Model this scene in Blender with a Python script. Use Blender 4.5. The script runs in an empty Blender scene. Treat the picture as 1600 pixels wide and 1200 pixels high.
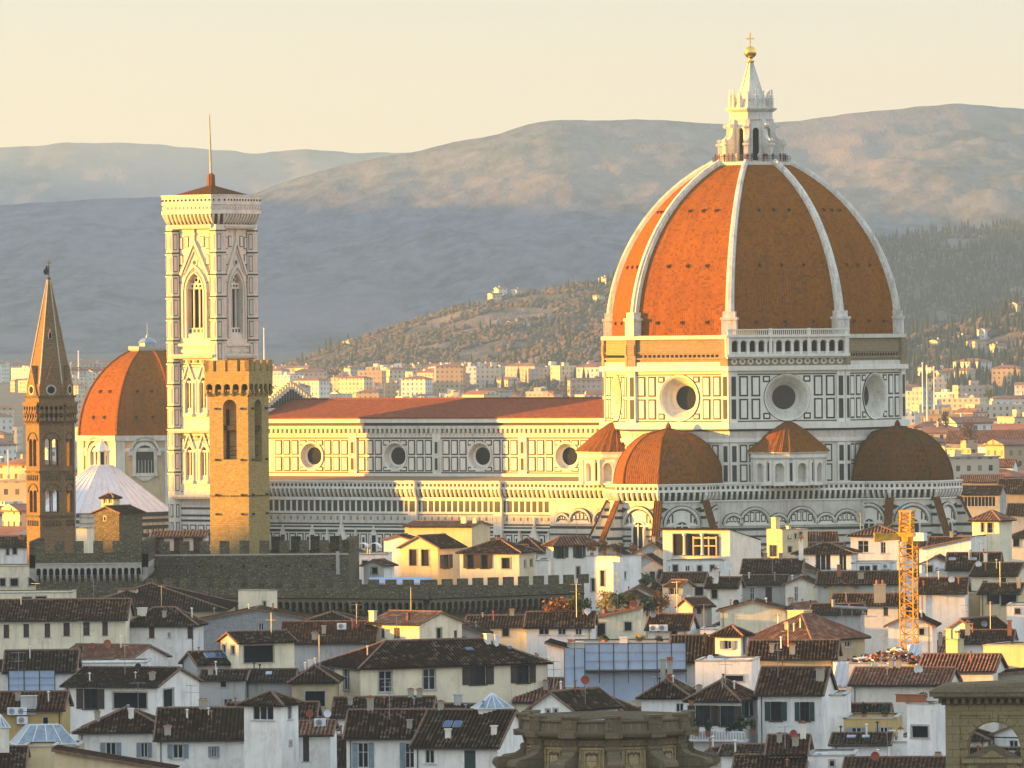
import bpy, math, random
from mathutils import Vector, Matrix, noise as mnoise
R = math.radians
rnd = random.Random(7)
S = bpy.context.scene
COL = S.collection
# ---------------------------------------------------------------- camera
F, PX, PY, ROLL, CAMZ = 10900.0, 800.0, 533.0, R(0.55), 54.0
CR, SR = math.cos(ROLL), math.sin(ROLL)
cam = bpy.data.objects.new('camera', bpy.data.cameras.new('camera'))
COL.objects.link(cam)
cam.data.sensor_width = 36.0
cam.data.lens = F / 1600 * 36
cam.data.shift_y = -(600 - PY) / 1600
cam.data.clip_start, cam.data.clip_end = 5, 60000
cam.matrix_world = Matrix(((CR, SR, 0, 0), (0, 0, -1, 0), (-SR, CR, 0, CAMZ), (0, 0, 0, 1)))
S.camera = cam
# ---------------------------------------------------------------- sky, sun, exposure
SUN_EL, SUN_AZ = 4.0, 90.5        # azimuth: degrees left of the camera's back (-Y)
w = bpy.data.worlds.new('World'); S.world = w; w.use_nodes = True
nt = w.node_tree
sky = nt.nodes.new('ShaderNodeTexSky'); sky.sky_type = 'NISHITA'; sky.sun_disc = False
sky.sun_elevation = R(SUN_EL)
sd = Vector((-math.sin(R(SUN_AZ)) * math.cos(R(SUN_EL)), -math.cos(R(SUN_AZ)) * math.cos(R(SUN_EL)), math.sin(R(SUN_EL))))
sky.sun_rotation = math.atan2(sd.x, sd.y)
sky.air_density, sky.dust_density, sky.ozone_density = 1.0, 0.3, 1.4
bg = nt.nodes['Background']; bg.inputs['Strength'].default_value = 0.15
# thin bright evening veil of high haze added to the clear sky, whitest at the horizon
tc = nt.nodes.new('ShaderNodeTexCoord'); sx_ = nt.nodes.new('ShaderNodeSeparateXYZ'); nt.links.new(tc.outputs['Generated'], sx_.inputs[0])
rp = nt.nodes.new('ShaderNodeValToRGB'); nt.links.new(sx_.outputs[2], rp.inputs[0])
VEIL = [(0.0, (.62, .52, .48)), (.025, (.52, .49, .50)), (.05, (.28, .33, .48)), (.09, (.70, .77, .85)), (.2, (.97, 1.06, 1.13)), (1.0, (.83, .98, 1.13))]
while len(rp.color_ramp.elements) < len(VEIL): rp.color_ramp.elements.new(.5)
for e_, (q_, c_) in zip(rp.color_ramp.elements, VEIL): e_.position = q_; e_.color = c_ + (1,)
vm1 = nt.nodes.new('ShaderNodeVectorMath'); vm1.operation = 'MULTIPLY_ADD'
nt.links.new(sky.outputs[0], vm1.inputs[0]); vm1.inputs[1].default_value = (.40, .36, .425); nt.links.new(rp.outputs[0], vm1.inputs[2])
nt.links.new(vm1.outputs[0], bg.inputs[0])
sl = bpy.data.lights.new('sun', 'SUN'); sun = bpy.data.objects.new('sun', sl); COL.objects.link(sun)
sl.energy, sl.angle, sl.color = 4.5, R(0.5), (1.0, 0.44, 0.03)
sun.rotation_euler = (-sd).to_track_quat('-Z', 'Y').to_euler()
S.view_settings.view_transform = 'Standard'; S.view_settings.look = 'None'
S.view_settings.exposure = 2.3; S.view_settings.gamma = 1.0
S.render.engine = 'CYCLES'
cy = S.cycles
cy.max_bounces, cy.diffuse_bounces, cy.glossy_bounces, cy.transmission_bounces, cy.volume_bounces = 4, 2, 2, 2, 0
cy.use_denoising = True
cy.caustics_reflective = cy.caustics_refractive = False

# ---------------------------------------------------------------- pixel <-> world
def ray(px, py):
    x, y = (px - PX) / F, (PY - py) / F
    return x * CR + y * SR, -x * SR + y * CR
def P(px, py, D):
    x, z = ray(px, py)
    return Vector((x * D, D, CAMZ + z * D))
def lvl(py, dx):          # image height of a level line dx pixels further right
    return py - dx * SR

# ---------------------------------------------------------------- mesh builder
class MB:
    def __init__(s):
        s.v, s.f, s.m, s.uv = [], [], [], []
    def face(s, pts, mi=0, uv=None):
        b = len(s.v); s.v.extend([tuple(p) for p in pts])
        s.f.append(tuple(range(b, b + len(pts)))); s.m.append(mi); s.uv.append(uv)
    def mesh(s, vs, fs, mi=0):
        b = len(s.v); s.v.extend([tuple(p) for p in vs])
        for f in fs:
            s.f.append(tuple(b + i for i in f)); s.m.append(mi); s.uv.append(None)
    def box(s, x0, x1, y0, y1, z0, z1, mi=0):
        vs = [(x, y, z) for z in (z0, z1) for y in (y0, y1) for x in (x0, x1)]
        s.mesh(vs, [(0, 2, 3, 1), (4, 5, 7, 6), (0, 1, 5, 4), (2, 6, 7, 3), (0, 4, 6, 2), (1, 3, 7, 5)], mi)
    def hull(s, lo, hi, mi=0, caps=True):       # loft between two rings of equal length
        n = len(lo)
        s.mesh(list(lo) + list(hi), [(i, (i + 1) % n, n + (i + 1) % n, n + i) for i in range(n)], mi)
        if caps:
            s.mesh(list(hi), [tuple(range(n))], mi); s.mesh(list(lo), [tuple(range(n - 1, -1, -1))], mi)
    def ring(s, cx, cy, r, z, n=8, rot=22.5):
        return [(cx + r * math.cos(R(rot + 360 * i / n)), cy + r * math.sin(R(rot + 360 * i / n)), z) for i in range(n)]
    def lathe(s, cx, cy, prof, n=8, rot=22.5, mi=0, caps=True):   # prof: [(r, z)] upwards
        rs = [s.ring(cx, cy, max(r, .01), z, n, rot) for r, z in prof]
        vs = [p for r in rs for p in r]; k = len(prof)
        fs = [(j * n + i, j * n + (i + 1) % n, (j + 1) * n + (i + 1) % n, (j + 1) * n + i) for j in range(k - 1) for i in range(n)]
        s.mesh(vs, fs, mi)
        if caps:
            s.mesh(rs[-1], [tuple(range(n))], mi); s.mesh(rs[0], [tuple(range(n - 1, -1, -1))], mi)
    def bar(s, a, b, r, n=5, mi=0, r2=None):
        a, b = Vector(a), Vector(b); d = (b - a).normalized()
        u = d.orthogonal().normalized(); q = d.cross(u); r2 = r if r2 is None else r2
        lo = [a + (u * math.cos(2 * math.pi * i / n) + q * math.sin(2 * math.pi * i / n)) * r for i in range(n)]
        hi = [b + (u * math.cos(2 * math.pi * i / n) + q * math.sin(2 * math.pi * i / n)) * r2 for i in range(n)]
        s.hull(lo, hi, mi)
    def beam(s, a, b, wx, wz, mi=0, up=(0, 0, 1)):
        a, b = Vector(a), Vector(b); d = (b - a).normalized()
        q = d.cross(Vector(up)).normalized(); u = q.cross(d)
        c = [q * x * wx / 2 + u * z * wz / 2 for x, z in ((-1, -1), (1, -1), (1, 1), (-1, 1))]
        s.hull([a + k for k in c], [b + k for k in c], mi)
    def build(s, name, mats, parent=None, smooth=False):
        me = bpy.data.meshes.new(name)
        me.from_pydata(s.v, [], s.f)
        if not isinstance(mats, (list, tuple)): mats = [mats]
        for m in mats: me.materials.append(m)
        me.polygons.foreach_set('material_index', s.m)
        if smooth: me.polygons.foreach_set('use_smooth', [True] * len(s.f))
        me.update()
        uvl = me.uv_layers.new(name='UVMap').data
        V = s.v; Z = Vector((0, 0, 1)); k = 0; out = [0.0] * (2 * len(me.loops))
        for fi, p in enumerate(me.polygons):
            uv = s.uv[fi]
            if uv is None:
                n = p.normal
                if abs(n.z) > .999: u, v = Vector((1, 0, 0)), Vector((0, 1, 0))
                else:
                    u = Z.cross(n).normalized(); v = n.cross(u)
                for i in s.f[fi]:
                    q = V[i]; out[k] = q[0] * u.x + q[1] * u.y + q[2] * u.z; out[k + 1] = q[0] * v.x + q[1] * v.y + q[2] * v.z; k += 2
            else:
                for a in uv: out[k], out[k + 1] = a; k += 2
        uvl.foreach_set('uv', out)
        o = bpy.data.objects.new(name, me); COL.objects.link(o)
        if parent is not None: o.parent = parent
        return o

def tag(o, label=None, cat=None, group=None, kind=None):
    if label: o['label'] = label
    if cat: o['category'] = cat
    if group: o['group'] = group
    if kind: o['kind'] = kind
    return o
def empty(name, loc, rz=0, label=None, cat=None, group=None):
    o = bpy.data.objects.new(name, None); COL.objects.link(o)
    o.empty_display_size = 1; o.location = loc; o.rotation_euler = (0, 0, rz)
    return tag(o, label, cat, group)
def copy_tree(o, parent=None):
    c = o.copy(); COL.objects.link(c)
    if parent is not None: c.parent = parent
    for ch in list(o.children): copy_tree(ch, c)
    return c

class Wall:               # vertical wall: starts at (x, y), runs along angle ang (degrees), outside on the right hand
    def __init__(s, x, y, ang):
        s.x, s.y, s.a = x, y, R(ang); s.t = (math.cos(s.a), math.sin(s.a)); s.n = (s.t[1], -s.t[0])
    def pt(s, u, z, o=0.0):
        return (s.x + u * s.t[0] + o * s.n[0], s.y + u * s.t[1] + o * s.n[1], z)
    def rect(s, mb, u0, u1, z0, z1, o=0.05, mi=0, back=0.0):
        a = [s.pt(u0, z0, o), s.pt(u1, z0, o), s.pt(u1, z1, o), s.pt(u0, z1, o)]
        b = [s.pt(u0, z0, back), s.pt(u1, z0, back), s.pt(u1, z1, back), s.pt(u0, z1, back)]
        mb.mesh(a + b, [(0, 1, 2, 3), (0, 4, 5, 1), (1, 5, 6, 2), (2, 6, 7, 3), (3, 7, 4, 0)], mi)
    def quad(s, mb, u0, u1, z0, z1, o=0.0, mi=0):
        mb.face([s.pt(u0, z0, o), s.pt(u1, z0, o), s.pt(u1, z1, o), s.pt(u0, z1, o)], mi)
    def poly(s, mb, pts, o, mi=0, back=0.0):     # extruded flat polygon, pts (u,z) counter-clockwise
        n = len(pts)
        a = [s.pt(u, z, o) for u, z in pts]; b = [s.pt(u, z, back) for u, z in pts]
        mb.mesh(a, [tuple(range(n))], mi)
        mb.mesh(a + b, [(i, n + i, n + (i + 1) % n, (i + 1) % n) for i in range(n)], mi)
    def panel(s, mb, u0, u1, z0, z1, b=.28, o=.08, dark=1, light=0):   # dark inlaid border, light field
        s.rect(mb, u0, u1, z0, z1, o, dark)
        s.rect(mb, u0 + b, u1 - b, z0 + b, z1 - b, o + .07, light, o)
    def annulus(s, mb, u, z, r0, r1, o0, o1, mi, n=32):   # from radius r0 at offset o0 to radius r1 at offset o1
        c = [(math.cos(2 * math.pi * i / n), math.sin(2 * math.pi * i / n)) for i in range(n)]
        a = [s.pt(u + r0 * x, z + r0 * y, o0) for x, y in c]; b = [s.pt(u + r1 * x, z + r1 * y, o1) for x, y in c]
        mb.mesh(a + b, [(i, n + i, n + (i + 1) % n, (i + 1) % n) for i in range(n)], mi)
    def disc(s, mb, u, z, r, o, mi, n=32):
        mb.face([s.pt(u + r * math.cos(2 * math.pi * i / n), z + r * math.sin(2 * math.pi * i / n), o) for i in range(n)], mi)
    def hole(s, mb, u0, u1, z0, z1, cu, cz, r, mi=0, n=32):   # wall rectangle with a round hole
        an = [2 * math.pi * i / n for i in range(n)] + [math.atan2(z - cz, u - cu) % (2 * math.pi) for u in (u0, u1) for z in (z0, z1)]
        an = sorted(set(round(a, 6) for a in an)); inn, out = [], []
        for a in an:
            c, q = math.cos(a), math.sin(a)
            k = min([((u1 if c > 0 else u0) - cu) / c if abs(c) > 1e-6 else 1e9, ((z1 if q > 0 else z0) - cz) / q if abs(q) > 1e-6 else 1e9])
            inn.append(s.pt(cu + r * c, cz + r * q)); out.append(s.pt(cu + k * c, cz + k * q))
        m = len(an)
        mb.mesh(inn + out, [(i, m + i, m + (i + 1) % m, (i + 1) % m) for i in range(m)], mi)
    def arch(s, u0, u1, zs, kind='round', n=8):     # arch curve from left springing to right
        c, h = (u0 + u1) / 2, (u1 - u0) / 2
        if kind == 'flat': return [(u0, zs), (u1, zs)]
        if kind == 'round': return [(c - h * math.cos(math.pi * i / n), zs + h * math.sin(math.pi * i / n)) for i in range(n + 1)]
        m = n // 2; out = []                         # pointed: two arcs of radius 2h
        for i in range(m + 1):
            t = R(60) * i / m; out.append((u1 - 2 * h * math.cos(t), zs + 2 * h * math.sin(t)))
        return out + [(2 * c - u, z) for u, z in reversed(out[:-1])]
    def openings(s, mb, U0, U1, Z0, Z1, ops, mi=0, rev=None, back=None, depth=.6):
        # ops: list of (u0, u1, z0, zs, kind) left to right in one row; real recesses
        rev = mi if rev is None else rev
        cur = U0
        for (u0, u1, z0, zs, kind) in ops:
            if u0 > cur + 1e-4: s.quad(mb, cur, u0, Z0, Z1, 0, mi)
            if z0 > Z0 + 1e-4: s.quad(mb, u0, u1, Z0, z0, 0, mi)
            c = s.arch(u0, u1, zs, kind)
            for (a, za), (b, zb) in zip(c[:-1], c[1:]):
                mb.face([s.pt(a, za), s.pt(b, zb), s.pt(b, Z1), s.pt(a, Z1)], mi)
            loop = [(u0, z0)] + c + [(u1, z0)]
            m = len(loop)
            for i in range(m):
                a, b = loop[i], loop[(i + 1) % m]
                mb.face([s.pt(*a), s.pt(*a, -depth), s.pt(*b, -depth), s.pt(*b)], rev)
            if back is not None: mb.face([s.pt(u, z, -depth) for u, z in reversed(loop)], back)
            cur = u1
        if U1 > cur + 1e-4: s.quad(mb, cur, U1, Z0, Z1, 0, mi)
    def grid(s, mb, U0, U1, Z0, Z1, rects, mi=0, depth=.2):     # wall with rectangular recesses at any place
        us = sorted(set([U0, U1] + [r[0] for r in rects] + [r[1] for r in rects]))
        zs = sorted(set([Z0, Z1] + [r[2] for r in rects] + [r[3] for r in rects]))
        for a, b in zip(us[:-1], us[1:]):
            for c, d in zip(zs[:-1], zs[1:]):
                if not any(r[0] - 1e-6 <= a and b <= r[1] + 1e-6 and r[2] - 1e-6 <= c and d <= r[3] + 1e-6 for r in rects):
                    s.quad(mb, a, b, c, d, 0, mi)
        for u0, u1, z0, z1 in rects:
            loop = [(u0, z0), (u0, z1), (u1, z1), (u1, z0)]
            for i in range(4):
                a, b = loop[i], loop[(i + 1) % 4]
                mb.face([s.pt(*a), s.pt(*a, -depth), s.pt(*b, -depth), s.pt(*b)], mi)

# ---------------------------------------------------------------- materials
class NT:
    def __init__(s, name):
        s.mat = bpy.data.materials.new(name); s.mat.use_nodes = True; s.t = s.mat.node_tree
        s.b = s.t.nodes['Principled BSDF']; s.l = s.t.links
    def n(s, typ, **kw):
        o = s.t.nodes.new('ShaderNode' + typ)
        for k, v in kw.items(): setattr(o, k, v)
        return o
    def link(s, a, b): s.l.new(a, b)
    def math(s, op, a, b=None, c=None):
        o = s.n('Math', operation=op)
        for i, x in enumerate((a, b, c)):
            if x is None: continue
            if hasattr(x, 'links'): s.link(x, o.inputs[i])
            else: o.inputs[i].default_value = x
        return o.outputs[0]
    def mix(s, f, a, b):
        o = s.n('Mix', data_type='RGBA')
        for i, x in ((0, f), (6, a), (7, b)):
            if hasattr(x, 'links'): s.link(x, o.inputs[i])
            elif i == 0: o.inputs[0].default_value = x
            else: o.inputs[i].default_value = tuple(x) + (1,)
        return o.outputs[2]
    def ramp(s, f, stops, interp='LINEAR'):
        o = s.n('ValToRGB'); s.link(f, o.inputs[0]); e = o.color_ramp; e.interpolation = interp
        while len(e.elements) < len(stops): e.elements.new(.5)
        for q, (p, c) in zip(e.elements, stops):
            q.position = p; q.color = (c, c, c, 1) if isinstance(c, (int, float)) else tuple(c) + (1,)
        return o.outputs[0]
    def uv(s, su=1, sv=1, rand=True):
        t = s.n('UVMap'); m = s.n('Mapping'); s.link(t.outputs[0], m.inputs[0]); m.inputs['Scale'].default_value = (su, sv, 1)
        if rand:
            oi = s.n('ObjectInfo'); c = s.n('CombineXYZ'); r = s.math('MULTIPLY', oi.outputs['Random'], 57.0)
            s.link(r, c.inputs[0]); s.link(r, c.inputs[1]); s.link(c.outputs[0], m.inputs[1])
        return m.outputs[0]
    def pos(s):
        return s.n('NewGeometry').outputs['Position']
    def noise(s, v, scale, detail=4, rough=.6):
        o = s.n('TexNoise'); s.link(v, o.inputs['Vector']); o.inputs['Scale'].default_value = scale
        o.inputs['Detail'].default_value = detail; o.inputs['Roughness'].default_value = rough
        return o.outputs[0]
    def bump(s, h, strength=.3, dist=.1):
        o = s.n('Bump'); o.inputs['Strength'].default_value = strength; o.inputs['Distance'].default_value = dist
        s.link(h, o.inputs['Height']); s.link(o.outputs[0], s.b.inputs['Normal'])
    def out(s, col, rough=.85, metal=0, spec=.3):
        if hasattr(col, 'links'): s.link(col, s.b.inputs['Base Color'])
        else: s.b.inputs['Base Color'].default_value = tuple(col) + (1,)
        s.b.inputs['Roughness'].default_value = rough; s.b.inputs['Metallic'].default_value = metal
        s.b.inputs['Specular IOR Level'].default_value = spec
        return s.mat
def sc(c, k): return tuple(min(1, x * k) for x in c)
def m_plain(name, c, rough=.8, metal=0, var=.25, scale=1.5):
    t = NT(name); f = t.noise(t.pos(), scale, 3)
    return t.out(t.mix(t.ramp(f, [(.3, 0), (.7, 1)]), sc(c, 1 - var), sc(c, 1 + var * .4)), rough, metal)
def m_plaster(name, c, stain=.5, dirt=(.20, .19, .16)):
    t = NT(name)
    big = t.ramp(t.noise(t.uv(.35, .35), 1.0, 5, .65), [(.35, 0), (.7, 1)])
    c1 = t.mix(big, c, sc(c, .80))
    st = t.ramp(t.noise(t.uv(1.4, .16), 1.0, 5, .7), [(.50, 0), (.74, 1)])
    c2 = t.mix(t.math('MULTIPLY', st, stain * .75), c1, dirt)
    bl = t.ramp(t.noise(t.uv(.5, .42), .9, 7, .72), [(.57, 0), (.60, 1)])
    c3 = t.mix(t.math('MULTIPLY', bl, stain * .62), c2, sc(c, .55))
    t.bump(t.noise(t.uv(2, 2), 1.0, 5), .25, .05)
    return t.out(c3, .95, 0, .08)
def m_marble(name, c, dirt=.35, dc=(.30, .28, .22)):
    t = NT(name); p = t.pos()
    a = t.ramp(t.noise(p, .35, 6, .7), [(.38, 0), (.72, 1)])
    g = t.ramp(t.noise(p, 2.6, 4, .7), [(.35, 0), (.75, 1)])
    m = t.n('Mapping'); t.link(p, m.inputs[0]); m.inputs['Scale'].default_value = (1.1, 1.1, .09)
    st = t.ramp(t.noise(m.outputs[0], 1.0, 5, .7), [(.48, 0), (.72, 1)])
    k = t.math('MULTIPLY', t.math('ADD', t.math('ADD', t.math('MULTIPLY', a, .5), t.math('MULTIPLY', g, .35)), t.math('MULTIPLY', st, .6)), dirt)
    return t.out(t.mix(k, c, dc), .55)
def m_tile(name, cols, du=.36, dv=.42, moss=.35, mossc=(.10, .095, .06), big=.12, bump=True, hump_=1.2, pan=0, bs=.8, streak=0):
    t = NT(name); u = t.uv(1 / du, 1 / dv, not pan)
    s = t.n('SeparateXYZ'); t.link(u, s.inputs[0]); c = t.n('CombineXYZ')
    t.link(t.math('FLOOR', s.outputs[0]), c.inputs[0]); t.link(t.math('FLOOR', s.outputs[1]), c.inputs[1])
    wn = t.n('TexWhiteNoise', noise_dimensions='2D'); t.link(c.outputs[0], wn.inputs['Vector'])
    k = len(cols)
    col = t.ramp(wn.outputs[0], [(i / k, q) for i, q in enumerate(cols)], 'CONSTANT')
    ms = t.ramp(t.noise(t.uv(), big, 6, .7), [(.36, 0), (.66, 1)])
    col = t.mix(t.math('MULTIPLY', ms, moss), col, mossc)
    if streak:
        sk = t.ramp(t.noise(t.uv(.55, .035), 1.0, 5, .7), [(.50, 0), (.72, 1)]); col = t.mix(t.math('MULTIPLY', sk, streak), col, (.10, .04, .018))
        sk2 = t.ramp(t.noise(t.uv(.10, .10), 1.0, 4, .6), [(.35, 0), (.7, 1)]); col = t.mix(t.math('MULTIPLY', sk2, .35), col, sc(cols[0], .62))
    fr = t.math('FRACT', s.outputs[1]); fu = t.math('FRACT', s.outputs[0])
    if pan: col = t.mix(t.math('MULTIPLY', t.ramp(t.math('PINGPONG', t.math('ADD', fu, .5), .5), [(.18, 1), (.34, 0)]), pan), col, (.018, .012, .007))  # pans darkened in colour: dirt, and shade of the gaps between cover tiles
    lap = t.ramp(fr, [(0, .0), (.14, 1), (1, .75)])
    hump = t.math('SINE', t.math('MULTIPLY', fu, math.pi))
    if bump: t.bump(t.math('ADD', lap, t.math('MULTIPLY', hump, hump_)), bs, .09)
    return t.out(col, 1.0, 0, .03)
def m_stone(name, cols, bw=.55, bh=.28, mortar=(.12, .11, .085), nz=.4):
    t = NT(name); b = t.n('TexBrick'); t.link(t.uv(), b.inputs['Vector'])
    b.inputs['Scale'].default_value = 1; b.inputs['Brick Width'].default_value = bw; b.inputs['Row Height'].default_value = bh
    b.inputs['Mortar Size'].default_value = .025; b.inputs['Bias'].default_value = -.1
    b.inputs['Color1'].default_value = tuple(cols[0]) + (1,); b.inputs['Color2'].default_value = tuple(cols[1]) + (1,); b.inputs['Mortar'].default_value = mortar + (1,)
    n2 = t.ramp(t.noise(t.uv(), 3.2, 5, .8), [(.54, 0), (.62, 1)])
    c = t.mix(t.math('MULTIPLY', n2, .75), b.outputs[0], cols[2])
    n3 = t.ramp(t.noise(t.uv(), .25, 5, .7), [(.35, 0), (.7, 1)])
    c = t.mix(t.math('MULTIPLY', n3, nz), c, sc(cols[0], .6))
    t.bump(t.noise(t.uv(), 3.0, 5, .7), .6, .12)
    return t.out(c, 1.0, 0, .05)
def m_block(name, c, win=(.03, .035, .04), sx=3.3, sz=3.2):     # far blocks: storeys of small windows
    t = NT(name); u = t.uv(1 / sx, 1 / sz); s = t.n('SeparateXYZ'); t.link(u, s.inputs[0])
    a, b = t.math('FRACT', s.outputs[0]), t.math('FRACT', s.outputs[1])
    m = t.math('MULTIPLY', t.math('MULTIPLY', t.math('GREATER_THAN', a, .3), t.math('LESS_THAN', a, .66)),
               t.math('MULTIPLY', t.math('GREATER_THAN', b, .3), t.math('LESS_THAN', b, .78)))
    cc = t.n('CombineXYZ'); t.link(t.math('FLOOR', s.outputs[0]), cc.inputs[0]); t.link(t.math('FLOOR', s.outputs[1]), cc.inputs[1])
    wn = t.n('TexWhiteNoise', noise_dimensions='2D'); t.link(cc.outputs[0], wn.inputs['Vector'])
    wc = t.mix(wn.outputs[0], win, sc(c, .55))
    f = t.ramp(t.noise(t.pos(), .08, 4), [(.3, 0), (.7, 1)])
    g = t.n('NewGeometry'); nz = t.n('SeparateXYZ'); t.link(g.outputs['True Normal'], nz.inputs[0])
    m = t.math('MULTIPLY', m, t.math('LESS_THAN', t.math('ABSOLUTE', nz.outputs[2]), .3))
    return t.out(t.mix(m, t.mix(f, c, sc(c, .75)), wc), .85)
M = {}
M['marble'] = m_marble('white_marble', (.84, .80, .68), .42)
M['marble_old'] = m_marble('weathered_marble', (.72, .69, .58), .8)
M['green'] = m_marble('green_marble', (.020, .032, .026), .4, (.07, .07, .055))
M['pink'] = m_marble('pink_marble', (.42, .21, .15), .4)
M['rib'] = m_marble('rib_marble', (.80, .77, .68), .95)
M['tower_marble'] = m_marble('tower_marble', (.80, .71, .58), .6)
M['rough'] = m_stone('rough_masonry', [(.34, .26, .15), (.26, .20, .12), (.42, .34, .21)], .8, .4)
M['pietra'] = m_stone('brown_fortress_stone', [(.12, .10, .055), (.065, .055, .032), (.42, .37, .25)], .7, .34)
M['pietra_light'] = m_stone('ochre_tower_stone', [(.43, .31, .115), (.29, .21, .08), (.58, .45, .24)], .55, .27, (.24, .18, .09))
M['brick'] = m_stone('badia_brick_stone', [(.27, .165, .075), (.17, .105, .05), (.40, .26, .13)], .45, .2)
M['grey_stone'] = m_stone('grey_rubble', [(.34, .34, .33), (.26, .26, .25), (.46, .45, .42)], .5, .25, (.3, .3, .28))
M['sand'] = m_stone('sandstone', [(.46, .36, .19), (.38, .295, .155), (.52, .42, .25)], 1.3, .62, (.14, .11, .06), .6)
M['sand_ochre'] = m_stone('ochre_sandstone', [(.33, .265, .135), (.27, .215, .11), (.39, .32, .18)], 1.3, .62, (.12, .10, .055), .6)
M['sand_dark'] = m_stone('weathered_sandstone', [(.19, .155, .095), (.145, .115, .07), (.29, .245, .155)], 1.6, .7, (.08, .07, .05), .6)
DOMEC = [(.245, .084, .005), (.21, .070, .004), (.275, .096, .007), (.225, .077, .005), (.255, .088, .006), (.15, .053, .005), (.235, .080, .006)]
M['dome_tile'] = m_tile('dome_tile', DOMEC, .5, .42, .30, (.22, .075, .015), .09, bs=.35, streak=.55)
M['dome_small'] = m_tile('tribune_tile', [sc(c, .86) for c in DOMEC], .45, .5, .45, (.17, .09, .04), .2)
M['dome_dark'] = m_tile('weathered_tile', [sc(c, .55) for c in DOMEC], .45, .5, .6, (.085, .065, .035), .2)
M['nave_tile'] = m_tile('nave_tile', [(.25, .085, .04), (.21, .07, .036), (.28, .10, .045), (.23, .08, .04)], .5, .6, .4, (.16, .065, .04), .05)
BROWN = [(.044, .022, .010), (.064, .030, .013), (.032, .018, .009), (.088, .040, .017), (.05, .026, .013), (.125, .076, .04), (.037, .021, .010), (.058, .027, .012), (.22, .17, .11), (.05, .026, .012)]
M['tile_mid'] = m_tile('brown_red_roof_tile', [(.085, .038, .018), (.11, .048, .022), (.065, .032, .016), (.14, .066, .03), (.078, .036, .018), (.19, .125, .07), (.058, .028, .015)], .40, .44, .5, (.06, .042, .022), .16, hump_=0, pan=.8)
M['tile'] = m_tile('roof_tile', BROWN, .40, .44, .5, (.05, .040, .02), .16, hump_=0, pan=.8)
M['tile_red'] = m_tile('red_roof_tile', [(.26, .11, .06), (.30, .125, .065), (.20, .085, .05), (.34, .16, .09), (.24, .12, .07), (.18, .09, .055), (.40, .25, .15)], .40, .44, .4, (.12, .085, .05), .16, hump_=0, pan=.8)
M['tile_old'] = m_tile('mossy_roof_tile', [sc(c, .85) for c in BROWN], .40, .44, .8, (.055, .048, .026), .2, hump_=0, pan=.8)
M['ridge'] = m_plain('ridge_tile', (.22, .13, .08), .9, 0, .45, 3)  # lighter terracotta: light caught along the ridges put into the colour
M['wood'] = m_plain('dark_eave_wood', (.05, .037, .027), .9)
WALLS = {'white': (.92, .89, .81), 'cream': (.88, .79, .56), 'pale': (.88, .82, .68), 'ochre': (.58, .41, .16), 'yellow': (.74, .59, .34),
         'tan': (.56, .45, .27), 'grey': (.50, .49, .45), 'pink': (.70, .56, .48), 'stone': (.42, .38, .29)}
for k, c in WALLS.items(): M[k] = m_plaster(k + '_plaster', c, .52 if k != 'grey' else .8)
M['glass'] = m_plain('window_glass', (.022, .026, .028), .12, 0, .4, 1)
M['dark'] = m_plain('dark_interior', (.012, .012, .012), .9)
M['frame'] = m_plain('window_frame', (.55, .55, .53), .6)
M['sill'] = m_plain('stone_surround', (.45, .42, .35), .85)
M['sh_brown'] = m_plain('brown_shutter', (.07, .05, .035), .7)
M['sh_green'] = m_plain('green_shutter', (.035, .07, .055), .7)
M['sh_grey'] = m_plain('grey_blue_shutter', (.24, .30, .34), .7)
M['gold'] = m_plain('gilded_copper', (.95, .62, .16), .28, 1, .1)
M['metal'] = m_plain('grey_metal', (.32, .33, .34), .45, .6)
M['dmetal'] = m_plain('dark_iron', (.04, .04, .04), .6, .3)
M['terra'] = m_plain('terracotta', (.36, .13, .06), .8)
M['redd'] = m_plain('red_dish', (.33, .075, .04), .5)
M['whited'] = m_plain('white_paint', (.74, .75, .76), .45, 0, .1)
M['lead'] = m_marble('white_roof_slab', (.72, .73, .74), .55, (.36, .35, .36))
M['crane'] = m_plain('crane_yellow', (.66, .36, .03), .6, 0, .45)
M['sheet'] = m_plaster('scaffold_sheet', (.42, .52, .66), .35, (.30, .38, .50))
M['zinc'] = m_plain('zinc_sheet', (.30, .36, .40), .35, .5, .3)
M['solar'] = m_plain('solar_panel', (.05, .10, .22), .15, .2)
M['person'] = m_plain('dark_coat', (.035, .035, .045), .9)
# ================================================================ cathedral
OX, OY, CROT = 46.5, 1345.0, -33.5
cr, sr = math.cos(R(CROT)), math.sin(R(CROT))
def nave_a(px, b):        # position along the nave of image column px on the plane b metres south of its axis
    k = (px - PX) / F
    # X = OX + a*cr + b*sr ; Y = OY + a*sr - b*cr
    return (k * (OY - b * cr) - OX - b * sr) / (cr - k * sr)
def octwall(cx, cy, ap, side, phi):
    t = (-math.sin(R(phi)), math.cos(R(phi)))
    return Wall(cx + ap * math.cos(R(phi)) - side / 2 * t[0], cy + ap * math.sin(R(phi)) - side / 2 * t[1], phi + 90)
C225 = math.cos(R(22.5)); S225 = math.sin(R(22.5))
STONES = [M['marble'], M['green'], M['pink'], M['dark'], M['marble_old'], M['rough'], M['dome_tile'], M['glass']]
cath = empty('cathedral', (OX, OY, 0), R(CROT), 'marble cathedral with a huge ribbed red octagonal dome and long panelled nave', 'cathedral')

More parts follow.
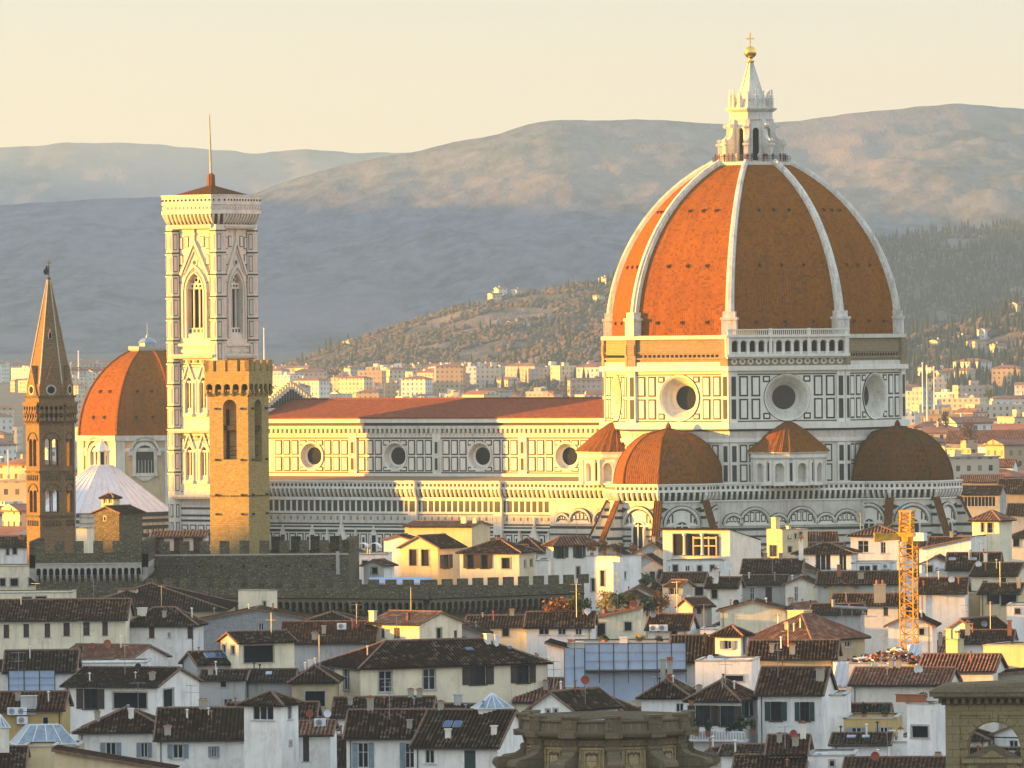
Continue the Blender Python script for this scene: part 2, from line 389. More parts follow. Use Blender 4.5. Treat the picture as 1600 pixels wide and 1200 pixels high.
def corbels(mb, w, u0, u1, zt, sp=1.05, o=.9, white=0, dark=1):
    w.rect(mb, u0, u1, zt - .25, zt, o + .12, white)
    w.rect(mb, u0, u1, zt - 1.35, zt - .25, o - .1, white)
    n = max(1, int((u1 - u0) / (sp * .9))); d = (u1 - u0) / n
    for i in range(n):
        c = u0 + (i + .5) * d
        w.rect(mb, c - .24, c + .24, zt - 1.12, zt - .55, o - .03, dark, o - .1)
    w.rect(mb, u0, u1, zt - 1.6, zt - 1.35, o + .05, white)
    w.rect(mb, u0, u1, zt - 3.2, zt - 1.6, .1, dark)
    n = max(1, int((u1 - u0) / sp)); d = (u1 - u0) / n
    for i in range(n + 1):
        c = min(max(u0 + i * d, u0 + .2), u1 - .2)
        p = [(o, -1.6), (o, -2.15), (.45, -3.0), (.1, -3.2), (.1, -1.6)]
        a = [w.pt(c - .19, zt + z, q) for q, z in p]; b = [w.pt(c + .19, zt + z, q) for q, z in p]
        mb.hull(a, b, white)
    w.rect(mb, u0, u1, zt - 3.45, zt - 3.2, .3, white)

def archring(mb, w, u, zs, r0, r1, o, mi, n=14, back=0.0):
    out = [(u - r1 * math.cos(math.pi * i / n), zs + r1 * math.sin(math.pi * i / n)) for i in range(n + 1)]
    inn = [(u - r0 * math.cos(math.pi * i / n), zs + r0 * math.sin(math.pi * i / n)) for i in range(n + 1)]
    for i in range(n):
        q = [inn[i], inn[i + 1], out[i + 1], out[i]]
        w.poly(mb, q[::-1] if False else [inn[i], out[i], out[i + 1], inn[i + 1]][::-1], o, mi, back)
def halfdisc(mb, w, u, zs, r, o, mi, n=14):
    w.poly(mb, [(u + r * math.cos(math.pi * i / n), zs + r * math.sin(math.pi * i / n)) for i in range(n + 1)], o, mi)

def oculus(mb, w, u, z, ro, rh, rd, depth=1.6):
    w.annulus(mb, u, z, ro, ro + .30, .16, .0, 1); w.annulus(mb, u, z, rh + .5, ro, .22, .16, 0)
    w.annulus(mb, u, z, rh, rh + .5, .0, .22, 4)
    w.annulus(mb, u, z, rd + .35, rh, -depth * .7, 0, 4); w.annulus(mb, u, z, rd, rd + .35, -depth, -depth * .7, 0)
    w.disc(mb, u, z, rd, -depth, 7)

# ---- nave clerestory and aisle, south side decorated
BN, BA = 10.5, 21.5
AW, AE = -109.0, -23.0
ZE, ZR = 39.0, 42.7
mb = MB(); ws = Wall(AW, -BN, 0); L = AE - AW
ocs = [nave_a(p, BN) - AW for p in (485, 616, 748, 884)]
cuts = [0] + [(a + b) / 2 for a, b in zip(ocs[:-1], ocs[1:])] + [L]
for i, u in enumerate(ocs):
    ws.hole(mb, cuts[i], cuts[i + 1], 22, ZE, u, 31.5, 2.5, 0)
    oc = MB(); oculus(oc, ws, u, 31.5, 2.55, 2.45, 1.75, 1.1); oc.build('oculus', STONES, cath)
mb.box(AW, AE, -BN + 1.5, BN, 22, ZE, 0)
ws.rect(mb, 0, L, 38.1, 39.15, .95, 0); ws.rect(mb, 0, L, 37.5, 38.1, .5, 1); ws.rect(mb, 0, L, 36.9, 37.5, .75, 4)
n = int(L / 1.1)
for i in range(n): ws.rect(mb, i * 1.1 + .25, i * 1.1 + .8, 36.1, 36.9, .7, 4)
ws.rect(mb, 0, L, 36.1, 36.9, .12, 1); ws.rect(mb, 0, L, 35.2, 36.0, .25, 0)
for i in range(int(L / .9)): ws.rect(mb, i * .9 + .2, i * .9 + .65, 35.4, 35.8, .3, 4, .25)
ws.rect(mb, 0, L, 34.95, 35.2, .12, 1)
ws.rect(mb, 0, L, 28.15, 28.35, .12, 1); ws.rect(mb, 0, L, 27.4, 28.1, .55, 0); ws.rect(mb, 0, L, 26.9, 27.4, .2, 1)
for i, u in enumerate(ocs):
    c0, c1 = cuts[i] + 1.1, cuts[i + 1] - 1.1
    if i == 0: c0 = u - 9
    if i == 3: c1 = min(L, u + 9)
    k = 9; d = (c1 - c0) / k
    for j in range(k):
        a, b = c0 + j * d + .18, c0 + (j + 1) * d - .18
        for z0, z1 in ((31.75, 34.7), (28.5, 31.4)):
            if abs((a + b) / 2 - u) < 2.9:
                if z0 > 31: ws.panel(mb, a, b, 34.0 if abs((a + b) / 2 - u) < 1.5 else 33.6, z1, .22)
                else:
                    if abs((a + b) / 2 - u) > 1.5: ws.panel(mb, a, b, z0, 29.4, .22)
            else: ws.panel(mb, a, b, z0, z1, .24)
for c in cuts[1:-1]:
    ws.rect(mb, c - .95, c + .95, 27.4, ZE - .9, .32, 0)
    for z0, z1 in ((31.75, 34.6), (28.5, 31.4)): ws.panel(mb, c - .6, c + .6, z0, z1, .3, .42, 0, 1); ws.rect(mb, c - .62, c + .62, z0, z1, .40, 1, .3)
for i in range(16): ws.rect(mb, 3 + i * 5.3, 3.7 + i * 5.3, 26.7, 27.4, .8, 5)
mb.build('clerestory', STONES, cath)
mb = MB()
for sy in (-1, 1):
    e0, e1 = (AW, sy * (BN + 1.1), ZE + .2), (AE, sy * (BN + 1.1), ZE + .2); r0, r1 = (AW, 0, ZR), (AE, 0, ZR)
    mb.face([e0, e1, r1, r0] if sy < 0 else [e1, e0, r0, r1], 0)
    mb.face([(AW, sy * (BN + 1.1), ZE - .1), (AE, sy * (BN + 1.1), ZE - .1), e1, e0], 0)
mb.bar((AW, 0, ZR), (AE, 0, ZR), .25, 6, 0)
mb.build('nave_roof', [M['nave_tile']], cath)
# ---- west front seen from behind, stepped gable
mb = MB()
mb.box(AW - 2.5, AW, -BN - .6, BN + .6, 0, 41, 0)
wf = Wall(AW + .0, -BN - .6, 90); W2 = 2 * BN + 1.2
k = 12
for i in range(k):
    u0, u1 = W2 / 2 * i / k, W2 / 2 * (i + 1) / k; z = 41 + 5.2 * (i + 1) / k
    for a, b in ((u0, u1), (W2 - u1, W2 - u0)):
        c = (a + b) / 2
        mb.box(AW - 1.6, AW - .1, -BN - .6 + a, -BN - .6 + b, 40.9, z - 1.0, 4)
        mb.box(AW - 1.5, AW - .2, -BN - .6 + c - .14, -BN - .6 + c + .14, z - 1.0, z + .1, 0)
        mb.box(AW - 1.7, AW, -BN - .6 + a, -BN - .6 + b, z + .1, z + .35, 0)
        mb.box(AW - .1, AW - .02, -BN - .6 + a + .1, -BN - .6 + b - .1, 41, z - 1.5, 1)
mb.build('west_front', STONES, cath)
# ---- aisle
mb = MB(); wa = Wall(AW, -BA, 0)
wa.quad(mb, 0, L, 0, 26.8, 0, 0)
mb.face([wa.pt(0, 26.6), wa.pt(L, 26.6), ws.pt(L, 27.6), ws.pt(0, 27.6)], 5)
mb.box(AW, AE, -BA + .5, BA, 0, 26, 0)
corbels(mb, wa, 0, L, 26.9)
wa.rect(mb, 0, L, 23.1, 23.45, .3, 0)
i = 0; u = .8
while u < L - 1:
    wa.rect(mb, u, u + .92, 20.9, 23.0, .06, 1); u += 1.42
wa.rect(mb, 0, L, 20.45, 20.8, .35, 0); wa.rect(mb, 0, L, 20.3, 20.45, .1, 1)
wa.rect(mb, 0, L, 18.6, 20.3, .12, 4)
for i in range(int(L / .8)): wa.rect(mb, i * .8 + .15, i * .8 + .6, 19.2, 19.9, .16, 2 if i % 2 else 5, .12)
for z, h in ((18.3, .25), (17.7, .3), (16.8, .45), (12.2, .5), (9, .5)): wa.rect(mb, 0, L, z, z + h, .12, 1)
wa.rect(mb, 0, L, 17.3, 17.65, .5, 0)
u = 1.0
while u < L - 2:
    wa.panel(mb, u, u + 1.5, 12.9, 16.5, .22); wa.rect(mb, u + .5, u + 1.0, 13.6, 15.8, .19, 1, .15); u += 1.9
for px in (645, 778): 
    u = nave_a(px, BA) - AW
    wa.rect(mb, u - 1.0, u + 1.0, 0, 26.6, .8, 0)
    for z0, z1 in ((20.9, 23.0), (12.9, 16.5)): wa.rect(mb, u - .6, u + .6, z0, z1, .86, 1, .8)
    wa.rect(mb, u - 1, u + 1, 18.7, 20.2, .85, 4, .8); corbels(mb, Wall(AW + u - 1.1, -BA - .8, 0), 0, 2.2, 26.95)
for px, top in ((533, 18.6), (834, 18.3)):     # gabled side portals
    u = nave_a(px, BA) - AW
    wa.poly(mb, [(u - 3.2, 10.5), (u + 3.2, 10.5), (u, top)], .9, 0); wa.poly(mb, [(u - 2.3, 10.9), (u + 2.3, 10.9), (u, top - 2.2)], 1.0, 1, .9)
    wa.poly(mb, [(u - 1.9, 11.1), (u + 1.9, 11.1), (u, top - 3.2)], 1.08, 4, 1.0)
    halfdisc(mb, wa, u, 8.6, 2.6, .95, 0); halfdisc(mb, wa, u, 8.6, 2.0, 1.02, 3)
    for s_ in (-1, 1):
        wa.rect(mb, u + s_ * 3.4 - .4, u + s_ * 3.4 + .4, 0, 15, 1.0, 0); wa.poly(mb, [(u + s_ * 3.4 - .4, 15), (u + s_ * 3.4 + .4, 15), (u + s_ * 3.4, 17.6)], .8, 0)
    wa.rect(mb, u - .15, u + .15, top, top + 1.6, .6, 0)
for px in (440, 486, 582):
    u = nave_a(px, BA) - AW
    wa.rect(mb, u - .75, u + .75, 6, 16.2, .2, 0); wa.rect(mb, u - .45, u + .45, 6, 16.2, .26, 3, .2)
    wa.poly(mb, [(u - .8, 16.2), (u + .8, 16.2), (u, 18.2)], .3, 0)
mb.build('aisle', STONES, cath)

# ---- drum
RD = 29.2; AP, SIDE = RD * C225, 2 * RD * S225
def drum_pilaster(mb, w, u0, u1, z0, z1, rows):
    w.rect(mb, u0, u1, z0, z1, .38, 0)
    for a, b in rows: w.rect(mb, u0 + .32, u1 - .32, a, b, .44, 1, .38)
lb = MB(); dr = MB(); rb = MB()
for q in range(8):
    phi = q * 45
    w = octwall(0, 0, AP, SIDE, phi)
    south = phi in (0, 180, 225, 270, 315)
    # lower body
    w.quad(lb, 0, SIDE, 0, 34.5, 0, 0)
    if south:
        for z0, z1 in ((30.7, 34.0), (27.0, 30.3)):
            for u in (1.9, 3.7, 5.5, 7.3, 13.0, 14.8, 16.6, 18.4): w.panel(lb, u, u + 1.45, z0, z1, .26)
        for z in (25.9, 25.2, 24.5): w.rect(lb, 0, SIDE, z, z + .3, .1, 1)
        for u0, u1 in ((0, 1.5), (SIDE - 1.5, SIDE)): drum_pilaster(lb, w, u0, u1, 22, 34.4, ((30.8, 33.8), (27.1, 30.2)))
    # middle cornice
    w.rect(dr, -.35, SIDE + .35, 37.0, 38.2, 1.0, 0); w.rect(dr, -.2, SIDE + .2, 36.6, 37.0, .5, 1); w.rect(dr, -.1, SIDE + .1, 35.2, 36.6, .28, 4)
    for i in range(20): w.rect(dr, i * SIDE / 20 + .2, i * SIDE / 20 + .8, 35.5, 36.2, .34, 2, .28)
    w.rect(dr, -.2, SIDE + .2, 34.5, 35.2, .6, 0)
    # main storey with round window
    if south:
        w.hole(dr, 0, SIDE, 38.0, 48.6, SIDE / 2, 42.9, 4.0, 0)
        oo = MB(); oculus(oo, w, SIDE / 2, 42.9, 4.25, 3.95, 2.3, 2.6)
        oo.build('oculus', STONES, cath)
        for z0, z1 in ((43.15, 47.0), (38.8, 42.7)):
            for u in (1.9, 4.25, SIDE - 5.95, SIDE - 3.6): w.panel(dr, u, u + 1.7, z0, z1, .3)
        for u in (6.5, SIDE - 8.0):
            w.panel(dr, u, u + 1.4, 45.8, 47.0, .28); w.panel(dr, u, u + 1.4, 38.8, 40.0, .28)
        w.rect(dr, 1.6, SIDE - 1.6, 47.2, 47.4, .1, 1); w.rect(dr, 1.6, SIDE - 1.6, 38.35, 38.55, .1, 1)
        for u0, u1 in ((0, 1.5), (SIDE - 1.5, SIDE)): drum_pilaster(dr, w, u0, u1, 38.2, 48.0, ((43.2, 46.9), (38.9, 42.6)))
    else: w.quad(dr, 0, SIDE, 34, 48.6, 0, 0)
    w.rect(dr, -.3, SIDE + .3, 48.0, 48.9, .9, 0)
    # unfinished masonry band, finished gallery on the south-east face
    w.quad(rb, 0, SIDE, 48.6, 54.8, 0, 5)
    if phi != 315:
        w.rect(rb, -.2, SIDE + .2, 54.0, 54.7, .6, 4)
        for u0, u1 in ((-.1, 1.7), (SIDE - 1.7, SIDE + .1)): w.rect(rb, u0, u1, 48.9, 54.6, .5, 5); w.rect(rb, u0 + .2, u1 - .2, 51, 53, .62, 5, .5)
        for i in range(18): w.rect(rb, 2.4 + i, 2.85 + i, 50.6, 51.1, .12, 3)
        w.rect(rb, 1.7, SIDE - 1.7, 50.2, 50.5, .35, 5); w.rect(rb, 1.7, SIDE - 1.7, 51.4, 51.6, .25, 5); w.rect(rb, 1.7, SIDE - 1.7, 48.9, 49.7, .3, 4)
    else:
        g = MB()
        w.rect(g, -.4, SIDE + .4, 48.9, 50.6, .4, 5)
        for i in range(14): w.annulus(g, .9 + i * 1.58, 49.75, .28, .62, .55, .42, 0, 10)
        w.rect(g, -.8, SIDE + .8, 50.6, 51.1, 1.7, 0); w.rect(g, -.6, SIDE + .6, 50.3, 50.6, 1.2, 0)
        w2 = Wall(*w.pt(0, 0, 1.2)[:2], phi + 90)
        k = 13; ops = [(i * SIDE / k + .27, (i + 1) * SIDE / k - .27, 51.1, 53.1, 'round') for i in range(k)]
        w2.openings(g, -.5, SIDE + .5, 51.1, 54.3, ops, 0, 0, 3, 1.0)
        for u0, u1, z0, z1, kd in ops:
            w2.rect(g, u0, u1, 51.1, 51.55, -.1, 4, -.3); archring(g, w2, (u0 + u1) / 2, 53.1, (u1 - u0) / 2, (u1 - u0) / 2 + .16, .1, 4, 8)
        w2.rect(g, -.9, SIDE + .9, 54.3, 54.75, .5, 0)
        for i in range(60): w2.rect(g, -.6 + i * (SIDE + 1.2) / 60, -.6 + i * (SIDE + 1.2) / 60 + .16, 54.75, 55.6, .25, 0, .05)
        w2.rect(g, -.8, SIDE + .8, 55.6, 55.85, .4, 0)
        for u in (-.5, SIDE / 3, SIDE * 2 / 3, SIDE - .1): w2.rect(g, u, u + .6, 51.1, 55.95, .3, 0)
        for s_ in (-.8, SIDE): w.rect(g, s_, s_ + .8, 51.1, 54.4, 1.0, 0)
        g.build('gallery', STONES, cath)
lb.build('lower_body', STONES, cath); dr.build('drum', STONES, cath); rb.build('masonry_band', STONES, cath)

# ---- dome
def dome_profile(Rb, Rt, z0, h):
    c = (Rb * Rb - Rt * Rt - h * h) / (2 * (Rt - Rb)); Rc = Rb + c
    return lambda t: (-c + math.sqrt(max(0, Rc * Rc - (t * h) ** 2)), z0 + t * h)
def dome_faces(mb, cx, cy, f, n, rot, k=18, mi=0, only=None):
    pts = [f(i / k) for i in range(k + 1)]; al = 0
    for i in range(k):
        (r0, z0), (r1, z1) = pts[i], pts[i + 1]; dl = math.hypot(r0 - r1, z1 - z0)
        h0, h1 = r0 * math.sin(math.pi / n), r1 * math.sin(math.pi / n)
        a0, a1 = mb.ring(cx, cy, r0, z0, n, rot), mb.ring(cx, cy, r1, z1, n, rot)
        for j in range(n):
            o = j * 31.7
            mb.face([a0[j], a0[(j + 1) % n], a1[(j + 1) % n], a1[j]], mi, [(o - h0, al), (o + h0, al), (o + h1, al + dl), (o - h1, al + dl)])
        al += dl
def rib(mb, cx, cy, f, ang, w0, w1, proud, inset=.6, k=18, mi=0, ox=0):
    d = Vector((math.cos(R(ang)), math.sin(R(ang)), 0)); q = Vector((-d.y, d.x, 0)); prev = None
    for i in range(k + 1):
        r, z = f(i / k); r2, z2 = f(min(1, i / k + .02)); r3, z3 = f(max(0, i / k - .02))
        tn = Vector((r2 - r3, 0, z2 - z3)).normalized(); nn = d * tn.z - Vector((0, 0, 1)) * tn.x
        wd = (w0 + (w1 - w0) * i / k) / 2; c = Vector((cx, cy, 0)) + d * r + Vector((0, 0, z))
        sec = [c - q * wd - nn * inset, c + q * wd - nn * inset, c + q * wd + nn * proud * .55, c + q * wd * .6 + nn * proud * .6, c + q * wd * .45 + nn * proud, c - q * wd * .45 + nn * proud, c - q * wd * .6 + nn * proud * .6, c - q * wd + nn * proud * .55]
        if prev: mb.hull(prev, sec, mi, False)
        else: mb.mesh(sec, [tuple(range(7, -1, -1))], mi)
        prev = sec
    mb.mesh(prev, [tuple(range(8))], mi)
fD = dome_profile(28.0, 7.3, 54.7, 33.0)
mb = MB(); dome_faces(mb, 0, 0, fD, 8, 22.5, 22); dome = mb.build('dome', [M['dome_tile']], cath)
for q in range(8):
    mb = MB(); a = 22.5 + 45 * q
    rib(mb, 0, 0, fD, a, 1.75, .95, .9)
    d = Vector((math.cos(R(a)), math.sin(R(a)), 0)); t_ = Vector((-d.y, d.x, 0)); 
    for z0, z1, e, ww in ((54.2, 57.6, 29.1, 2.9), (57.6, 58.1, 29.3, 3.3), (58.1, 59.2, 28.9, 2.4)):
        lo = [d * (e - 3) - t_ * ww / 2, d * e - t_ * ww / 2, d * e + t_ * ww / 2, d * (e - 3) + t_ * ww / 2]
        mb.hull([p + Vector((0, 0, z0)) for p in lo], [p + Vector((0, 0, z1)) for p in lo])
    mb.build('rib', [M['rib']], dome)
vent = MB(); vent.box(-.42, .42, -.25, .5, -.5, .55, 0); vent.box(-.27, .27, -.32, -.24, -.3, .35, 1)
vm = None
for phi in (180, 225, 270, 315, 0):
    for t, fr in ((.075, .26), (.40, .22), (.72, .20)):
        r, z = fD(t); ap = r * C225; sd_ = 2 * r * S225
        for k in (-1, 0, 1):
            w = octwall(0, 0, ap + .1, sd_, phi); p = w.pt(sd_ * (.5 + k * fr), z)
            if vm is None: o = vent.build('dome_window', [M['dome_small'], M['dark']], dome); vm = o.data
            else: o = bpy.data.objects.new('dome_window', vm); COL.objects.link(o); o.parent = dome
            o.location = p; o.rotation_euler = (0, 0, w.a); o.scale = (.66, .8, .66)
# ---- lantern
mb = MB(); S2 = [M['rib'], M['dark'], M['gold'], M['marble_old'], M['dmetal']]
mb.lathe(0, 0, [(7.6, 86.6), (7.9, 87.3), (7.9, 88.0), (7.1, 88.0)], 8, 22.5, 3)
lant = mb.build('lantern', S2, cath)
mb = MB()
for q in range(8):
    w = octwall(0, 0, 4.1 * C225, 2 * 4.1 * S225, q * 45); sd_ = 2 * 4.1 * S225
    w.openings(mb, 0, sd_, 88, 96.2, [(sd_ / 2 - .62, sd_ / 2 + .62, 88.3, 94.0, 'round')], 0, 3, 1, .5)
    archring(mb, w, sd_ / 2, 94.0, .62, .95, .15, 0, 8)
    for s_ in (-1, 1): w.rect(mb, sd_ / 2 + s_ * .8 - .15, sd_ / 2 + s_ * .8 + .15, 88, 94, .15, 0)
    a = q * 45 + 22.5; d = Vector((math.cos(R(a)), math.sin(R(a)), 0)); t_ = Vector((-d.y, d.x, 0))
    pr = [(3.7, 88), (6.5, 88), (6.5, 91.2), (6.2, 92.0), (5.5, 92.5), (4.9, 93.2), (4.7, 94.4), (5.0, 94.8), (4.9, 95.3), (4.4, 95.4), (4.4, 96.2), (3.7, 96.2)]
    lo = [d * x - t_ * .42 + Vector((0, 0, z)) for x, z in pr]; hi = [d * x + t_ * .42 + Vector((0, 0, z)) for x, z in pr]
    mb.hull(lo, hi, 0)
    mb.hull([d * x - t_ * .62 + Vector((0, 0, z)) for x, z in ((5.9, 91.2), (6.9, 91.2), (6.9, 91.6), (5.9, 91.6))], [d * x + t_ * .62 + Vector((0, 0, z)) for x, z in ((5.9, 91.2), (6.9, 91.2), (6.9, 91.6), (5.9, 91.6))], 0)
    mb.bar(d * 5.05 - t_ * .45 + Vector((0, 0, 95.0)), d * 5.05 + t_ * .45 + Vector((0, 0, 95.0)), .42, 10, 0)
    mb.bar(d * 6.3 - t_ * .45 + Vector((0, 0, 92.1)), d * 6.3 + t_ * .45 + Vector((0, 0, 92.1)), .38, 10, 0)
mb.lathe(0, 0, [(4.2, 96.0), (4.4, 96.3), (4.2, 96.4), (4.2, 97.6), (5.0, 98.1), (5.1, 98.4), (4.2, 98.6), (4.0, 99.6), (3.3, 99.7)], 8, 22.5, 0)
for q in range(16):
    a = R(q * 22.5); x, y = 4.1 * math.cos(a), 4.1 * math.sin(a)
    mb.lathe(x, y, [(.36, 98.5), (.36, 100.2), (.44, 100.3), (.22, 100.5), (.3, 100.8), (.12, 101.1), (.22, 101.4), (.12, 101.6), (.2, 101.8), (.04, 102.1)], 6, 0, 0)
    if q % 2 == 0: mb.lathe(x * .9, y * .9, [(.5, 98.5), (.5, 100.3), (.05, 101.2)], 6, 0, 3)
mb.build('lantern_body', S2, lant)
mb = MB(); mb.lathe(0, 0, [(2.75, 99.5), (2.6, 100.3), (.42, 107.4)], 8, 22.5, 0)
for q in range(8):
    a = R(q * 45 + 22.5); mb.bar((2.7 * math.cos(a), 2.7 * math.sin(a), 99.8), (.45 * math.cos(a), .45 * math.sin(a), 107.4), .16, 5, 0, .08)
mb.build('spire', S2, lant)
mb = MB(); mb.lathe(0, 0, [(.45, 107.2), (.75, 107.4), (.75, 107.7), (.4, 107.9), (.5, 108.2)] + [(1.2 * math.sin(math.pi * (i + 1) / 13), 109.25 - 1.2 * math.cos(math.pi * (i + 1) / 13)) for i in range(1, 12)], 20, 0, 0)
mb.build('gilded_ball', [M['gold']], lant, True)
mb = MB(); mb.box(-.13, .13, -.13, .13, 110.3, 113.0); mb.box(-.75, .75, -.12, .12, 111.75, 112.0)
o = mb.build('cross', [M['gold']], lant); o.rotation_euler = (0, 0, R(33.5)); 
mb = MB()
for z in (88.6, 89.1): 
    for q in range(8):
        a, b = R(22.5 + 45 * q), R(67.5 + 45 * q); mb.bar((7.6 * math.cos(a), 7.6 * math.sin(a), z), (7.6 * math.cos(b), 7.6 * math.sin(b), z), .045, 4)
        for j in range(5):
            x = 7.6 * (math.cos(a) + (math.cos(b) - math.cos(a)) * j / 5); y = 7.6 * (math.sin(a) + (math.sin(b) - math.sin(a)) * j / 5); mb.bar((x, y, 88), (x, y, 89.1), .035, 4)
mb.build('railing', [M['dmetal']], lant)

# ---- tribunes with half domes
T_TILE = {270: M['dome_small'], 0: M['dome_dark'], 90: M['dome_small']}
for phi, dist in ((270, 31.0), (0, 32.0), (90, 31)):
    cx, cy = dist * math.cos(R(phi)), dist * math.sin(R(phi)); Rt = 11.4; sd_ = 2 * Rt * S225; ap = Rt * C225
    mb = MB()
    for q in range(8):
        ph = q * 45
        w = octwall(cx, cy, ap, sd_, ph)
        rel = (ph - phi + 180) % 360 - 180
        w.quad(mb, 0, sd_, 0, 26.4, 0, 4)
        if abs(rel) > 100: continue
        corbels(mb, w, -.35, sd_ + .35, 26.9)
        c = sd_ / 2
        halfdisc(mb, w, c, 19.2, 3.15, .12, 0); archring(mb, w, c, 19.2, 3.1, 3.5, .5, 4, 14); archring(mb, w, c, 19.2, 3.5, 3.65, .3, 1, 14); archring(mb, w, c, 19.2, 2.75, 2.95, .2, 1, 14)
        w.rect(mb, c - 3.5, c + 3.5, 18.9, 19.25, .3, 0)
        w.rect(mb, c - 1.45, c + 1.45, 8, 18.6, .35, 0); archring(mb, w, c, 18.6, 1.15, 1.5, .36, 0, 10); halfdisc(mb, w, c, 18.6, 1.15, .28, 3)
        w.rect(mb, c - 1.1, c + 1.1, 8, 18.6, .42, 7, .35); w.rect(mb, c - .11, c + .11, 8, 19.5, .52, 0, .3)
        for u in (c - 1.25, c + 1.25): w.rect(mb, u - .15, u + .15, 8, 18.6, .6, 0, .3)
        for s_ in (-1, 1):
            for (x0, z0, x1, z1) in ((1.6, 19.6, 1.95, 21.2), (2.3, 19.5, 2.6, 20.3)): w.rect(mb, c + s_ * (x0 + x1) / 2 - .14, c + s_ * (x0 + x1) / 2 + .14, z0, z1, .17, 1, .12)
            w.poly(mb, [(c + s_ * 3.0 - .5, 22.2), (c + s_ * 3.6 + .35 * 0 + .3, 21.4), (c + s_ * 3.6 + .3, 22.6)] if s_ > 0 else [(c - 3.9, 22.6), (c - 3.9, 21.4), (c - 2.5, 22.2)], .14, 1)
        for z, h in ((18.2, .4), (16.9, .35), (16.0, .45), (14.6, .5), (13.2, .5), (11.4, .5), (9.6, .5), (7.8, .5)):
            for u0, u1 in ((0, c - 1.6), (c + 1.6, sd_)): w.rect(mb, u0, u1, z, z + h, .1, 1)
    tr = mb.build('tribune', STONES, cath)
    f = dome_profile(10.6, .35, 26.6, 10.6)
    mb = MB(); dome_faces(mb, cx, cy, f, 8, 22.5, 10); mb.lathe(cx, cy, [(.55, 36.9), (.55, 37.6), (.3, 38.1), (.05, 38.4)], 8, 0, 0)
    for q in range(8): rib(mb, cx, cy, f, 22.5 + 45 * q, .5, .2, .12, .2, 10)
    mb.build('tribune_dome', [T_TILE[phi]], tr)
    for k in (-67.5, -22.5, 22.5, 67.5):      # sloping spur buttresses
        a = phi + k; d = Vector((math.cos(R(a)), math.sin(R(a)), 0)); c = Vector((cx, cy, 0)); t_ = Vector((-d.y, d.x, 0))
        pr = [(11.0, 23.2), (11.9, 23.2), (18.6, 9.5), (18.6, 0), (11.0, 0)]
        b = MB(); lo = [c + d * x - t_ * .62 + Vector((0, 0, z)) for x, z in pr]; hi = [c + d * x + t_ * .62 + Vector((0, 0, z)) for x, z in pr]; b.hull(lo, hi, 0)
        b.hull([c + d * x - t_ * .8 + Vector((0, 0, z)) for x, z in ((11.0, 23.25), (12.0, 23.25), (18.8, 9.55), (18.8, 10.1), (12.0, 23.75), (11, 23.75))],
               [c + d * x + t_ * .8 + Vector((0, 0, z)) for x, z in ((11.0, 23.25), (12.0, 23.25), (18.8, 9.55), (18.8, 10.1), (12.0, 23.75), (11, 23.75))], 1)
        for z in (21.6, 20.3, 18.2, 16.4, 14.6, 12.8, 11.0, 9.2, 7.4):
            xe = 11.8 + (23.2 - max(z + .5, 9.5)) * 6.7 / 13.7
            b.hull([c + d * x - t_ * .66 + Vector((0, 0, z)) for x in (11.0,) for _ in (0,)] + [c + d * xe - t_ * .66 + Vector((0, 0, z)), c + d * xe - t_ * .66 + Vector((0, 0, z + .55)), c + d * 11.0 - t_ * .66 + Vector((0, 0, z + .55))],
                   [c + d * 11.0 + t_ * .66 + Vector((0, 0, z)), c + d * xe + t_ * .66 + Vector((0, 0, z)), c + d * xe + t_ * .66 + Vector((0, 0, z + .55)), c + d * 11.0 + t_ * .66 + Vector((0, 0, z + .55))], 2)
        b.build('buttress', [M['marble_old'], M['dome_dark'], M['green']], tr)
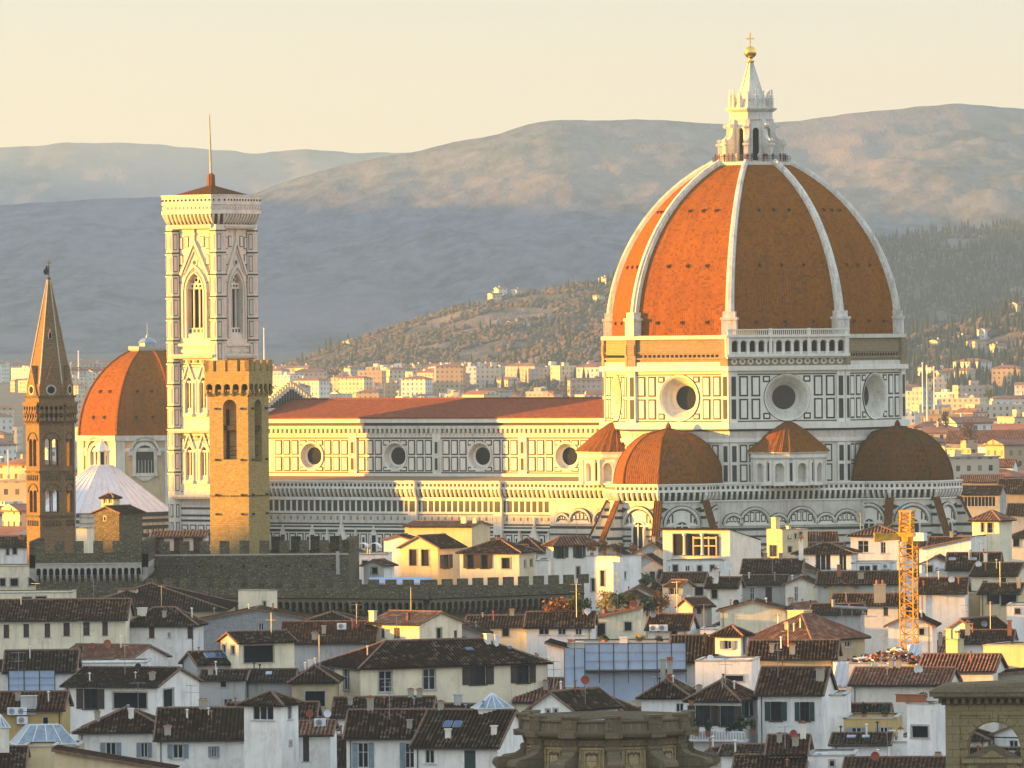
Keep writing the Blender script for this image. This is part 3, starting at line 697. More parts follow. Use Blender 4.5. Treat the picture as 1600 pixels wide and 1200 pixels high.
# ---- sacristy blocks and exedrae
for phi in (315, 225):
    w0 = octwall(0, 0, 29.5, 29, phi)
    mb = MB()
    if phi == 225: w0 = Wall(-31.5, -24, 0); W = 20
    else: W = 29
    w0.quad(mb, 0, W, 0, 26.4, 0, 4); 
    for u, sg in ((0, -1), (W, 1)):
        mb.face([w0.pt(u, 0), w0.pt(u, 0, -14), w0.pt(u, 26.4, -14), w0.pt(u, 26.4)] if sg < 0 else [w0.pt(u, 0, -14), w0.pt(u, 0), w0.pt(u, 26.4), w0.pt(u, 26.4, -14)], 4)
    mb.face([w0.pt(0, 26.3), w0.pt(W, 26.3), w0.pt(W, 26.3, -14), w0.pt(0, 26.3, -14)], 4)
    corbels(mb, w0, -.3, W + .3, 26.9)
    arch = [(3.2, 1.6), (7.4, 2.7), (12.0, 1.5), (16.5, 2.7), (21.2, 1.5), (25.2, 2.1)] if phi == 315 else [(7, 2.2), (12.5, 2.2), (3, 1.3), (17, 1.4)]
    for c, r in arch:
        halfdisc(mb, w0, c, 19.2, r, .12, 0); archring(mb, w0, c, 19.2, r, r + .35, .5, 4, 14); archring(mb, w0, c, 19.2, r - .35, r - .18, .2, 1, 14); archring(mb, w0, c, 19.2, r + .36, r + .5, .3, 1)
        w0.rect(mb, c - r - .3, c + r + .3, 18.8, 19.2, .3, 0)
        for k in (-.6, -.2, .2, .6): w0.rect(mb, c + k * r - .16 * r, c + k * r + .16 * r, 19.5, 19.2 + r * (.62 if abs(k) > .5 else .8), .18, 1, .12); w0.rect(mb, c + k * r - .1 * r, c + k * r + .1 * r, 19.7, 19.2 + r * (.54 if abs(k) > .5 else .72), .24, 0, .18)
    for z, h in ((17.9, .5), (16.6, .35), (15.0, .5), (13.4, .5), (11.8, .5), (10, .5), (8, .5)): w0.rect(mb, 0, W, z, z + h, .1, 1)
    for i in range(int(W / 2.2)): w0.panel(mb, .6 + i * 2.2, 2.2 + i * 2.2, 10.7, 13.2, .25, .14)
    sac = mb.build('sacristy', STONES, cath)
    cx, cy = 27.2 * math.cos(R(phi)), 27.2 * math.sin(R(phi)); rE = 7.0; n = 20
    mb = MB()
    for q in range(n):
        ap, sd_ = rE * math.cos(math.pi / n), 2 * rE * math.sin(math.pi / n)
        w = octwall(cx, cy, ap, sd_, q * 360 / n)
        if q % 2 == 0: w.openings(mb, 0, sd_, 26.3, 31.8, [(.22, sd_ - .22, 27.0, 29.7, 'round')], 0, 0, 4, .9); archring(mb, w, sd_ / 2, 29.7, sd_ / 2 - .22, sd_ / 2 - .02, .15, 0, 8)
        else:
            w.quad(mb, 0, sd_, 26.3, 31.8, 0, 0)
            for u in (.3, sd_ - .75): w.rect(mb, u, u + .45, 26.9, 31.2, .4, 0)
            w.rect(mb, .85, sd_ - .85, 27.2, 30.6, .04, 1)
            w.rect(mb, .3, sd_ - .3, 26.4, 27.0, .5, 0)
    mb.lathe(cx, cy, [(7.1, 31.2), (7.5, 31.6), (7.4, 32.2), (7.8, 32.5), (7.8, 32.8)], 16, 11.25, 0)
    ex = mb.build('exedra', STONES, sac)
    mb = MB(); n = 30; pts = [(8.1, 32.7), (6.6, 34.0), (3.6, 36.6), (1.4, 38.1), (.15, 38.5)]; al = 0
    for (r0, z0), (r1, z1) in zip(pts[:-1], pts[1:]):
        dl = math.hypot(r1 - r0, z1 - z0)
        for j in range(2 * n):
            a0, a1 = math.pi * j / n, math.pi * (j + 1) / n; k0, k1 = (1, .97) if j % 2 else (.97, 1)
            mb.face([(cx + r0 * k0 * math.cos(a0), cy + r0 * k0 * math.sin(a0), z0), (cx + r0 * k1 * math.cos(a1), cy + r0 * k1 * math.sin(a1), z0), (cx + r1 * k1 * math.cos(a1), cy + r1 * k1 * math.sin(a1), z1), (cx + r1 * k0 * math.cos(a0), cy + r1 * k0 * math.sin(a0), z1)], 0,
                    [(j * .9, al), (j * .9 + .9, al), (j * .9 + .9, al + dl), (j * .9, al + dl)])
        al += dl
    mb.build('exedra_roof', [M['dome_small']], ex)

# ================================================================ bell tower
ca, cb = -103.6, 34.5
bt = empty('bell_tower', (OX + ca * cr + cb * sr, OY + ca * sr - cb * cr, 0), R(CROT), 'tall square marble bell tower with pink and green panels and a flagpole', 'bell tower')
BS = [M['tower_marble'], M['green'], M['pink'], M['dark'], M['marble_old']]
HW = 5.75; CB, RB = 5.3, 1.62
mb = MB(); fac = MB()
STG = [(0, 24), (24, 37), (37, 51.8), (51.8, 77.4)]
for phi in (0, 90, 180, 270):
    w = octwall(0, 0, HW, 2 * HW, phi); c = HW
    w.quad(mb, 0, 2 * HW, 0, 24, 0, 0)
    for z0, z1, zb, zs in ((24, 37, 27.4, 32.6), (37, 51.8, 40.6, 46.2)):
        ops = [(c - 1.75 - .8, c - 1.75 + .8, zb, zs, 'pointed'), (c + 1.75 - .8, c + 1.75 + .8, zb, zs, 'pointed')]
        w.openings(mb, 0, 2 * HW, z0, z1, ops, 0, 0, 3, .9)
        for u0, u1, a, b, k in ops:
            m = (u0 + u1) / 2
            w.rect(mb, m - .09, m + .09, zb, zs + .3, -.2, 0, -.4); w.rect(mb, u0, u1, zb, zb + .9, -.15, 4, -.5); w.rect(mb, u0, u1, zs + .2, zs + .6, -.2, 4, -.5)
            for s_ in (-1, 1):
                w.rect(mb, m + s_ * .98 - .16, m + s_ * .98 + .16, zb - .4, zs + .2, .25, 0)
                a0 = (m + s_ * 1.3, zs + .9); a1 = (m, zs + 4.0)
                mb.beam(w.pt(*a0, .15), w.pt(*a1, .15), .3, .3, 0)
                w.rect(mb, m + s_ * .62 - .28, m + s_ * .62 + .28, zs + 1.9, zs + 2.5, .1, 1 if s_ > 0 else 2)
            w.rect(mb, u0 - .3, u1 + .3, zb - .8, zb - .2, .5, 0)
            w.poly(mb, [(m - .5, zs + 1.8), (m + .5, zs + 1.8), (m, zs + 3.2)], .1, 2)
            w.rect(mb, m - 1.6, m + 1.6, zs + 3.2, zs + 3.35, .08, 1)
        for s_ in (-1, 1):
            w.rect(mb, c + s_ * 3.15 - .28, c + s_ * 3.15 + .28, zb + .4, zs + .6, .08, 2); w.rect(mb, c + s_ * 3.15 - .28, c + s_ * 3.15 + .28, zs + 1.2, zs + 3, .08, 1)
            w.rect(mb, c + s_ * 3.15 - .16, c + s_ * 3.15 + .16, zs + 1.4, zs + 2.8, .13, 0, .08)
            w.rect(mb, c + s_ * 3.7 - .05, c + s_ * 3.7 + .05, zb - .8, zs + 4, .08, 1)
        w.rect(mb, c - .16, c + .16, zb, zs + .6, .08, 2)
        for k_ in range(5):
            zq = z0 + 1.0 + k_ * (z1 - z0 - 3.2) / 4
            for u0_, u1_ in ((.5, c - 3.4), (c + 3.4, 2 * HW - .5)): w.rect(mb, u0_, u1_, zq, zq + .16, .07, 1)
        w.rect(mb, 0, 2 * HW, z1 - 1.9, z1 - 1.7, .1, 1)
        for i in range(12): w.rect(mb, .9 + i * .85, 1.4 + i * .85, z1 - 1.5, z1 - .9, .1, 2 if i % 2 else 1)
    # belfry
    w.openings(mb, 0, 2 * HW, 51.8, 77.4, [(c - 2.0, c + 2.0, 56.0, 64.4, 'pointed')], 0, 0, 3, 1.6)
    for k in (-.67, .67): w.rect(mb, c + k - .11, c + k + .11, 56, 65.2, -.5, 0, -.8)
    w.rect(mb, c - 2, c + 2, 56, 57.2, -.4, 4, -.9)
    for i in range(4): w.rect(mb, c - 1.75 + i * 1.0, c - 1.25 + i * 1.0, 56.3, 56.9, -.36, 1, -.4)
    w.rect(mb, c - 2, c + 2, 64.8, 66.0, -.5, 0, -.8)
    w.annulus(mb, c, 66.6, .35, .62, -.5, -.5, 0, 12)
    for k in (-.95, 0, .95): w.disc(mb, c + k, 65.4, .28, -.47, 3, 10)
    a_ = w.arch(c - 2.0, c + 2.0, 64.4, 'pointed')
    for off, th, prd, mi in ((.18, .36, .25, 0), (.55, .3, .15, 2), (.85, .35, .4, 0)):
        g = [(c + (u - c) * (2 + off) / 2, 64.4 + (z - 64.4) * (2 + off) / 2) for u, z in a_]
        for p, q in zip(g[:-1], g[1:]): mb.beam(w.pt(*p, prd / 2), w.pt(*q, prd / 2), prd, th, mi, up=w.n + (0,) if False else (w.n[0], w.n[1], 0))
        for s_ in (-1, 1): w.rect(mb, c + s_ * (2 + off) - th / 2, c + s_ * (2 + off) + th / 2, 55.2, 64.4, prd, mi)
    for s_ in (-1, 1):
        mb.beam(w.pt(c + s_ * 3.3, 67.6, .2), w.pt(c, 74.2, .2), .5, .5, 0); mb.beam(w.pt(c + s_ * 2.5, 67.9, .1), w.pt(c, 72.6, .1), .3, .25, 2)
        for i in range(6): k = (i + .5) / 6; mb.box(*[v for q in zip([x - .16 for x in w.pt(c + s_ * 3.3 * (1 - k), 68.0 + 6.6 * k, .2)], [x + .16 for x in w.pt(c + s_ * 3.3 * (1 - k), 68.0 + 6.6 * k, .2)]) for v in q], 0)
        for (u, z0, z1, hw, mi) in ((3.2, 57, 60, .3, 2), (3.2, 61, 64, .3, 2), (3.2, 69.5, 71.6, .45, 1), (3.2, 72.6, 75, .45, 1), (1.9, 73, 75.2, .55, 1)):
            w.rect(mb, c + s_ * u - hw, c + s_ * u + hw, z0, z1, .08, mi); w.rect(mb, c + s_ * u - hw + .16, c + s_ * u + hw - .16, z0 + .16, z1 - .16, .14, 0 if mi == 1 else 2, .08)
        w.rect(mb, c + s_ * 3.62 - .06, c + s_ * 3.62 + .06, 55, 76, .08, 1)
    w.annulus(mb, c, 70.0, .45, .75, .14, .14, 4, 14); w.disc(mb, c, 70.0, .4, .12, 1, 12)
    w.rect(mb, c - .13, c + .13, 74.2, 76.8, .3, 0); w.rect(mb, c - .3, c + .3, 75.4, 75.8, .4, 0)
    for z, h, o, mi in ((77.0, .4, .4, 0), (76.5, .25, .1, 1), (53.6, .5, .5, 0), (52.4, .5, .2, 4)): w.rect(mb, 0, 2 * HW, z, z + h, o, mi)
    for z in (59.2, 62.6, 66.0, 69.4, 72.8): w.rect(mb, .6, c - 2.9, z, z + .16, .09, 1); w.rect(mb, c + 2.9, 2 * HW - .6, z, z + .16, .09, 1)
    # base storeys
    for z0, z1 in ((14, 18.6), (7, 12.5)):
        for k in (-2.9, -.95, 1.0, 2.95): w.panel(mb, c + k - .75, c + k + .75, z0, z1, .22, .1); w.rect(mb, c + k - .3, c + k + .3, z0 + .7, z1 - .9, .24, 1 if k > 0 else 3, .17)
    for z in (13, 19.2, 20.2, 21.6): w.rect(mb, 0, 2 * HW, z, z + .4, .1, 1)
    w.rect(mb, 0, 2 * HW, 22.4, 23.4, .08, 2)
for sx in (-1, 1):
    for sy in (-1, 1):
        for q in range(8):
            w = octwall(sx * CB, sy * CB, RB * C225, 2 * RB * S225, q * 45); sd_ = 2 * RB * S225
            w.quad(mb, 0, sd_, 0, 77.4, 0, 0)
            z = 25.2
            while z < 75:
                for zz in (24, 37, 51.8):
                    pass
                w.rect(mb, .22, sd_ - .22, z, z + 3.1, .06, 1 if q % 2 else 2); w.rect(mb, .34, sd_ - .34, z + .16, z + 2.94, .1, 0, .06); w.rect(mb, .47, sd_ - .47, z + .35, z + 2.75, .13, 2, .1)
                w.rect(mb, -.03, sd_ + .03, z + 3.55, z + 3.85, .1, 1); w.rect(mb, -.05, sd_ + .05, z + 3.3, z + 3.5, .2, 0)
                z += 4.3
            for z in (6, 9.5, 13, 16.5, 20): w.rect(mb, .3, sd_ - .3, z, z + 2.6, .06, 1); w.rect(mb, .46, sd_ - .46, z + .2, z + 2.4, .11, 0, .06)
bt_body = mb.build('tower_shaft', BS, bt)
mb = MB()
for z, o in ((23.6, .45), (36.6, .45), (51.2, .5), (76.6, .35)):
    mb = MB()
    e = CB + RB * C225 + o; k = e * .3
    pl = [(-e, -e + k), (-e + k, -e), (e - k, -e), (e, -e + k), (e, e - k), (e - k, e), (-e + k, e), (-e, e - k)]
    mb.hull([(x * .96, y * .96, z) for x, y in pl], [(x, y, z + .45) for x, y in pl], 0); mb.hull([(x, y, z + .45) for x, y in pl], [(x, y, z + .8) for x, y in pl], 4)
    mb.build('string_course', BS, bt)
mb = MB(); e = 8.0; k = 2.3
pl = [(-e, -e + k), (-e + k, -e), (e - k, -e), (e, -e + k), (e, e - k), (e - k, e), (-e + k, e), (-e, e - k)]
mb.hull([(x * .84, y * .84, 77.4) for x, y in pl], [(x * .84, y * .84, 80.0) for x, y in pl], 1)
mb.hull([(x, y, 79.5) for x, y in pl], [(x, y, 80.2) for x, y in pl], 0); mb.hull([(x * .97, y * .97, 80.2) for x, y in pl], [(x * .97, y * .97, 81.3) for x, y in pl], 4)
mb.hull([(x * .99, y * .99, 81.3) for x, y in pl], [(x * .99, y * .99, 83.0) for x, y in pl], 0); mb.hull([(x * 1.01, y * 1.01, 83.0) for x, y in pl], [(x * 1.01, y * 1.01, 83.25) for x, y in pl], 4)
for i in range(8):
    a, b = Vector(pl[i] + (0,)), Vector(pl[(i + 1) % 8] + (0,)); ln = (b - a).length; n = max(2, int(ln / .9)); ang = math.degrees(math.atan2(b.y - a.y, b.x - a.x)); w = Wall(a.x, a.y, ang)
    for j in range(n):
        c = ln * (j + .5) / n; p = [(-.12, 79.5), (-.2, 79.0), (-.75, 78.0), (-1.25, 77.5), (-1.4, 79.5)]
        mb.hull([w.pt(c - .2, z, o) for o, z in p], [w.pt(c + .2, z, o) for o, z in p], 0)
        w.rect(mb, c - .14, c + .14, 82.0, 82.4, .05, 3, -.2); w.rect(mb, c - .3, c + .3, 80.45, 80.95, -.1, 2, -.3)
mb.build('cornice', BS, bt)
mb = MB(); mb.hull([(x * .9, y * .9, 82.9) for x, y in pl], [(x * .06, y * .06, 85.2) for x, y in pl], 0)
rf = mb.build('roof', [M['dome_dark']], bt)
mb = MB(); mb.lathe(0, 0, [(.85, 84.8), (.75, 87.2), (.35, 87.6)], 8, 0, 0); mb.bar((0, 0, 87.4), (-.3, 0, 99.2), .26, 6, 1, .12)
mb.build('flagpole', [M['dome_small'], M['sill']], bt)
# ================================================================ other monuments
def site(name, xc, D, a, label, cat, py=900):
    g = math.atan((xc - PX) / F); aw = R(a) + g
    p = P(xc, py, D)
    o = empty(name, (p.x, p.y, 0), -aw, label, cat)
    o['_s'] = F / D; o['_a'] = a; o['_xc'] = xc; o['_D'] = D
    return o
def ztop(px, py, D): return P(px, py, D).z
def crenel(mb, w, u0, u1, z, mw, gap, h, th=.7, mi=0):
    n = max(1, round((u1 - u0 + gap) / (mw + gap))); st = (u1 - u0 - mw) / max(1, n - 1)
    for i in range(n): w.rect(mb, u0 + i * st, u0 + i * st + mw, z, z + h, 0, mi, -th)
def gallery(mb, w, u0, u1, zt, zb, sp, o=.9, mi=0, dk=1, hw=.34, kind='round'):
    n = max(1, round((u1 - u0) / sp)); d = (u1 - u0) / n
    w2 = Wall(*w.pt(0, 0, o)[:2], math.degrees(w.a))
    w2.openings(mb, u0, u1, zb, zt, [(u0 + i * d + d * (.5 - hw), u0 + (i + 1) * d - d * (.5 - hw), zb, zb + (zt - zb) * .42, kind) for i in range(n)], mi, mi, dk, o - .08)
    for i in range(n + 1):
        c = min(max(u0 + i * d, u0 + .2), u1 - .2)
        mb.hull([w.pt(c - .2, z, q) for z, q in ((zb, o), (zb - .5, .6), (zb - 1.0, 0), (zb, 0))], [w.pt(c + .2, z, q) for z, q in ((zb, o), (zb - .5, .6), (zb - 1.0, 0), (zb, 0))], mi)

# ---- stone tower of the old fortress
t = site('stone_tower', 390, 1006, 28, 'tall square crenellated stone tower standing in front of the marble bell tower', 'tower')
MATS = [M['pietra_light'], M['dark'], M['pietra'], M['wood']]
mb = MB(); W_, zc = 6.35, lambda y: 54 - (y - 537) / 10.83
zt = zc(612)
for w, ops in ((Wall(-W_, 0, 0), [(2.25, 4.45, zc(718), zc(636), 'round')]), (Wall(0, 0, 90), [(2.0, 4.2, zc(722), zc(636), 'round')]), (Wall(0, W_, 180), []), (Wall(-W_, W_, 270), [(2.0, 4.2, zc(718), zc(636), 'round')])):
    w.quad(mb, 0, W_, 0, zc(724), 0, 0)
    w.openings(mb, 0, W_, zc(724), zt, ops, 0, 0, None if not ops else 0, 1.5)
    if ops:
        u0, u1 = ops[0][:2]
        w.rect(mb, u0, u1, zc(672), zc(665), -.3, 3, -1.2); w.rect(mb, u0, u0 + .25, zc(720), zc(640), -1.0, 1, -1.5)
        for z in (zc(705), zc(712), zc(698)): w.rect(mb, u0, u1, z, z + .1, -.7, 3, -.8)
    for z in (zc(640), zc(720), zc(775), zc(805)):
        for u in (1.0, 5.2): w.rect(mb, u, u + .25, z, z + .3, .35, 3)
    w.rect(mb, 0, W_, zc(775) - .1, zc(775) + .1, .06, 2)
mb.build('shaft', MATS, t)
mb = MB(); e = .48
for w in (Wall(-W_ - e, -e, 0), Wall(e, -e, 90), Wall(e, W_ + e, 180), Wall(-W_ - e, W_ + e, 270)):
    L2 = W_ + 2 * e; wi = Wall(*w.pt(0, 0, -e)[:2], math.degrees(w.a))
    gallery(mb, wi, .05, L2 - .05, zc(600), zt + .3, 1.32, e, 0, 1, .36)
    w.quad(mb, 0, L2, zc(600), zc(580), 0, 0)
    w.quad(mb, L2, 0, zc(600), zc(580), -.7, 0)
    mb.face([w.pt(0, zc(580)), w.pt(L2, zc(580)), w.pt(L2, zc(580), -.7), w.pt(0, zc(580), -.7)], 0)
    crenel(mb, w, 0, L2, zc(580), 1.45, .75, 1.6, .7, 0)
mb.face([(-W_ - e + .7, -e + .7, zc(592)), (e - .7, -e + .7, zc(592)), (e - .7, W_ + e - .7, zc(592)), (-W_ - e + .7, W_ + e - .7, zc(592))], 2)
mb.build('battlement', MATS, t)

# ---- fortress: rear block and front block
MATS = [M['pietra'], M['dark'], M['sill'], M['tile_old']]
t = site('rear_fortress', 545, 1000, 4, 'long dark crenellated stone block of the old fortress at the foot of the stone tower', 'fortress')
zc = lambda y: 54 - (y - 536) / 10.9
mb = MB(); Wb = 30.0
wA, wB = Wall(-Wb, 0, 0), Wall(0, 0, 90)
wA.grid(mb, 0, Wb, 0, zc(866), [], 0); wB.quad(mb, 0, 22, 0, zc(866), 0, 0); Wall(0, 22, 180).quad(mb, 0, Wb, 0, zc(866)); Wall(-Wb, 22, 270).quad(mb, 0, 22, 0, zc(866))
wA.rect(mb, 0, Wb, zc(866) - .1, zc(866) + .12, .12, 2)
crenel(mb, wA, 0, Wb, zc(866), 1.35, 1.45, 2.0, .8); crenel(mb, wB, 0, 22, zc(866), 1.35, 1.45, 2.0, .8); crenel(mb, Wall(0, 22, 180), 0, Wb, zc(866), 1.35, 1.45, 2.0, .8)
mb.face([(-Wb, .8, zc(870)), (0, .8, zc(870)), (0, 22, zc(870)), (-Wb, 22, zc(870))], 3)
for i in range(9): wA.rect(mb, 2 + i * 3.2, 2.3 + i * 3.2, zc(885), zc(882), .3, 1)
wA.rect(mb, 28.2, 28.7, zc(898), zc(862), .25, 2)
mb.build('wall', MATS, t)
t2 = site('wing_fortress', 222, 985, 3, 'left wing of the fortress with a corbelled arch gallery under its battlements', 'fortress')
zc = lambda y: 54 - (y - 539) / 11.07
mb = MB(); Wb = 15.0
for w, L2 in ((Wall(-Wb, 0, 0), Wb), (Wall(0, 0, 90), 20), (Wall(-Wb, 20, 270), 20)):
    w.quad(mb, 0, L2, 0, zc(905), 0, 0); w.quad(mb, 0, L2, zc(905), zc(864), -.05, 0)
    gallery(mb, w, 0, L2, zc(880), zc(898), .89, .9, 2, 1, .36)
    w2 = Wall(*w.pt(0, 0, .9)[:2], math.degrees(w.a)); w2.quad(mb, 0, L2, zc(880), zc(866), 0, 0); w2.quad(mb, L2, 0, zc(880), zc(866), -.8, 0)
    mb.face([w2.pt(0, zc(866)), w2.pt(L2, zc(866)), w2.pt(L2, zc(866), -.8), w2.pt(0, zc(866), -.8)], 0); w2.rect(mb, 0, L2, zc(881), zc(879), .1, 2)
    crenel(mb, w2, 0, L2, zc(866), 1.35, 1.15, 1.9, .8)
mb.face([(-Wb, 0, zc(872)), (0, 0, zc(872)), (0, 20, zc(872)), (-Wb, 20, zc(872))], 3)
mb.build('wall', MATS, t2)
t3 = site('front_fortress', 665, 958, 24, 'low front block of the fortress with corner, arch gallery and crenels behind the rooftops', 'fortress')
s_ = F / 958; zc = lambda y: 54 - (y - 534.4) / s_
WA_, WB_ = 440 / s_ / math.cos(R(24)), 27.0
mb = MB(); mg = MB()
for w, L2 in ((Wall(-WA_, 0, 0), WA_), (Wall(0, 0, 61), WB_)):
    w.quad(mb, 0, L2, 0, zc(935), 0, 0)
    gallery(mg, w, 0, L2, zc(936), zc(952), 1.0, .9, 0, 1, .36)
    w2 = Wall(*w.pt(0, 0, .9)[:2], math.degrees(w.a)); w2.quad(mb, -.0, L2 + .9 * (L2 == WA_), zc(936), zc(920), 0, 0); w2.quad(mb, L2, 0, zc(936), zc(920), -.8, 0)
    w2.rect(mb, 0, L2, zc(937), zc(935.5), .12, 1)
    mb.face([w2.pt(0, zc(920)), w2.pt(L2, zc(920)), w2.pt(L2, zc(920), -.8), w2.pt(0, zc(920), -.8)], 0)
    crenel(mb, w2, 0, L2 + .9, zc(920), 1.35, 1.3, 1.25, .8)
mb.face([(-WA_, .2, zc(924)), (0, .2, zc(924)), (WB_ * math.cos(R(61)), WB_ * math.sin(R(61)), zc(924)), (-WA_, WB_ * .9, zc(924))], 3)
mb.build('wall', MATS, t3); mg.build('arch_gallery', [M['sand_dark'], M['dark']], t3)

# ---- slim hexagonal tower with spire
D = 1030.0; c = P(80.5, 860, D); g = math.atan((80.5 - PX) / F)
t = empty('spire_tower', (c.x, c.y, 0), -g, 'slender hexagonal brown stone bell tower with a pointed spire at the left', 'tower')
MATS = [M['brick'], M['dark'], M['sill'], M['pietra']]
zc = lambda y: 54 - (y - 540) / 10.58
RH = 3.62; ROT = -90 - 27
mb = MB(); sd_ = RH; ap = RH * math.cos(R(30))
for q in range(6):
    w = octwall(0, 0, ap, sd_, ROT + 30 + 60 * q); c_ = sd_ / 2
    w.quad(mb, 0, sd_, 0, zc(805), 0, 0)
    for zb, zt, zz0, zz1 in ((zc(800), zc(770), zc(805), zc(745)), (zc(728), zc(690), zc(737), zc(660))):
        w.openings(mb, 0, sd_, zz0, zz1, [(c_ - .98, c_ - .1, zb, zt, 'round'), (c_ + .1, c_ + .98, zb, zt, 'round')], 0, 0, None, .7)
        archring(mb, w, c_, zt + .15, 1.15, 1.35, .12, 3, 10)
    w.quad(mb, 0, sd_, zc(745), zc(737), 0, 0); w.quad(mb, 0, sd_, zc(660), zc(620), 0, 0)
    for z in (zc(806), zc(737), zc(661), zc(620)): w.rect(mb, -.1, sd_ + .1, z - .12, z + .2, .2, 3)
    for zt in (zc(745) + .1, zc(804) - 1.0): 
        for i in range(6): w.rect(mb, .35 + i * .5, .6 + i * .5, zt - .6, zt + .2, .15, 3)
    gallery(mb, w, .05, sd_ - .05, zc(645), zc(652), .72, .3, 0, 1, .34, 'pointed'); gallery(mb, w, .05, sd_ - .05, zc(632), zc(640), .72, .45, 0, 1, .34)
    w.rect(mb, -.2, sd_ + .2, zc(632), zc(628), .5, 0)
mb.build('shaft', MATS, t)
mb = MB()
for q in range(6):                             # inner dark pier so that the belfry reads hollow at the far side
    pass
mb = MB(); RS = 3.45
for q in range(6):
    w = octwall(0, 0, RS * math.cos(R(30)), RS, ROT + 30 + 60 * q); c_ = RS / 2
    w.quad(mb, 0, RS, zc(628), zc(618), 0, 2); w.quad(mb, 0, RS, zc(618), zc(600), 0, 0)
    w.poly(mb, [(c_ - 1.35, zc(618)), (c_ + 1.35, zc(618)), (c_, zc(571))], .25, 0, -.9)
    w.annulus(mb, c_, zc(609), .55, .78, .32, .3, 2, 14); w.disc(mb, c_, zc(609), .55, .3, 1, 12)
    for k in range(4): w.disc(mb, c_ + .3 * math.cos(R(90 * k)), zc(609) + .3 * math.sin(R(90 * k)), .2, .33, 1, 8)
sp = mb.build('gable_ring', MATS, t)
mb = MB(); mb.lathe(0, 0, [(3.35, zc(603)), (2.75, zc(572)), (1.45, zc(505)), (.28, zc(437))], 6, ROT, 0)
for q in range(6):
    a = R(ROT + 60 * q); mb.bar((3.35 * math.cos(a), 3.35 * math.sin(a), zc(603)), (.28 * math.cos(a), .28 * math.sin(a), zc(437)), .13, 5, 1, .08)
for q in range(6):
    w = octwall(0, 0, 2.25 * math.cos(R(30)), 2.25, ROT + 30 + 60 * q)
    if q % 2 == 0: w.poly(mb, [(.85, zc(530)), (1.4, zc(530)), (1.4, zc(522)), (1.12, zc(514)), (.85, zc(522))], .1, 1, -.6); w.poly(mb, [(.95, zc(529)), (1.3, zc(529)), (1.3, zc(522)), (1.12, zc(517)), (.95, zc(522))], .14, 2, .1)
mb.build('spire', [M['brick'], M['sill'], M['dark']], t)
mb = MB(); mb.bar((0, 0, zc(438)), (0, 0, zc(407)), .09, 5, 0); mb.lathe(0, 0, [(.1, zc(438)), (.3, zc(435.5)), (.1, zc(433))], 8, 0, 0); mb.bar((-.35, 0, zc(411)), (.35, 0, zc(411)), .07, 4, 0)
mb.hull([(-.65, -.1, zc(429)), (-.15, -.1, zc(429.5)), (-.1, -.1, zc(422)), (-.2, -.1, zc(416)), (-.4, -.1, zc(415)), (-.5, -.1, zc(419)), (-.85, -.1, zc(424))], [(-.65, .15, zc(429)), (-.15, .15, zc(429.5)), (-.1, .15, zc(422)), (-.2, .15, zc(416)), (-.4, .15, zc(415)), (-.5, .15, zc(419)), (-.85, .15, zc(424))], 0)
mb.build('weather_vane', [M['dmetal']], t)
mb = MB(); a = R(ROT + 60 * 1 + 52); mb.bar((3.55 * math.cos(a), 3.55 * math.sin(a), 10), (3.55 * math.cos(a), 3.55 * math.sin(a), zc(640)), .13, 6, 0)
mb.build('rain_pipe', [M['sill']], t)

# ---- chapel dome behind
D = 1646.0; c = P(232, 700, D); g = math.atan((232 - PX) / F)
t = empty('chapel_dome', (c.x, c.y, 0), -g, 'smaller smooth terracotta dome with white framed windows, left of the bell tower', 'church')
zc = lambda y: 54 - (y - 538.5) / 6.62
ROT = -90 - 25.5; RC = 17.4; MATS = [M['ochre'], M['marble_old'], M['glass'], M['tan'], M['dark']]
mb = MB(); sd_ = 2 * RC * S225; ap = RC * C225
for q in range(8):
    w = octwall(0, 0, ap, sd_, ROT + 22.5 + 45 * q); c_ = sd_ / 2
    w.quad(mb, 0, sd_, 0, zc(760), 0, 3)
    w.openings(mb, 0, sd_, zc(760), zc(680), [(c_ - 2.1, c_ + 2.1, zc(737), zc(708), 'round')], 3, 1, 2, .8)
    w.rect(mb, -.2, sd_ + .2, zc(687), zc(679), .7, 1); w.rect(mb, 0, 2.0, zc(790), zc(687), .3, 1); w.rect(mb, sd_ - 2.0, sd_, zc(790), zc(687), .3, 1)
    w.rect(mb, 2, sd_ - 2, zc(704), zc(698), .15, 1)
    archring(mb, w, c_, zc(708), 2.1, 2.9, .5, 1, 12); archring(mb, w, c_, zc(703), 2.9, 3.4, .7, 1, 12)
    for s_ in (-1, 1): w.rect(mb, c_ + s_ * 2.5 - .4, c_ + s_ * 2.5 + .4, zc(738), zc(708), .5, 1); w.rect(mb, c_ + s_ * 3.3 - .5, c_ + s_ * 3.3 + .5, zc(710), zc(700), .7, 1)
    w.rect(mb, c_ - 3, c_ + 3, zc(742), zc(737), .6, 1); w.poly(mb, [(c_ - 2.4, zc(742)), (c_ - .6, zc(749)), (c_ + .6, zc(749)), (c_ + 2.4, zc(742))], .4, 1)
    for k in range(-2, 3): w.rect(mb, c_ + k * .75 - .07, c_ + k * .75 + .07, zc(737), zc(717), -.6, 1, -.8)
mb.build('drum', MATS, t)
f = dome_profile(17.3, 4.3, zc(680), 20.0)
mb = MB(); dome_faces(mb, 0, 0, f, 8, ROT, 14)
d = mb.build('dome', [M['dome_tile']], t)
for q in range(8):
    mb = MB(); rib(mb, 0, 0, f, ROT + 45 * q, .75, .5, .25, .3, 14); mb.build('rib', [M['dome_tile']], d)
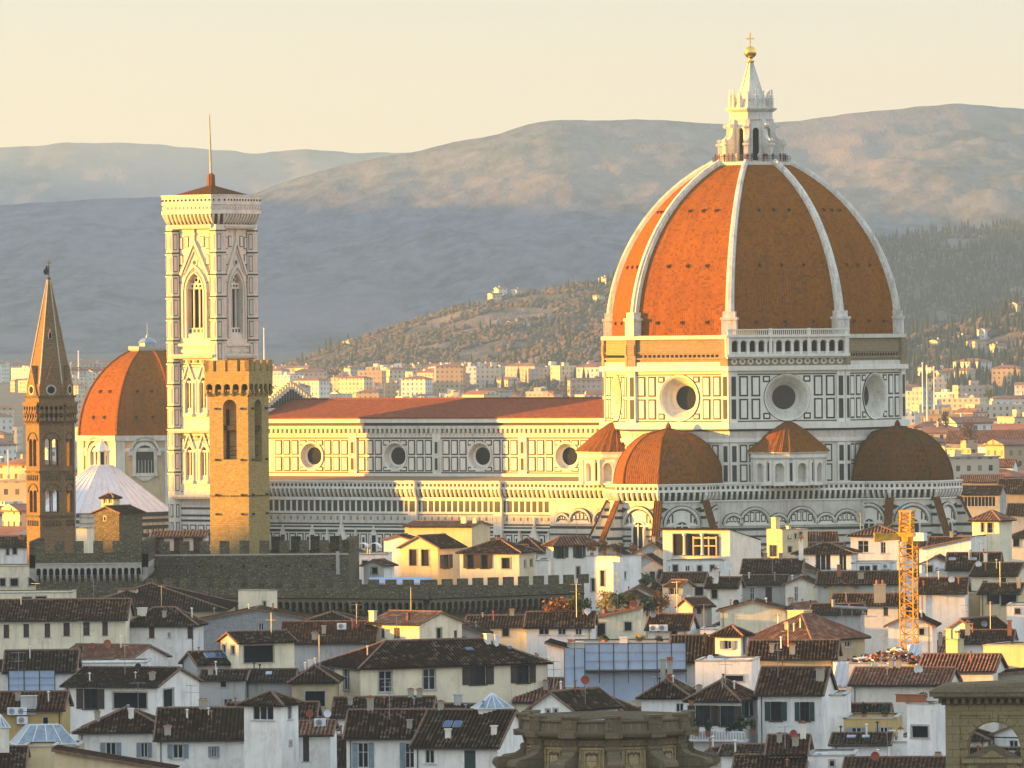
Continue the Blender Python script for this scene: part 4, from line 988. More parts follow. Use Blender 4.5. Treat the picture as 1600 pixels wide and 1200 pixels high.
for q in range(8):
    for tt in (.22, .52):
        for k in (-.15, .15):
            r, z = f(tt); w = octwall(0, 0, r * C225 + .1, 2 * r * S225, ROT + 22.5 + 45 * q); o = bpy.data.objects.new('dome_window', vm); COL.objects.link(o); o.parent = d
            o.location = w.pt(2 * r * S225 * (.5 + k), z); o.rotation_euler = (0, 0, w.a); o.scale = (.8, .8, .8)
mb = MB(); mb.lathe(0, 0, [(4.5, zc(549)), (4.8, zc(546)), (4.8, zc(541)), (4.3, zc(541))], 8, ROT, 0); mb.build('parapet', [M['sill']], t)
mb = MB(); mb.lathe(0, 0, [(2.0, zc(541)), (2.0, zc(536)), (2.3, zc(535.5)), (1.5, zc(530)), (.4, zc(527)), (.35, zc(524)), (.1, zc(522)), (.06, zc(505))], 10, 0, 0); mb.build('lantern', [M['zinc']], t)

# ---- octagonal baptistery with white pyramid roof
D = 1400.0; c = P(160, 820, D); g = math.atan((160 - PX) / F)
t = empty('baptistery', (c.x, c.y, 0), -g, 'octagonal building with a pale slabbed pyramid roof and small white lantern', 'baptistery')
zc = lambda y: 54 - (y - 539) / 7.79
ROT = -90 - 18; mb = MB(); RB_ = 14.2
for q in range(8):
    w = octwall(0, 0, RB_ * C225, 2 * RB_ * S225, ROT + 22.5 + 45 * q); L2 = 2 * RB_ * S225
    w.quad(mb, 0, L2, 0, zc(800), 0, 0)
    for z in (zc(803), zc(812), zc(822), zc(835)): w.rect(mb, -.2, L2 + .2, z - .3, z + .3, .3, 1 if q % 2 else 0)
    for k in range(6): w.panel(mb, .7 + k * 1.6, 1.9 + k * 1.6, zc(833), zc(824), .2)
mb.build('wall', [M['marble_old'], M['green']], t)
mb = MB(); pts = [(14.9, zc(799)), (2.3, zc(727))]
mb.lathe(0, 0, pts, 8, ROT, 0)
for q in range(8):
    a = R(ROT + 45 * q); mb.bar((14.9 * math.cos(a), 14.9 * math.sin(a), zc(799)), (2.3 * math.cos(a), 2.3 * math.sin(a), zc(727)), .14, 4, 0)
    for k in range(1, 5):                  # slab seams
        a0, a1 = R(ROT + 45 * q), R(ROT + 45 * q + 45); kk = k / 5
        x0, y0 = 14.9 * (math.cos(a0) * (1 - kk) + math.cos(a1) * kk), 14.9 * (math.sin(a0) * (1 - kk) + math.sin(a1) * kk)
        mb.bar((x0, y0, zc(799) + .03), (x0 * .16, y0 * .16, zc(727) + .03), .07, 4, 0)
mb.build('roof', [M['lead']], t)
mb = MB(); mb.lathe(0, 0, [(1.9, zc(728)), (2.0, zc(726.5)), (1.7, zc(726))], 8, ROT, 0)
for q in range(8): a = R(ROT + 45 * q); mb.bar((1.45 * math.cos(a), 1.45 * math.sin(a), zc(727)), (1.45 * math.cos(a), 1.45 * math.sin(a), zc(706)), .2, 6, 0)
mb.lathe(0, 0, [(.7, zc(727)), (.7, zc(706))], 8, ROT, 1); mb.lathe(0, 0, [(1.7, zc(706)), (1.9, zc(704)), (1.7, zc(702)), (.25, zc(688)), (.3, zc(686)), (.05, zc(684))], 8, ROT, 0)
mb.bar((0, 0, zc(686)), (0, 0, zc(678)), .06, 4, 0); mb.bar((-.4, 0, zc(681)), (.4, 0, zc(681)), .06, 4, 0)
mb.build('lantern', [M['marble'], M['dark']], t)
# ================================================================ ground, hills, woods, far city, haze
def m_hill(name, wood, field, rock, s1=.004, th=(.50, .62), tree=.06):
    t = NT(name); g0 = t.pos(); mp = t.n('Mapping'); t.link(g0, mp.inputs[0]); mp.inputs['Scale'].default_value = (1, .3, .8); p = mp.outputs[0]
    f = t.ramp(t.noise(p, s1, 7, .68), [(th[0], 0), (th[1], 1)])
    sp = t.ramp(t.noise(p, tree, 3, .7), [(.35, 0), (.65, 1)])
    c = t.mix(f, t.mix(sp, sc(wood, .55), sc(wood, 1.4)), field)
    g = t.ramp(t.noise(p, s1 * 3.3, 6, .7), [(.54, 0), (.66, 1)])
    c = t.mix(t.math('MULTIPLY', g, .35), c, rock)
    t.bump(t.noise(p, tree, 4, .75), 1.0, 3.5)
    return t.out(c, 1.0, 0, 0)
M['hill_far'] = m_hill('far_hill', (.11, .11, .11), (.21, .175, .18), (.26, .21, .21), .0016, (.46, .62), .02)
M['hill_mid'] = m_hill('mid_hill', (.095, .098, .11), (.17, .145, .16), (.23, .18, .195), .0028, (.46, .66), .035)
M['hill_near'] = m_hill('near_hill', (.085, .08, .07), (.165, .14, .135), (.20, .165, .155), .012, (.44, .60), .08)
M['ground'] = m_plain('city_ground', (.10, .09, .075), .95, 0, .4, .05)
M['woods'] = m_hill('woods', (.075, .075, .062), (.14, .112, .105), (.17, .13, .12), .05, (.42, .60), .4)
M['cypress'] = m_plain('cypress', (.022, .032, .02), 1, 0, .4, .5)
def struct(name, mb, m, smooth=True):
    o = mb.build(name, m, None, smooth); o['kind'] = 'structure'; return o
mb = MB(); g_ = 24
xs = [-2500 + i * 5000 / g_ for i in range(g_ + 1)]; ys = [-250, 0, 400, 900, 1400, 2000, 2800, 3600, 4200, 5000, 6000, 7000, 8000, 12000, 15600]
gz = lambda y: max(0, y - 3800) * .012
for i in range(g_):
    for j in range(len(ys) - 1):
        mb.face([(xs[i], ys[j], gz(ys[j])), (xs[i + 1], ys[j], gz(ys[j])), (xs[i + 1], ys[j + 1], gz(ys[j + 1])), (xs[i], ys[j + 1], gz(ys[j + 1]))])
struct('ground', mb, M['ground'])
def lerp(pts, x):
    if x <= pts[0][0]: return pts[0][1]
    for (a, b), (c, d) in zip(pts[:-1], pts[1:]):
        if x <= c:
            k = (x - a) / (c - a); return b + (d - b) * k
    return pts[-1][1]
HILLF = {}
def hill(key, prof, Dr, Dn, px0, px1, mat, nx=320, ny=70, amp=.10, fx=300., seed=0, back=1.25, pw=1.15, rough=.035):
    x0, x1 = (px0 - PX) / F * Dr, (px1 - PX) / F * Dr
    def zr(x): 
        px = PX + x / Dr * F
        return P(px, lerp(prof, px), Dr).z
    def h(x, t):
        z = zr(x); y = Dn + (Dr - Dn) * t; b = gz(Dn)
        n = mnoise.fractal(Vector((x / fx + seed, t * 1.1 + seed, 3.1)), .9, 2.1, 5)
        n2 = mnoise.fractal(Vector((x / fx * 5 + seed, y / fx * 4, 7.7)), .8, 2.2, 4)
        if t <= 1: k = t ** pw; e = math.sin(math.pi * min(1, t) * .5) * (1.02 - t) * 1.7
        else: k = max(0, 1 - ((t - 1) / (back - 1)) ** 1.6 * .8); e = .02
        return y, b - 2 + (z - b + 2) * k + (z - b) * (amp * n * e + rough * n2 * min(1, t * 3) * (.35 if t > .93 else 1))
    HILLF[key] = (h, x0, x1)
    mb = MB(); vs = []
    for j in range(ny + 1):
        t = back * j / ny
        for i in range(nx + 1):
            x = x0 + (x1 - x0) * i / nx; y, z = h(x, t); vs.append((x, y, z))
    mb.mesh(vs, [(j * (nx + 1) + i, j * (nx + 1) + i + 1, (j + 1) * (nx + 1) + i + 1, (j + 1) * (nx + 1) + i) for j in range(ny) for i in range(nx)])
    return struct('hill', mb, mat)
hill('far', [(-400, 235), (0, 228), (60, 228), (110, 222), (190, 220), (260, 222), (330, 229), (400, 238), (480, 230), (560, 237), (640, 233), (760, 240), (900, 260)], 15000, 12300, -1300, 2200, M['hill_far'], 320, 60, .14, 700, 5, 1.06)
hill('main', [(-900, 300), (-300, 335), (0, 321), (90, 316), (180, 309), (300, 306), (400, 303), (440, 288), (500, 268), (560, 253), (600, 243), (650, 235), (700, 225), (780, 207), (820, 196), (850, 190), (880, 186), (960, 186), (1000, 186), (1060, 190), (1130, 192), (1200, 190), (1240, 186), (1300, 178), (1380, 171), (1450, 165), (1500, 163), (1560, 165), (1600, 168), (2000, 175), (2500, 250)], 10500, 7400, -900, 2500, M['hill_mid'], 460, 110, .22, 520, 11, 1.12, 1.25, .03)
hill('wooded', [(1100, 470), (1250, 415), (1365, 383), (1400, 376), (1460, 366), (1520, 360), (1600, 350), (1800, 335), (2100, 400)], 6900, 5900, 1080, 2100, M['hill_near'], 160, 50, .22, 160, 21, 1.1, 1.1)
hill('olive', [(330, 596), (400, 590), (430, 577), (480, 560), (560, 531), (640, 505), (700, 486), (770, 466), (830, 457), (900, 445), (960, 437), (1040, 428), (1150, 440), (1300, 480), (1450, 540)], 5700, 4900, 330, 1450, M['hill_near'], 200, 60, .16, 120, 31, 1.12, .9)
hill('spur', [(700, 592), (770, 570), (830, 548), (900, 524), (950, 508), (1050, 490), (1200, 520), (1300, 590)], 4950, 4500, 700, 1300, M['hill_near'], 120, 40, .16, 90, 41, 1.12, .9)
hill('villa', [(1300, 580), (1400, 541), (1450, 520), (1500, 511), (1560, 494), (1600, 484), (1750, 450), (2000, 470), (2200, 590)], 5000, 4450, 1300, 2200, M['hill_near'], 160, 50, .18, 90, 51, 1.12, 1.0)
# unseen ridge left of the view, added and profiled to shade the lower town
hp = [(380, 20), (430, 33), (735, 33), (758, 18), (850, 17), (925, 18), (942, 28), (1008, 28), (1016, 18.5), (1100, 18), (1310, 18.5), (1340, 20.5), (1425, 20.5), (1450, -15), (1500, -40)]
mb = MB(); vs = []; nyy = 240
for j in range(nyy + 1):
    y = 380 + 1120 * j / nyy; H = lerp(hp, y) + 520 * math.tan(R(SUN_EL)) + 1.2 * mnoise.fractal(Vector((y / 14, 1.3, 0)), .8, 2, 4)
    for dx, k in ((-160, 0), (-60, .7), (0, 1), (50, .65), (150, 0)): vs.append((-520 + dx, y, max(-1, H * k)))
mb.mesh(vs, [(j * 5 + i, j * 5 + i + 1, (j + 1) * 5 + i + 1, (j + 1) * 5 + i) for j in range(nyy) for i in range(4)])
struct('hill', mb, M['hill_near'])
mb = MB(); vs = []; nyy = 200
hp2 = [(5650, 0), (5800, 170), (6900, 190), (7200, 215), (8500, 225), (10400, 245), (11200, 240), (12300, 150), (13200, 60)]  # unseen western ridge, added to keep the main hill's lower slopes in shade
for j in range(nyy + 1):
    y = 5650 + 7550 * j / nyy; H_ = lerp(hp2, y) + (2400 * math.tan(R(SUN_EL))) * min(1, (y - 5650) / 150) + 20 * mnoise.fractal(Vector((y / 420, 4.3, 0)), .8, 2, 5)
    for dx, k in ((-150, 0), (-70, .6), (0, 1), (260, .55), (700, 0)): vs.append((-2400 + dx, y, max(-1, H_ * k)))
mb.mesh(vs, [(j * 5 + i, j * 5 + i + 1, (j + 1) * 5 + i + 1, (j + 1) * 5 + i) for j in range(nyy) for i in range(4)])
struct('hill', mb, M['hill_mid'])
# ---- far woods: masses of small crowns on the nearer hills
ICO = None
def blob_verts():
    t = (1 + 5 ** .5) / 2
    v = [Vector(p).normalized() for p in ((-1, t, 0), (1, t, 0), (-1, -t, 0), (1, -t, 0), (0, -1, t), (0, 1, t), (0, -1, -t), (0, 1, -t), (t, 0, -1), (t, 0, 1), (-t, 0, -1), (-t, 0, 1))]
    f = [(0, 11, 5), (0, 5, 1), (0, 1, 7), (0, 7, 10), (0, 10, 11), (1, 5, 9), (5, 11, 4), (11, 10, 2), (10, 7, 6), (7, 1, 8), (3, 9, 4), (3, 4, 2), (3, 2, 6), (3, 6, 8), (3, 8, 9), (4, 9, 5), (2, 4, 11), (6, 2, 10), (8, 6, 7), (9, 8, 1)]
    return v, f
BV, BF = blob_verts()
def crown(mb, c, rx, rz, mi=0):
    mb.mesh([(c[0] + p.x * rx * rnd.uniform(.6, 1.25), c[1] + p.y * rx * rnd.uniform(.6, 1.25), c[2] + p.z * rz * rnd.uniform(.6, 1.25)) for p in BV], BF, mi)
def cypress(mb, c, r, h, mi=1):
    mb.lathe(c[0], c[1], [(r * .7, c[2]), (r, c[2] + h * .25), (r * .75, c[2] + h * .6), (.05, c[2] + h)], 5, rnd.uniform(0, 90), mi, False)
def woods(key, n, rng, size, pc, label, patch=.0, tr=(.04, 1.02)):
    h, x0, x1 = HILLF[key]; mb = MB(); k = 0
    while k < n:
        px = rnd.uniform(*rng); t = rnd.uniform(*tr)
        Dm = 5000; yy, _ = h(0, t); x = (px - PX) / F * yy
        if not x0 < x < x1: k += 1; continue
        q = mnoise.noise(Vector((x / 45, yy / 60, 2.2)))
        k += 1
        if q < patch: continue
        y, z = h(x, t); s_ = rnd.uniform(*size)
        if rnd.random() < pc: cypress(mb, (x, y, z - .5), s_ * .45, s_ * rnd.uniform(3.0, 4.5))
        else: crown(mb, (x, y, z + s_ * .5), s_, s_ * .85)
    o = mb.build('woodland', [M['woods'], M['cypress']]); tag(o, label, 'woodland', None, 'stuff')
woods('olive', 8500, (400, 990), (1.4, 3.2), .03, 'dotted olive groves and trees covering the low hill behind the nave', -.15)
woods('spur', 1800, (760, 990), (1.6, 3.4), .06, 'trees covering the lower spur of the hill just left of the great dome', -.2)
woods('wooded', 6500, (1340, 1640), (1.8, 3.6), .4, 'dark cypress and pine wood on the hill right of the great dome', -.3)
woods('villa', 4200, (1390, 1640), (2.0, 4.4), .18, 'mixed trees on the terraced villa hill at the right edge', -.12)
def ground_z(x, y):
    z = gz(y)
    for k, (Dr, Dn) in {'olive': (5700, 4900), 'spur': (4950, 4500), 'villa': (5000, 4450)}.items():
        h, x0, x1 = HILLF[k]
        if x0 < x < x1 and Dn < y < Dr * 1.1: z = max(z, h(x, (y - Dn) / (Dr - Dn))[1])
    return z
# ---- far city: one object per block
FW = {k: m_block('far_' + k, c) for k, c in {'cream': (.66, .56, .40), 'white': (.74, .72, .66), 'tan': (.50, .37, .22), 'pink': (.58, .42, .32), 'grey': (.42, .42, .41)}.items()}
M['far_roof'] = m_plain('far_red_roof', (.27, .12, .07), .9, 0, .4, .2); M['far_flat'] = m_plain('far_flat_roof', (.34, .31, .28), .9, 0, .3, .2)
REG = {}
def far_block(px, D, wd, dp, h, kind, roof, zb=0, rz=0., region='', name='apartment_block', label=None):
    x = (px - PX) / F * D
    mb = MB(); a, b = wd / 2, dp / 2
    for w, L2 in ((Wall(-a, -b, 0), wd), (Wall(a, -b, 90), dp), (Wall(a, b, 180), wd), (Wall(-a, b, 270), dp)):
        w.quad(mb, 0, L2, 0, h, 0, 0)
        if D < 3300: w.rect(mb, -.25, L2 + .25, h - .4, h, .45, 1 if roof != 'flat' else 2)
    if roof == 'flat':
        mb.face([(-a, -b, h - .5), (a, -b, h - .5), (a, b, h - .5), (-a, b, h - .5)], 2)
        for _ in range(rnd.randint(1, 3)):
            ux, uy = rnd.uniform(-a * .7, a * .4), rnd.uniform(-b * .5, b * .3); mb.box(ux, ux + rnd.uniform(2, 5), uy, uy + 3, h - .5, h + rnd.uniform(1, 3), 0)
    else:
        e = .7; hr = min(wd, dp) * .17; hx = (a - min(a, b) * .9) if roof == 'hip' else a + e
        A = [(-a - e, -b - e, h), (a + e, -b - e, h), (a + e, b + e, h), (-a - e, b + e, h)]; r0, r1 = (-hx, 0, h + hr), (hx, 0, h + hr)
        mb.face([A[0], A[1], r1, r0], 1); mb.face([A[2], A[3], r0, r1], 1); mb.face([A[1], A[2], r1], 1 if roof == 'hip' else 0); mb.face([A[3], A[0], r0], 1 if roof == 'hip' else 0)
        mb.face(A[::-1], 2)
        if rnd.random() < .6: mb.box(-a * .4, -a * .4 + .9, -.5, .5, h, h + hr + 1.2, 0)
    o = mb.build(name, [FW[kind], M['far_roof'], M['far_flat']])
    o.location = (x, D, zb); o.rotation_euler = (0, 0, R(rz))
    rn = {'flat': 'flat roofed', 'hip': 'red hip roofed', 'gable': 'red gable roofed'}[roof]
    sz = 'tall' if h > 19 else ('long' if wd > 28 else 'small')
    tag(o, label or f'{sz} {kind} {rn} block in the hazy far city {region}', 'apartment block', None if label else f'far city blocks {region}')
    return o
def far_city(n, rng, Drange, region, wr=(11, 34), seed=1, cap=None):
    r = random.Random(seed)
    for i in range(n):
        px = r.uniform(*rng); q = r.random(); D = 1 / (1 / Drange[1] + (1 / Drange[0] - 1 / Drange[1]) * q)
        zb = ground_z((px - PX) / F * D, D) - .5
        h = r.choice([8, 9, 10, 12, 13, 15, 16, 19, 22])
        if cap: h = min(h, 54 - (cap - PY) * D / F - zb)
        if h < 4: continue
        far_block(px, D, r.uniform(*wr), r.uniform(9, 14), h, r.choice(['cream', 'cream', 'white', 'white', 'tan', 'pink', 'grey']), r.choice(['flat', 'hip', 'hip', 'gable', 'flat']), zb, r.uniform(-50, 40), region)
far_city(185, (420, 955), (4650, 5400), 'above the nave roof', (9, 26), 3, 572)
far_city(40, (420, 955), (3700, 4650), 'above the nave roof', (10, 30), 13, 588)
far_city(26, (-20, 170), (5200, 7200), 'in the haze at left', (14, 40), 24, 560)
far_city(24, (-15, 45), (1350, 5200), 'at the left edge', (9, 22), 4, 588)
far_city(12, (104, 165), (2400, 5200), 'beside the spire', (12, 30), 5, 588)
far_city(110, (1395, 1625), (1900, 4700), 'right of the great dome', (10, 26), 6, 572)
# ---- haze
mb = MB(); mb.box(-2600, 2600, -350, 15700, -45, 530, 0)
h = NT('haze'); h.t.nodes.remove(h.b)
pv = h.n('VolumePrincipled'); pv.inputs['Color'].default_value = (.40, .66, 1.0, 1); pv.inputs['Density'].default_value = 5.6e-5; pv.inputs['Anisotropy'].default_value = .2
h.link(pv.outputs[0], h.t.nodes['Material Output'].inputs['Volume'])
o = mb.build('haze', h.mat); o['kind'] = 'stuff'
# ================================================================ houses
WC = {}
def win_mesh(kind, w, h):
    k = (kind, round(w / .1), round(h / .1)); w, h = k[1] * .1, k[2] * .1
    if k in WC: return WC[k], w, h
    W = Wall(-w / 2, 0, 0); mb = MB()
    if kind in ('glass', 'dark'):
        W.quad(mb, 0, w, 0, h, -.17); mats = [M[kind]]
    elif kind in ('frame', 'dframe', 'multi', 'stone', 'plain'):
        m = {'frame': 'frame', 'dframe': 'wood', 'multi': 'frame', 'stone': 'sill', 'plain': 'sill'}[kind]
        mats = [M[m], M['frame'] if kind != 'dframe' else M['wood']]
        b = .08
        if kind != 'plain':
            for u0, u1, z0, z1 in ((0, b, 0, h), (w - b, w, 0, h), (b, w - b, 0, b), (b, w - b, h - b, h)): W.rect(mb, u0, u1, z0, z1, -.09, 1, -.17)
            n = max(2, round(w / .75)) if kind == 'multi' else 2
            for i in range(1, n): W.rect(mb, w * i / n - .05, w * i / n + .05, b, h - b, -.10, 1, -.17)
            if h > 1.5 and kind != 'multi': W.rect(mb, b, w - b, h * .62 - .03, h * .62 + .03, -.11, 1, -.17)
        s_ = .14
        if kind in ('stone', 'plain'):
            for u0, u1, z0, z1 in ((-s_, 0, 0, h), (w, w + s_, 0, h), (-s_, w + s_, h, h + s_ * 1.2)): W.rect(mb, u0, u1, z0, z1, .06, 0)
        W.rect(mb, -s_ * 1.3, w + s_ * 1.3, -.1, 0, .13, 0)
    else:                                    # shutter leaf: w wide, hinged at the left
        mats = [M[kind]]; W.rect(mb, 0, w, .02, h - .02, .09, 0, .03)
        for i in range(int(h / .16)): W.rect(mb, .06, w - .06, .08 + i * .16, .08 + i * .16 + .09, .11, 0, .09)
    o = mb.build(kind, mats); me = o.data; bpy.data.objects.remove(o); WC[k] = me
    return me, w, h
def put(name, me, parent, loc, rz=0):
    o = bpy.data.objects.new(name, me); COL.objects.link(o); o.parent = parent; o.location = loc; o.rotation_euler = (0, 0, rz); return o
SHC = {'g': 'sh_green', 'b': 'sh_brown', 'y': 'sh_grey'}
def window(parent, wall, u, z, w, h, st):
    pane = 'dark' if st in ('d', 'da') else 'glass'
    me, w, h = win_mesh(pane if st[0] != 'c' else SHC[st[1]], w, h)
    if st[0] == 'c':
        o = put('window', me, parent, wall.pt(u - w / 2, z, -.1), wall.a)
        W0 = wall.pt(u, z)
        o.location = wall.pt(u, z, -.12); put('frame', win_mesh('plain', w, h)[0], o, (0, 0, 0)); return o
    o = put('window', me, parent, wall.pt(u, z), wall.a)
    fr = {'w': 'frame', 's': 'stone', 'm': 'multi', 'p': 'plain', 'd': 'plain', 'g': 'dframe', 'b': 'dframe', 'y': 'frame'}[st[0]]
    put('frame', win_mesh(fr, w, h)[0], o, (0, 0, 0))
    if st in SHC:
        sm = win_mesh(SHC[st], w * .52, h)[0]
        put('shutter', sm, o, (-w / 2 - w * .26 - .02, 0, 0)); put('shutter', sm, o, (w / 2 + w * .26 + .02, 0, 0))
    return o
def roof_plane(mb, e0, e1, up, hl=0., hr=0., p=.40, nseg=3, amp=.10, mi=0):
    e0, e1, up = Vector(e0), Vector(e1), Vector(up); d = e1 - e0; W = d.length; d /= W; L = up.length
    nn = d.cross(up).normalized()
    if nn.z < 0: nn = -nn
    n = max(2, round(W / p)) * 4; HT = (0, .75, 1, .75); o0 = rnd.uniform(0, 40); b = len(mb.v); te = []
    jit = [rnd.uniform(-.03, .03) for _ in range(n // 4 + 1)]
    for i in range(n + 1):
        u = W * i / n; t = 1.0
        if hl > 0: t = min(t, u / hl)
        if hr > 0: t = min(t, (W - u) / hr)
        t = max(t, .001); te.append(t)
        for j in range(nseg + 1):
            k = t * j / nseg; sag = -.05 * math.sin(math.pi * k) + .02 * math.sin(u * .9 + o0)
            mb.v.append(tuple(e0 + d * u + up * k + nn * (amp * HT[i % 4] + sag + (jit[i // 4] if j == 0 else 0) * .5) - (up.normalized() * abs(jit[i // 4]) if j == 0 else Vector())))
    m = nseg + 1
    for i in range(n):
        for j in range(nseg):
            a = b + i * m + j; c = b + (i + 1) * m + j
            mb.f.append((a, c, c + 1, a + 1)); mb.m.append(mi)
            v0, v1 = te[i] * j / nseg * L, te[i] * (j + 1) / nseg * L; v2, v3 = te[i + 1] * j / nseg * L, te[i + 1] * (j + 1) / nseg * L
            mb.uv.append([(o0 + i * .1, v0), (o0 + i * .1 + .1, v2), (o0 + i * .1 + .1, v3), (o0 + i * .1, v1)])
HS = {}
def H(key, xs, ye, ez, a, roof, rise, mat, label, nm=None, A=(), B=(), C=(), tile='tile', d=9.0, over=.55, cat='house', D=None, name='house', drain=True):
    x0, xc, x1 = xs
    if D is None: D = (54 - ez) * F / (ye - (PY - (xc - PX) * SR))
    else: ez = P(xc, ye, D).z
    s = F / D; ar = R(a)
    w = (xc - x0) / s / math.cos(ar)
    if x1 > xc + 1 and a > 2: d = (x1 - xc) / s / math.sin(ar)
    if a > 55 and w > 30: w = 30
    e = site(name, xc, D, a, label, cat, ye)
    h = dict(e=e, D=D, s=s, a=ar, xc=xc, ye=ye, ez=ez, w=w, d=d, roof=roof, nm=nm or label, over=over)
    HS[key] = h
    if tile == 'tile': tile = ('tile', 'tile_old', 'tile', 'tile_mid', 'tile')[(len(HS) * 7 + len(key) * 3) % 5]
    fine = D < 980; p_, ns = (.40, 3) if fine else (.5, 2)
    ax = {'A': 'x', 'B': 'y', 'hip': 'x' if w >= d else 'y'}.get(roof)
    half = (d if ax == 'x' else w) / 2
    rm = 0
    if ax:
        vis = half * (math.cos(ar) if ax == 'x' else math.sin(ar))
        rm = max(.5, rise / s - vis * (ye - PY) / F)
        rm = min(rm, half * .62)
    h['rm'] = rm; h['ax'] = ax; h['half'] = half
    # walls
    wl = MB(); WA, WB, WC_, WD = Wall(-w, 0, 0), Wall(0, 0, 90), Wall(0, d, 180), Wall(-w, d, 270)
    h['WA'], h['WB'] = WA, WB
    def spec(lst, face):
        out = []
        for px, py, wp, hp, st in lst:
            if face == 'A': u = w - (xc - px) / s / math.cos(ar)
            else: u = (px - xc) / s / max(.15, math.sin(ar))
            f = math.cos(ar) if face == 'A' else max(.15, math.sin(ar))
            ww, hh = round(wp / s / f / .1) * .1, max(.4, round(hp / s / .1) * .1)
            ww = max(.4, ww); z1 = ez - (py - lvl(ye, px - xc)) / s; z1 = min(z1, ez - .08)
            L_ = w if face == 'A' else d
            u = min(max(u, ww / 2 + .15), L_ - ww / 2 - .15)
            if L_ > ww + .3 and z1 - hh > .5: out.append((u, z1 - hh, ww, hh, st))
        return out
    sA, sB = spec(A, 'A'), spec(B, 'B')
    rc = lambda q: [(u - ww / 2, u + ww / 2, z, z + hh) for u, z, ww, hh, st in q]
    topA = topB = ez
    WA.grid(wl, 0, w, 0, ez, rc(sA), 0); WB.grid(wl, 0, d, 0, ez if roof != 'shed' else ez - rise / s, rc(sB), 0)
    WC_.quad(wl, 0, w, 0, ez if roof != 'shed' else ez - rise / s); WD.quad(wl, 0, d, 0, ez)
    mbr = MB(); rz = ez + .04; o = over; rmat = [M[tile], M['wood'], M['ridge']]
    if roof in ('A', 'B'):
        if ax == 'x':
            for W_, L_ in ((WB, d), (WD, d)): wl.face([W_.pt(0, ez), W_.pt(L_, ez), W_.pt(L_ / 2, ez + rm)], 0)
        else:
            for W_, L_ in ((WA, w), (WC_, w)): wl.face([W_.pt(0, ez), W_.pt(L_, ez), W_.pt(L_ / 2, ez + rm)], 0)
    if ax:
        sl = rm / half; dz = sl * o; k = o * .55 if roof != 'hip' else o     # side overhang
        X0, X1, Y0, Y1 = -w, 0.0, 0.0, d
        if ax == 'x':
            up = Vector((0, half + o, rm + dz)); ur = Vector((0, -half - o, rm + dz))
            hp = half + o if roof == 'hip' else 0
            ex0, ex1 = X0 - k, X1 + k
            pl = [((ex0, Y0 - o, rz - dz), (ex1, Y0 - o, rz - dz), up), ((ex1, Y1 + o, rz - dz), (ex0, Y1 + o, rz - dz), ur)]
            r0, r1 = Vector((ex0 + hp, d / 2, rz + rm)), Vector((ex1 - hp, d / 2, rz + rm))
            if roof == 'hip':
                ends = [((ex1, Y0 - o, rz - dz), (ex1, Y1 + o, rz - dz), Vector((-hp, 0, rm + dz))), ((ex0, Y1 + o, rz - dz), (ex0, Y0 - o, rz - dz), Vector((hp, 0, rm + dz)))]
        else:
            up = Vector((half + o, 0, rm + dz)); ur = Vector((-half - o, 0, rm + dz)); hp = half + o if roof == 'hip' else 0
            ey0, ey1 = Y0 - k, Y1 + k
            pl = [((X0 - o, ey1, rz - dz), (X0 - o, ey0, rz - dz), up), ((X1 + o, ey0, rz - dz), (X1 + o, ey1, rz - dz), ur)]
            r0, r1 = Vector((-w / 2, ey0 + hp, rz + rm)), Vector((-w / 2, ey1 - hp, rz + rm))
            if roof == 'hip':
                ends = [((X0 - o, ey0, rz - dz), (X1 + o, ey0, rz - dz), Vector((0, hp, rm + dz))), ((X1 + o, ey1, rz - dz), (X0 - o, ey1, rz - dz), Vector((0, -hp, rm + dz)))]
        for e0, e1, u_ in pl: roof_plane(mbr, e0, e1, u_, hp, hp, p_, ns)
        if roof == 'hip':
            for e0, e1, u_ in ends: roof_plane(mbr, e0, e1, u_, hp, hp, p_, ns)
            for e0, e1, u_ in pl:
                mbr.bar(e0, Vector(e0) + u_ + (Vector(e1) - Vector(e0)).normalized() * hp, .15, 5, 2)
                mbr.bar(e1, Vector(e1) + u_ - (Vector(e1) - Vector(e0)).normalized() * hp, .15, 5, 2)
        else:
            for e0, e1, u_ in pl:               # verge boards
                for q in (e0, e1): mbr.beam(Vector(q) - Vector((0, 0, .07)), Vector(q) + u_ - Vector((0, 0, .07)), .16, .2, 2)
        mbr.bar(r0, r1, .17, 6, 2)
        for e0, e1, u_ in pl + (ends if roof == 'hip' else []):
            e0, e1 = Vector(e0), Vector(e1); v = Vector((0, 0, -.16)); q = u_.normalized() * (o + .3); dd = (e1 - e0).normalized() * (o if roof == 'hip' else 0)
            mbr.mesh([e0 - Vector((0, 0, .05)), e1 - Vector((0, 0, .05)), e1 + v, e0 + v, e1 + v + q - dd, e0 + v + q + dd], [(3, 2, 1, 0), (5, 4, 2, 3)], 1)
    elif roof == 'flat':
        wl.face([(-w, 0, ez - .6), (0, 0, ez - .6), (0, d, ez - .6), (-w, d, ez - .6)], 0)
        for W_, L_ in ((WA, w), (WB, d), (WC_, w), (WD, d)):
            W_.quad(wl, L_, 0, ez - .6, ez, -.25); mbr.box(0, 0, 0, 0, 0, 0) if False else None
            W_.rect(mbr, -.1, L_ + .1, ez, ez + .12, .1, 2, -.35)
        rmat = [M[tile], M['wood'], M['sill']]
    elif roof == 'mono':                        # slopes across face A; rise = left higher by so many pixels
        r_ = rise / s
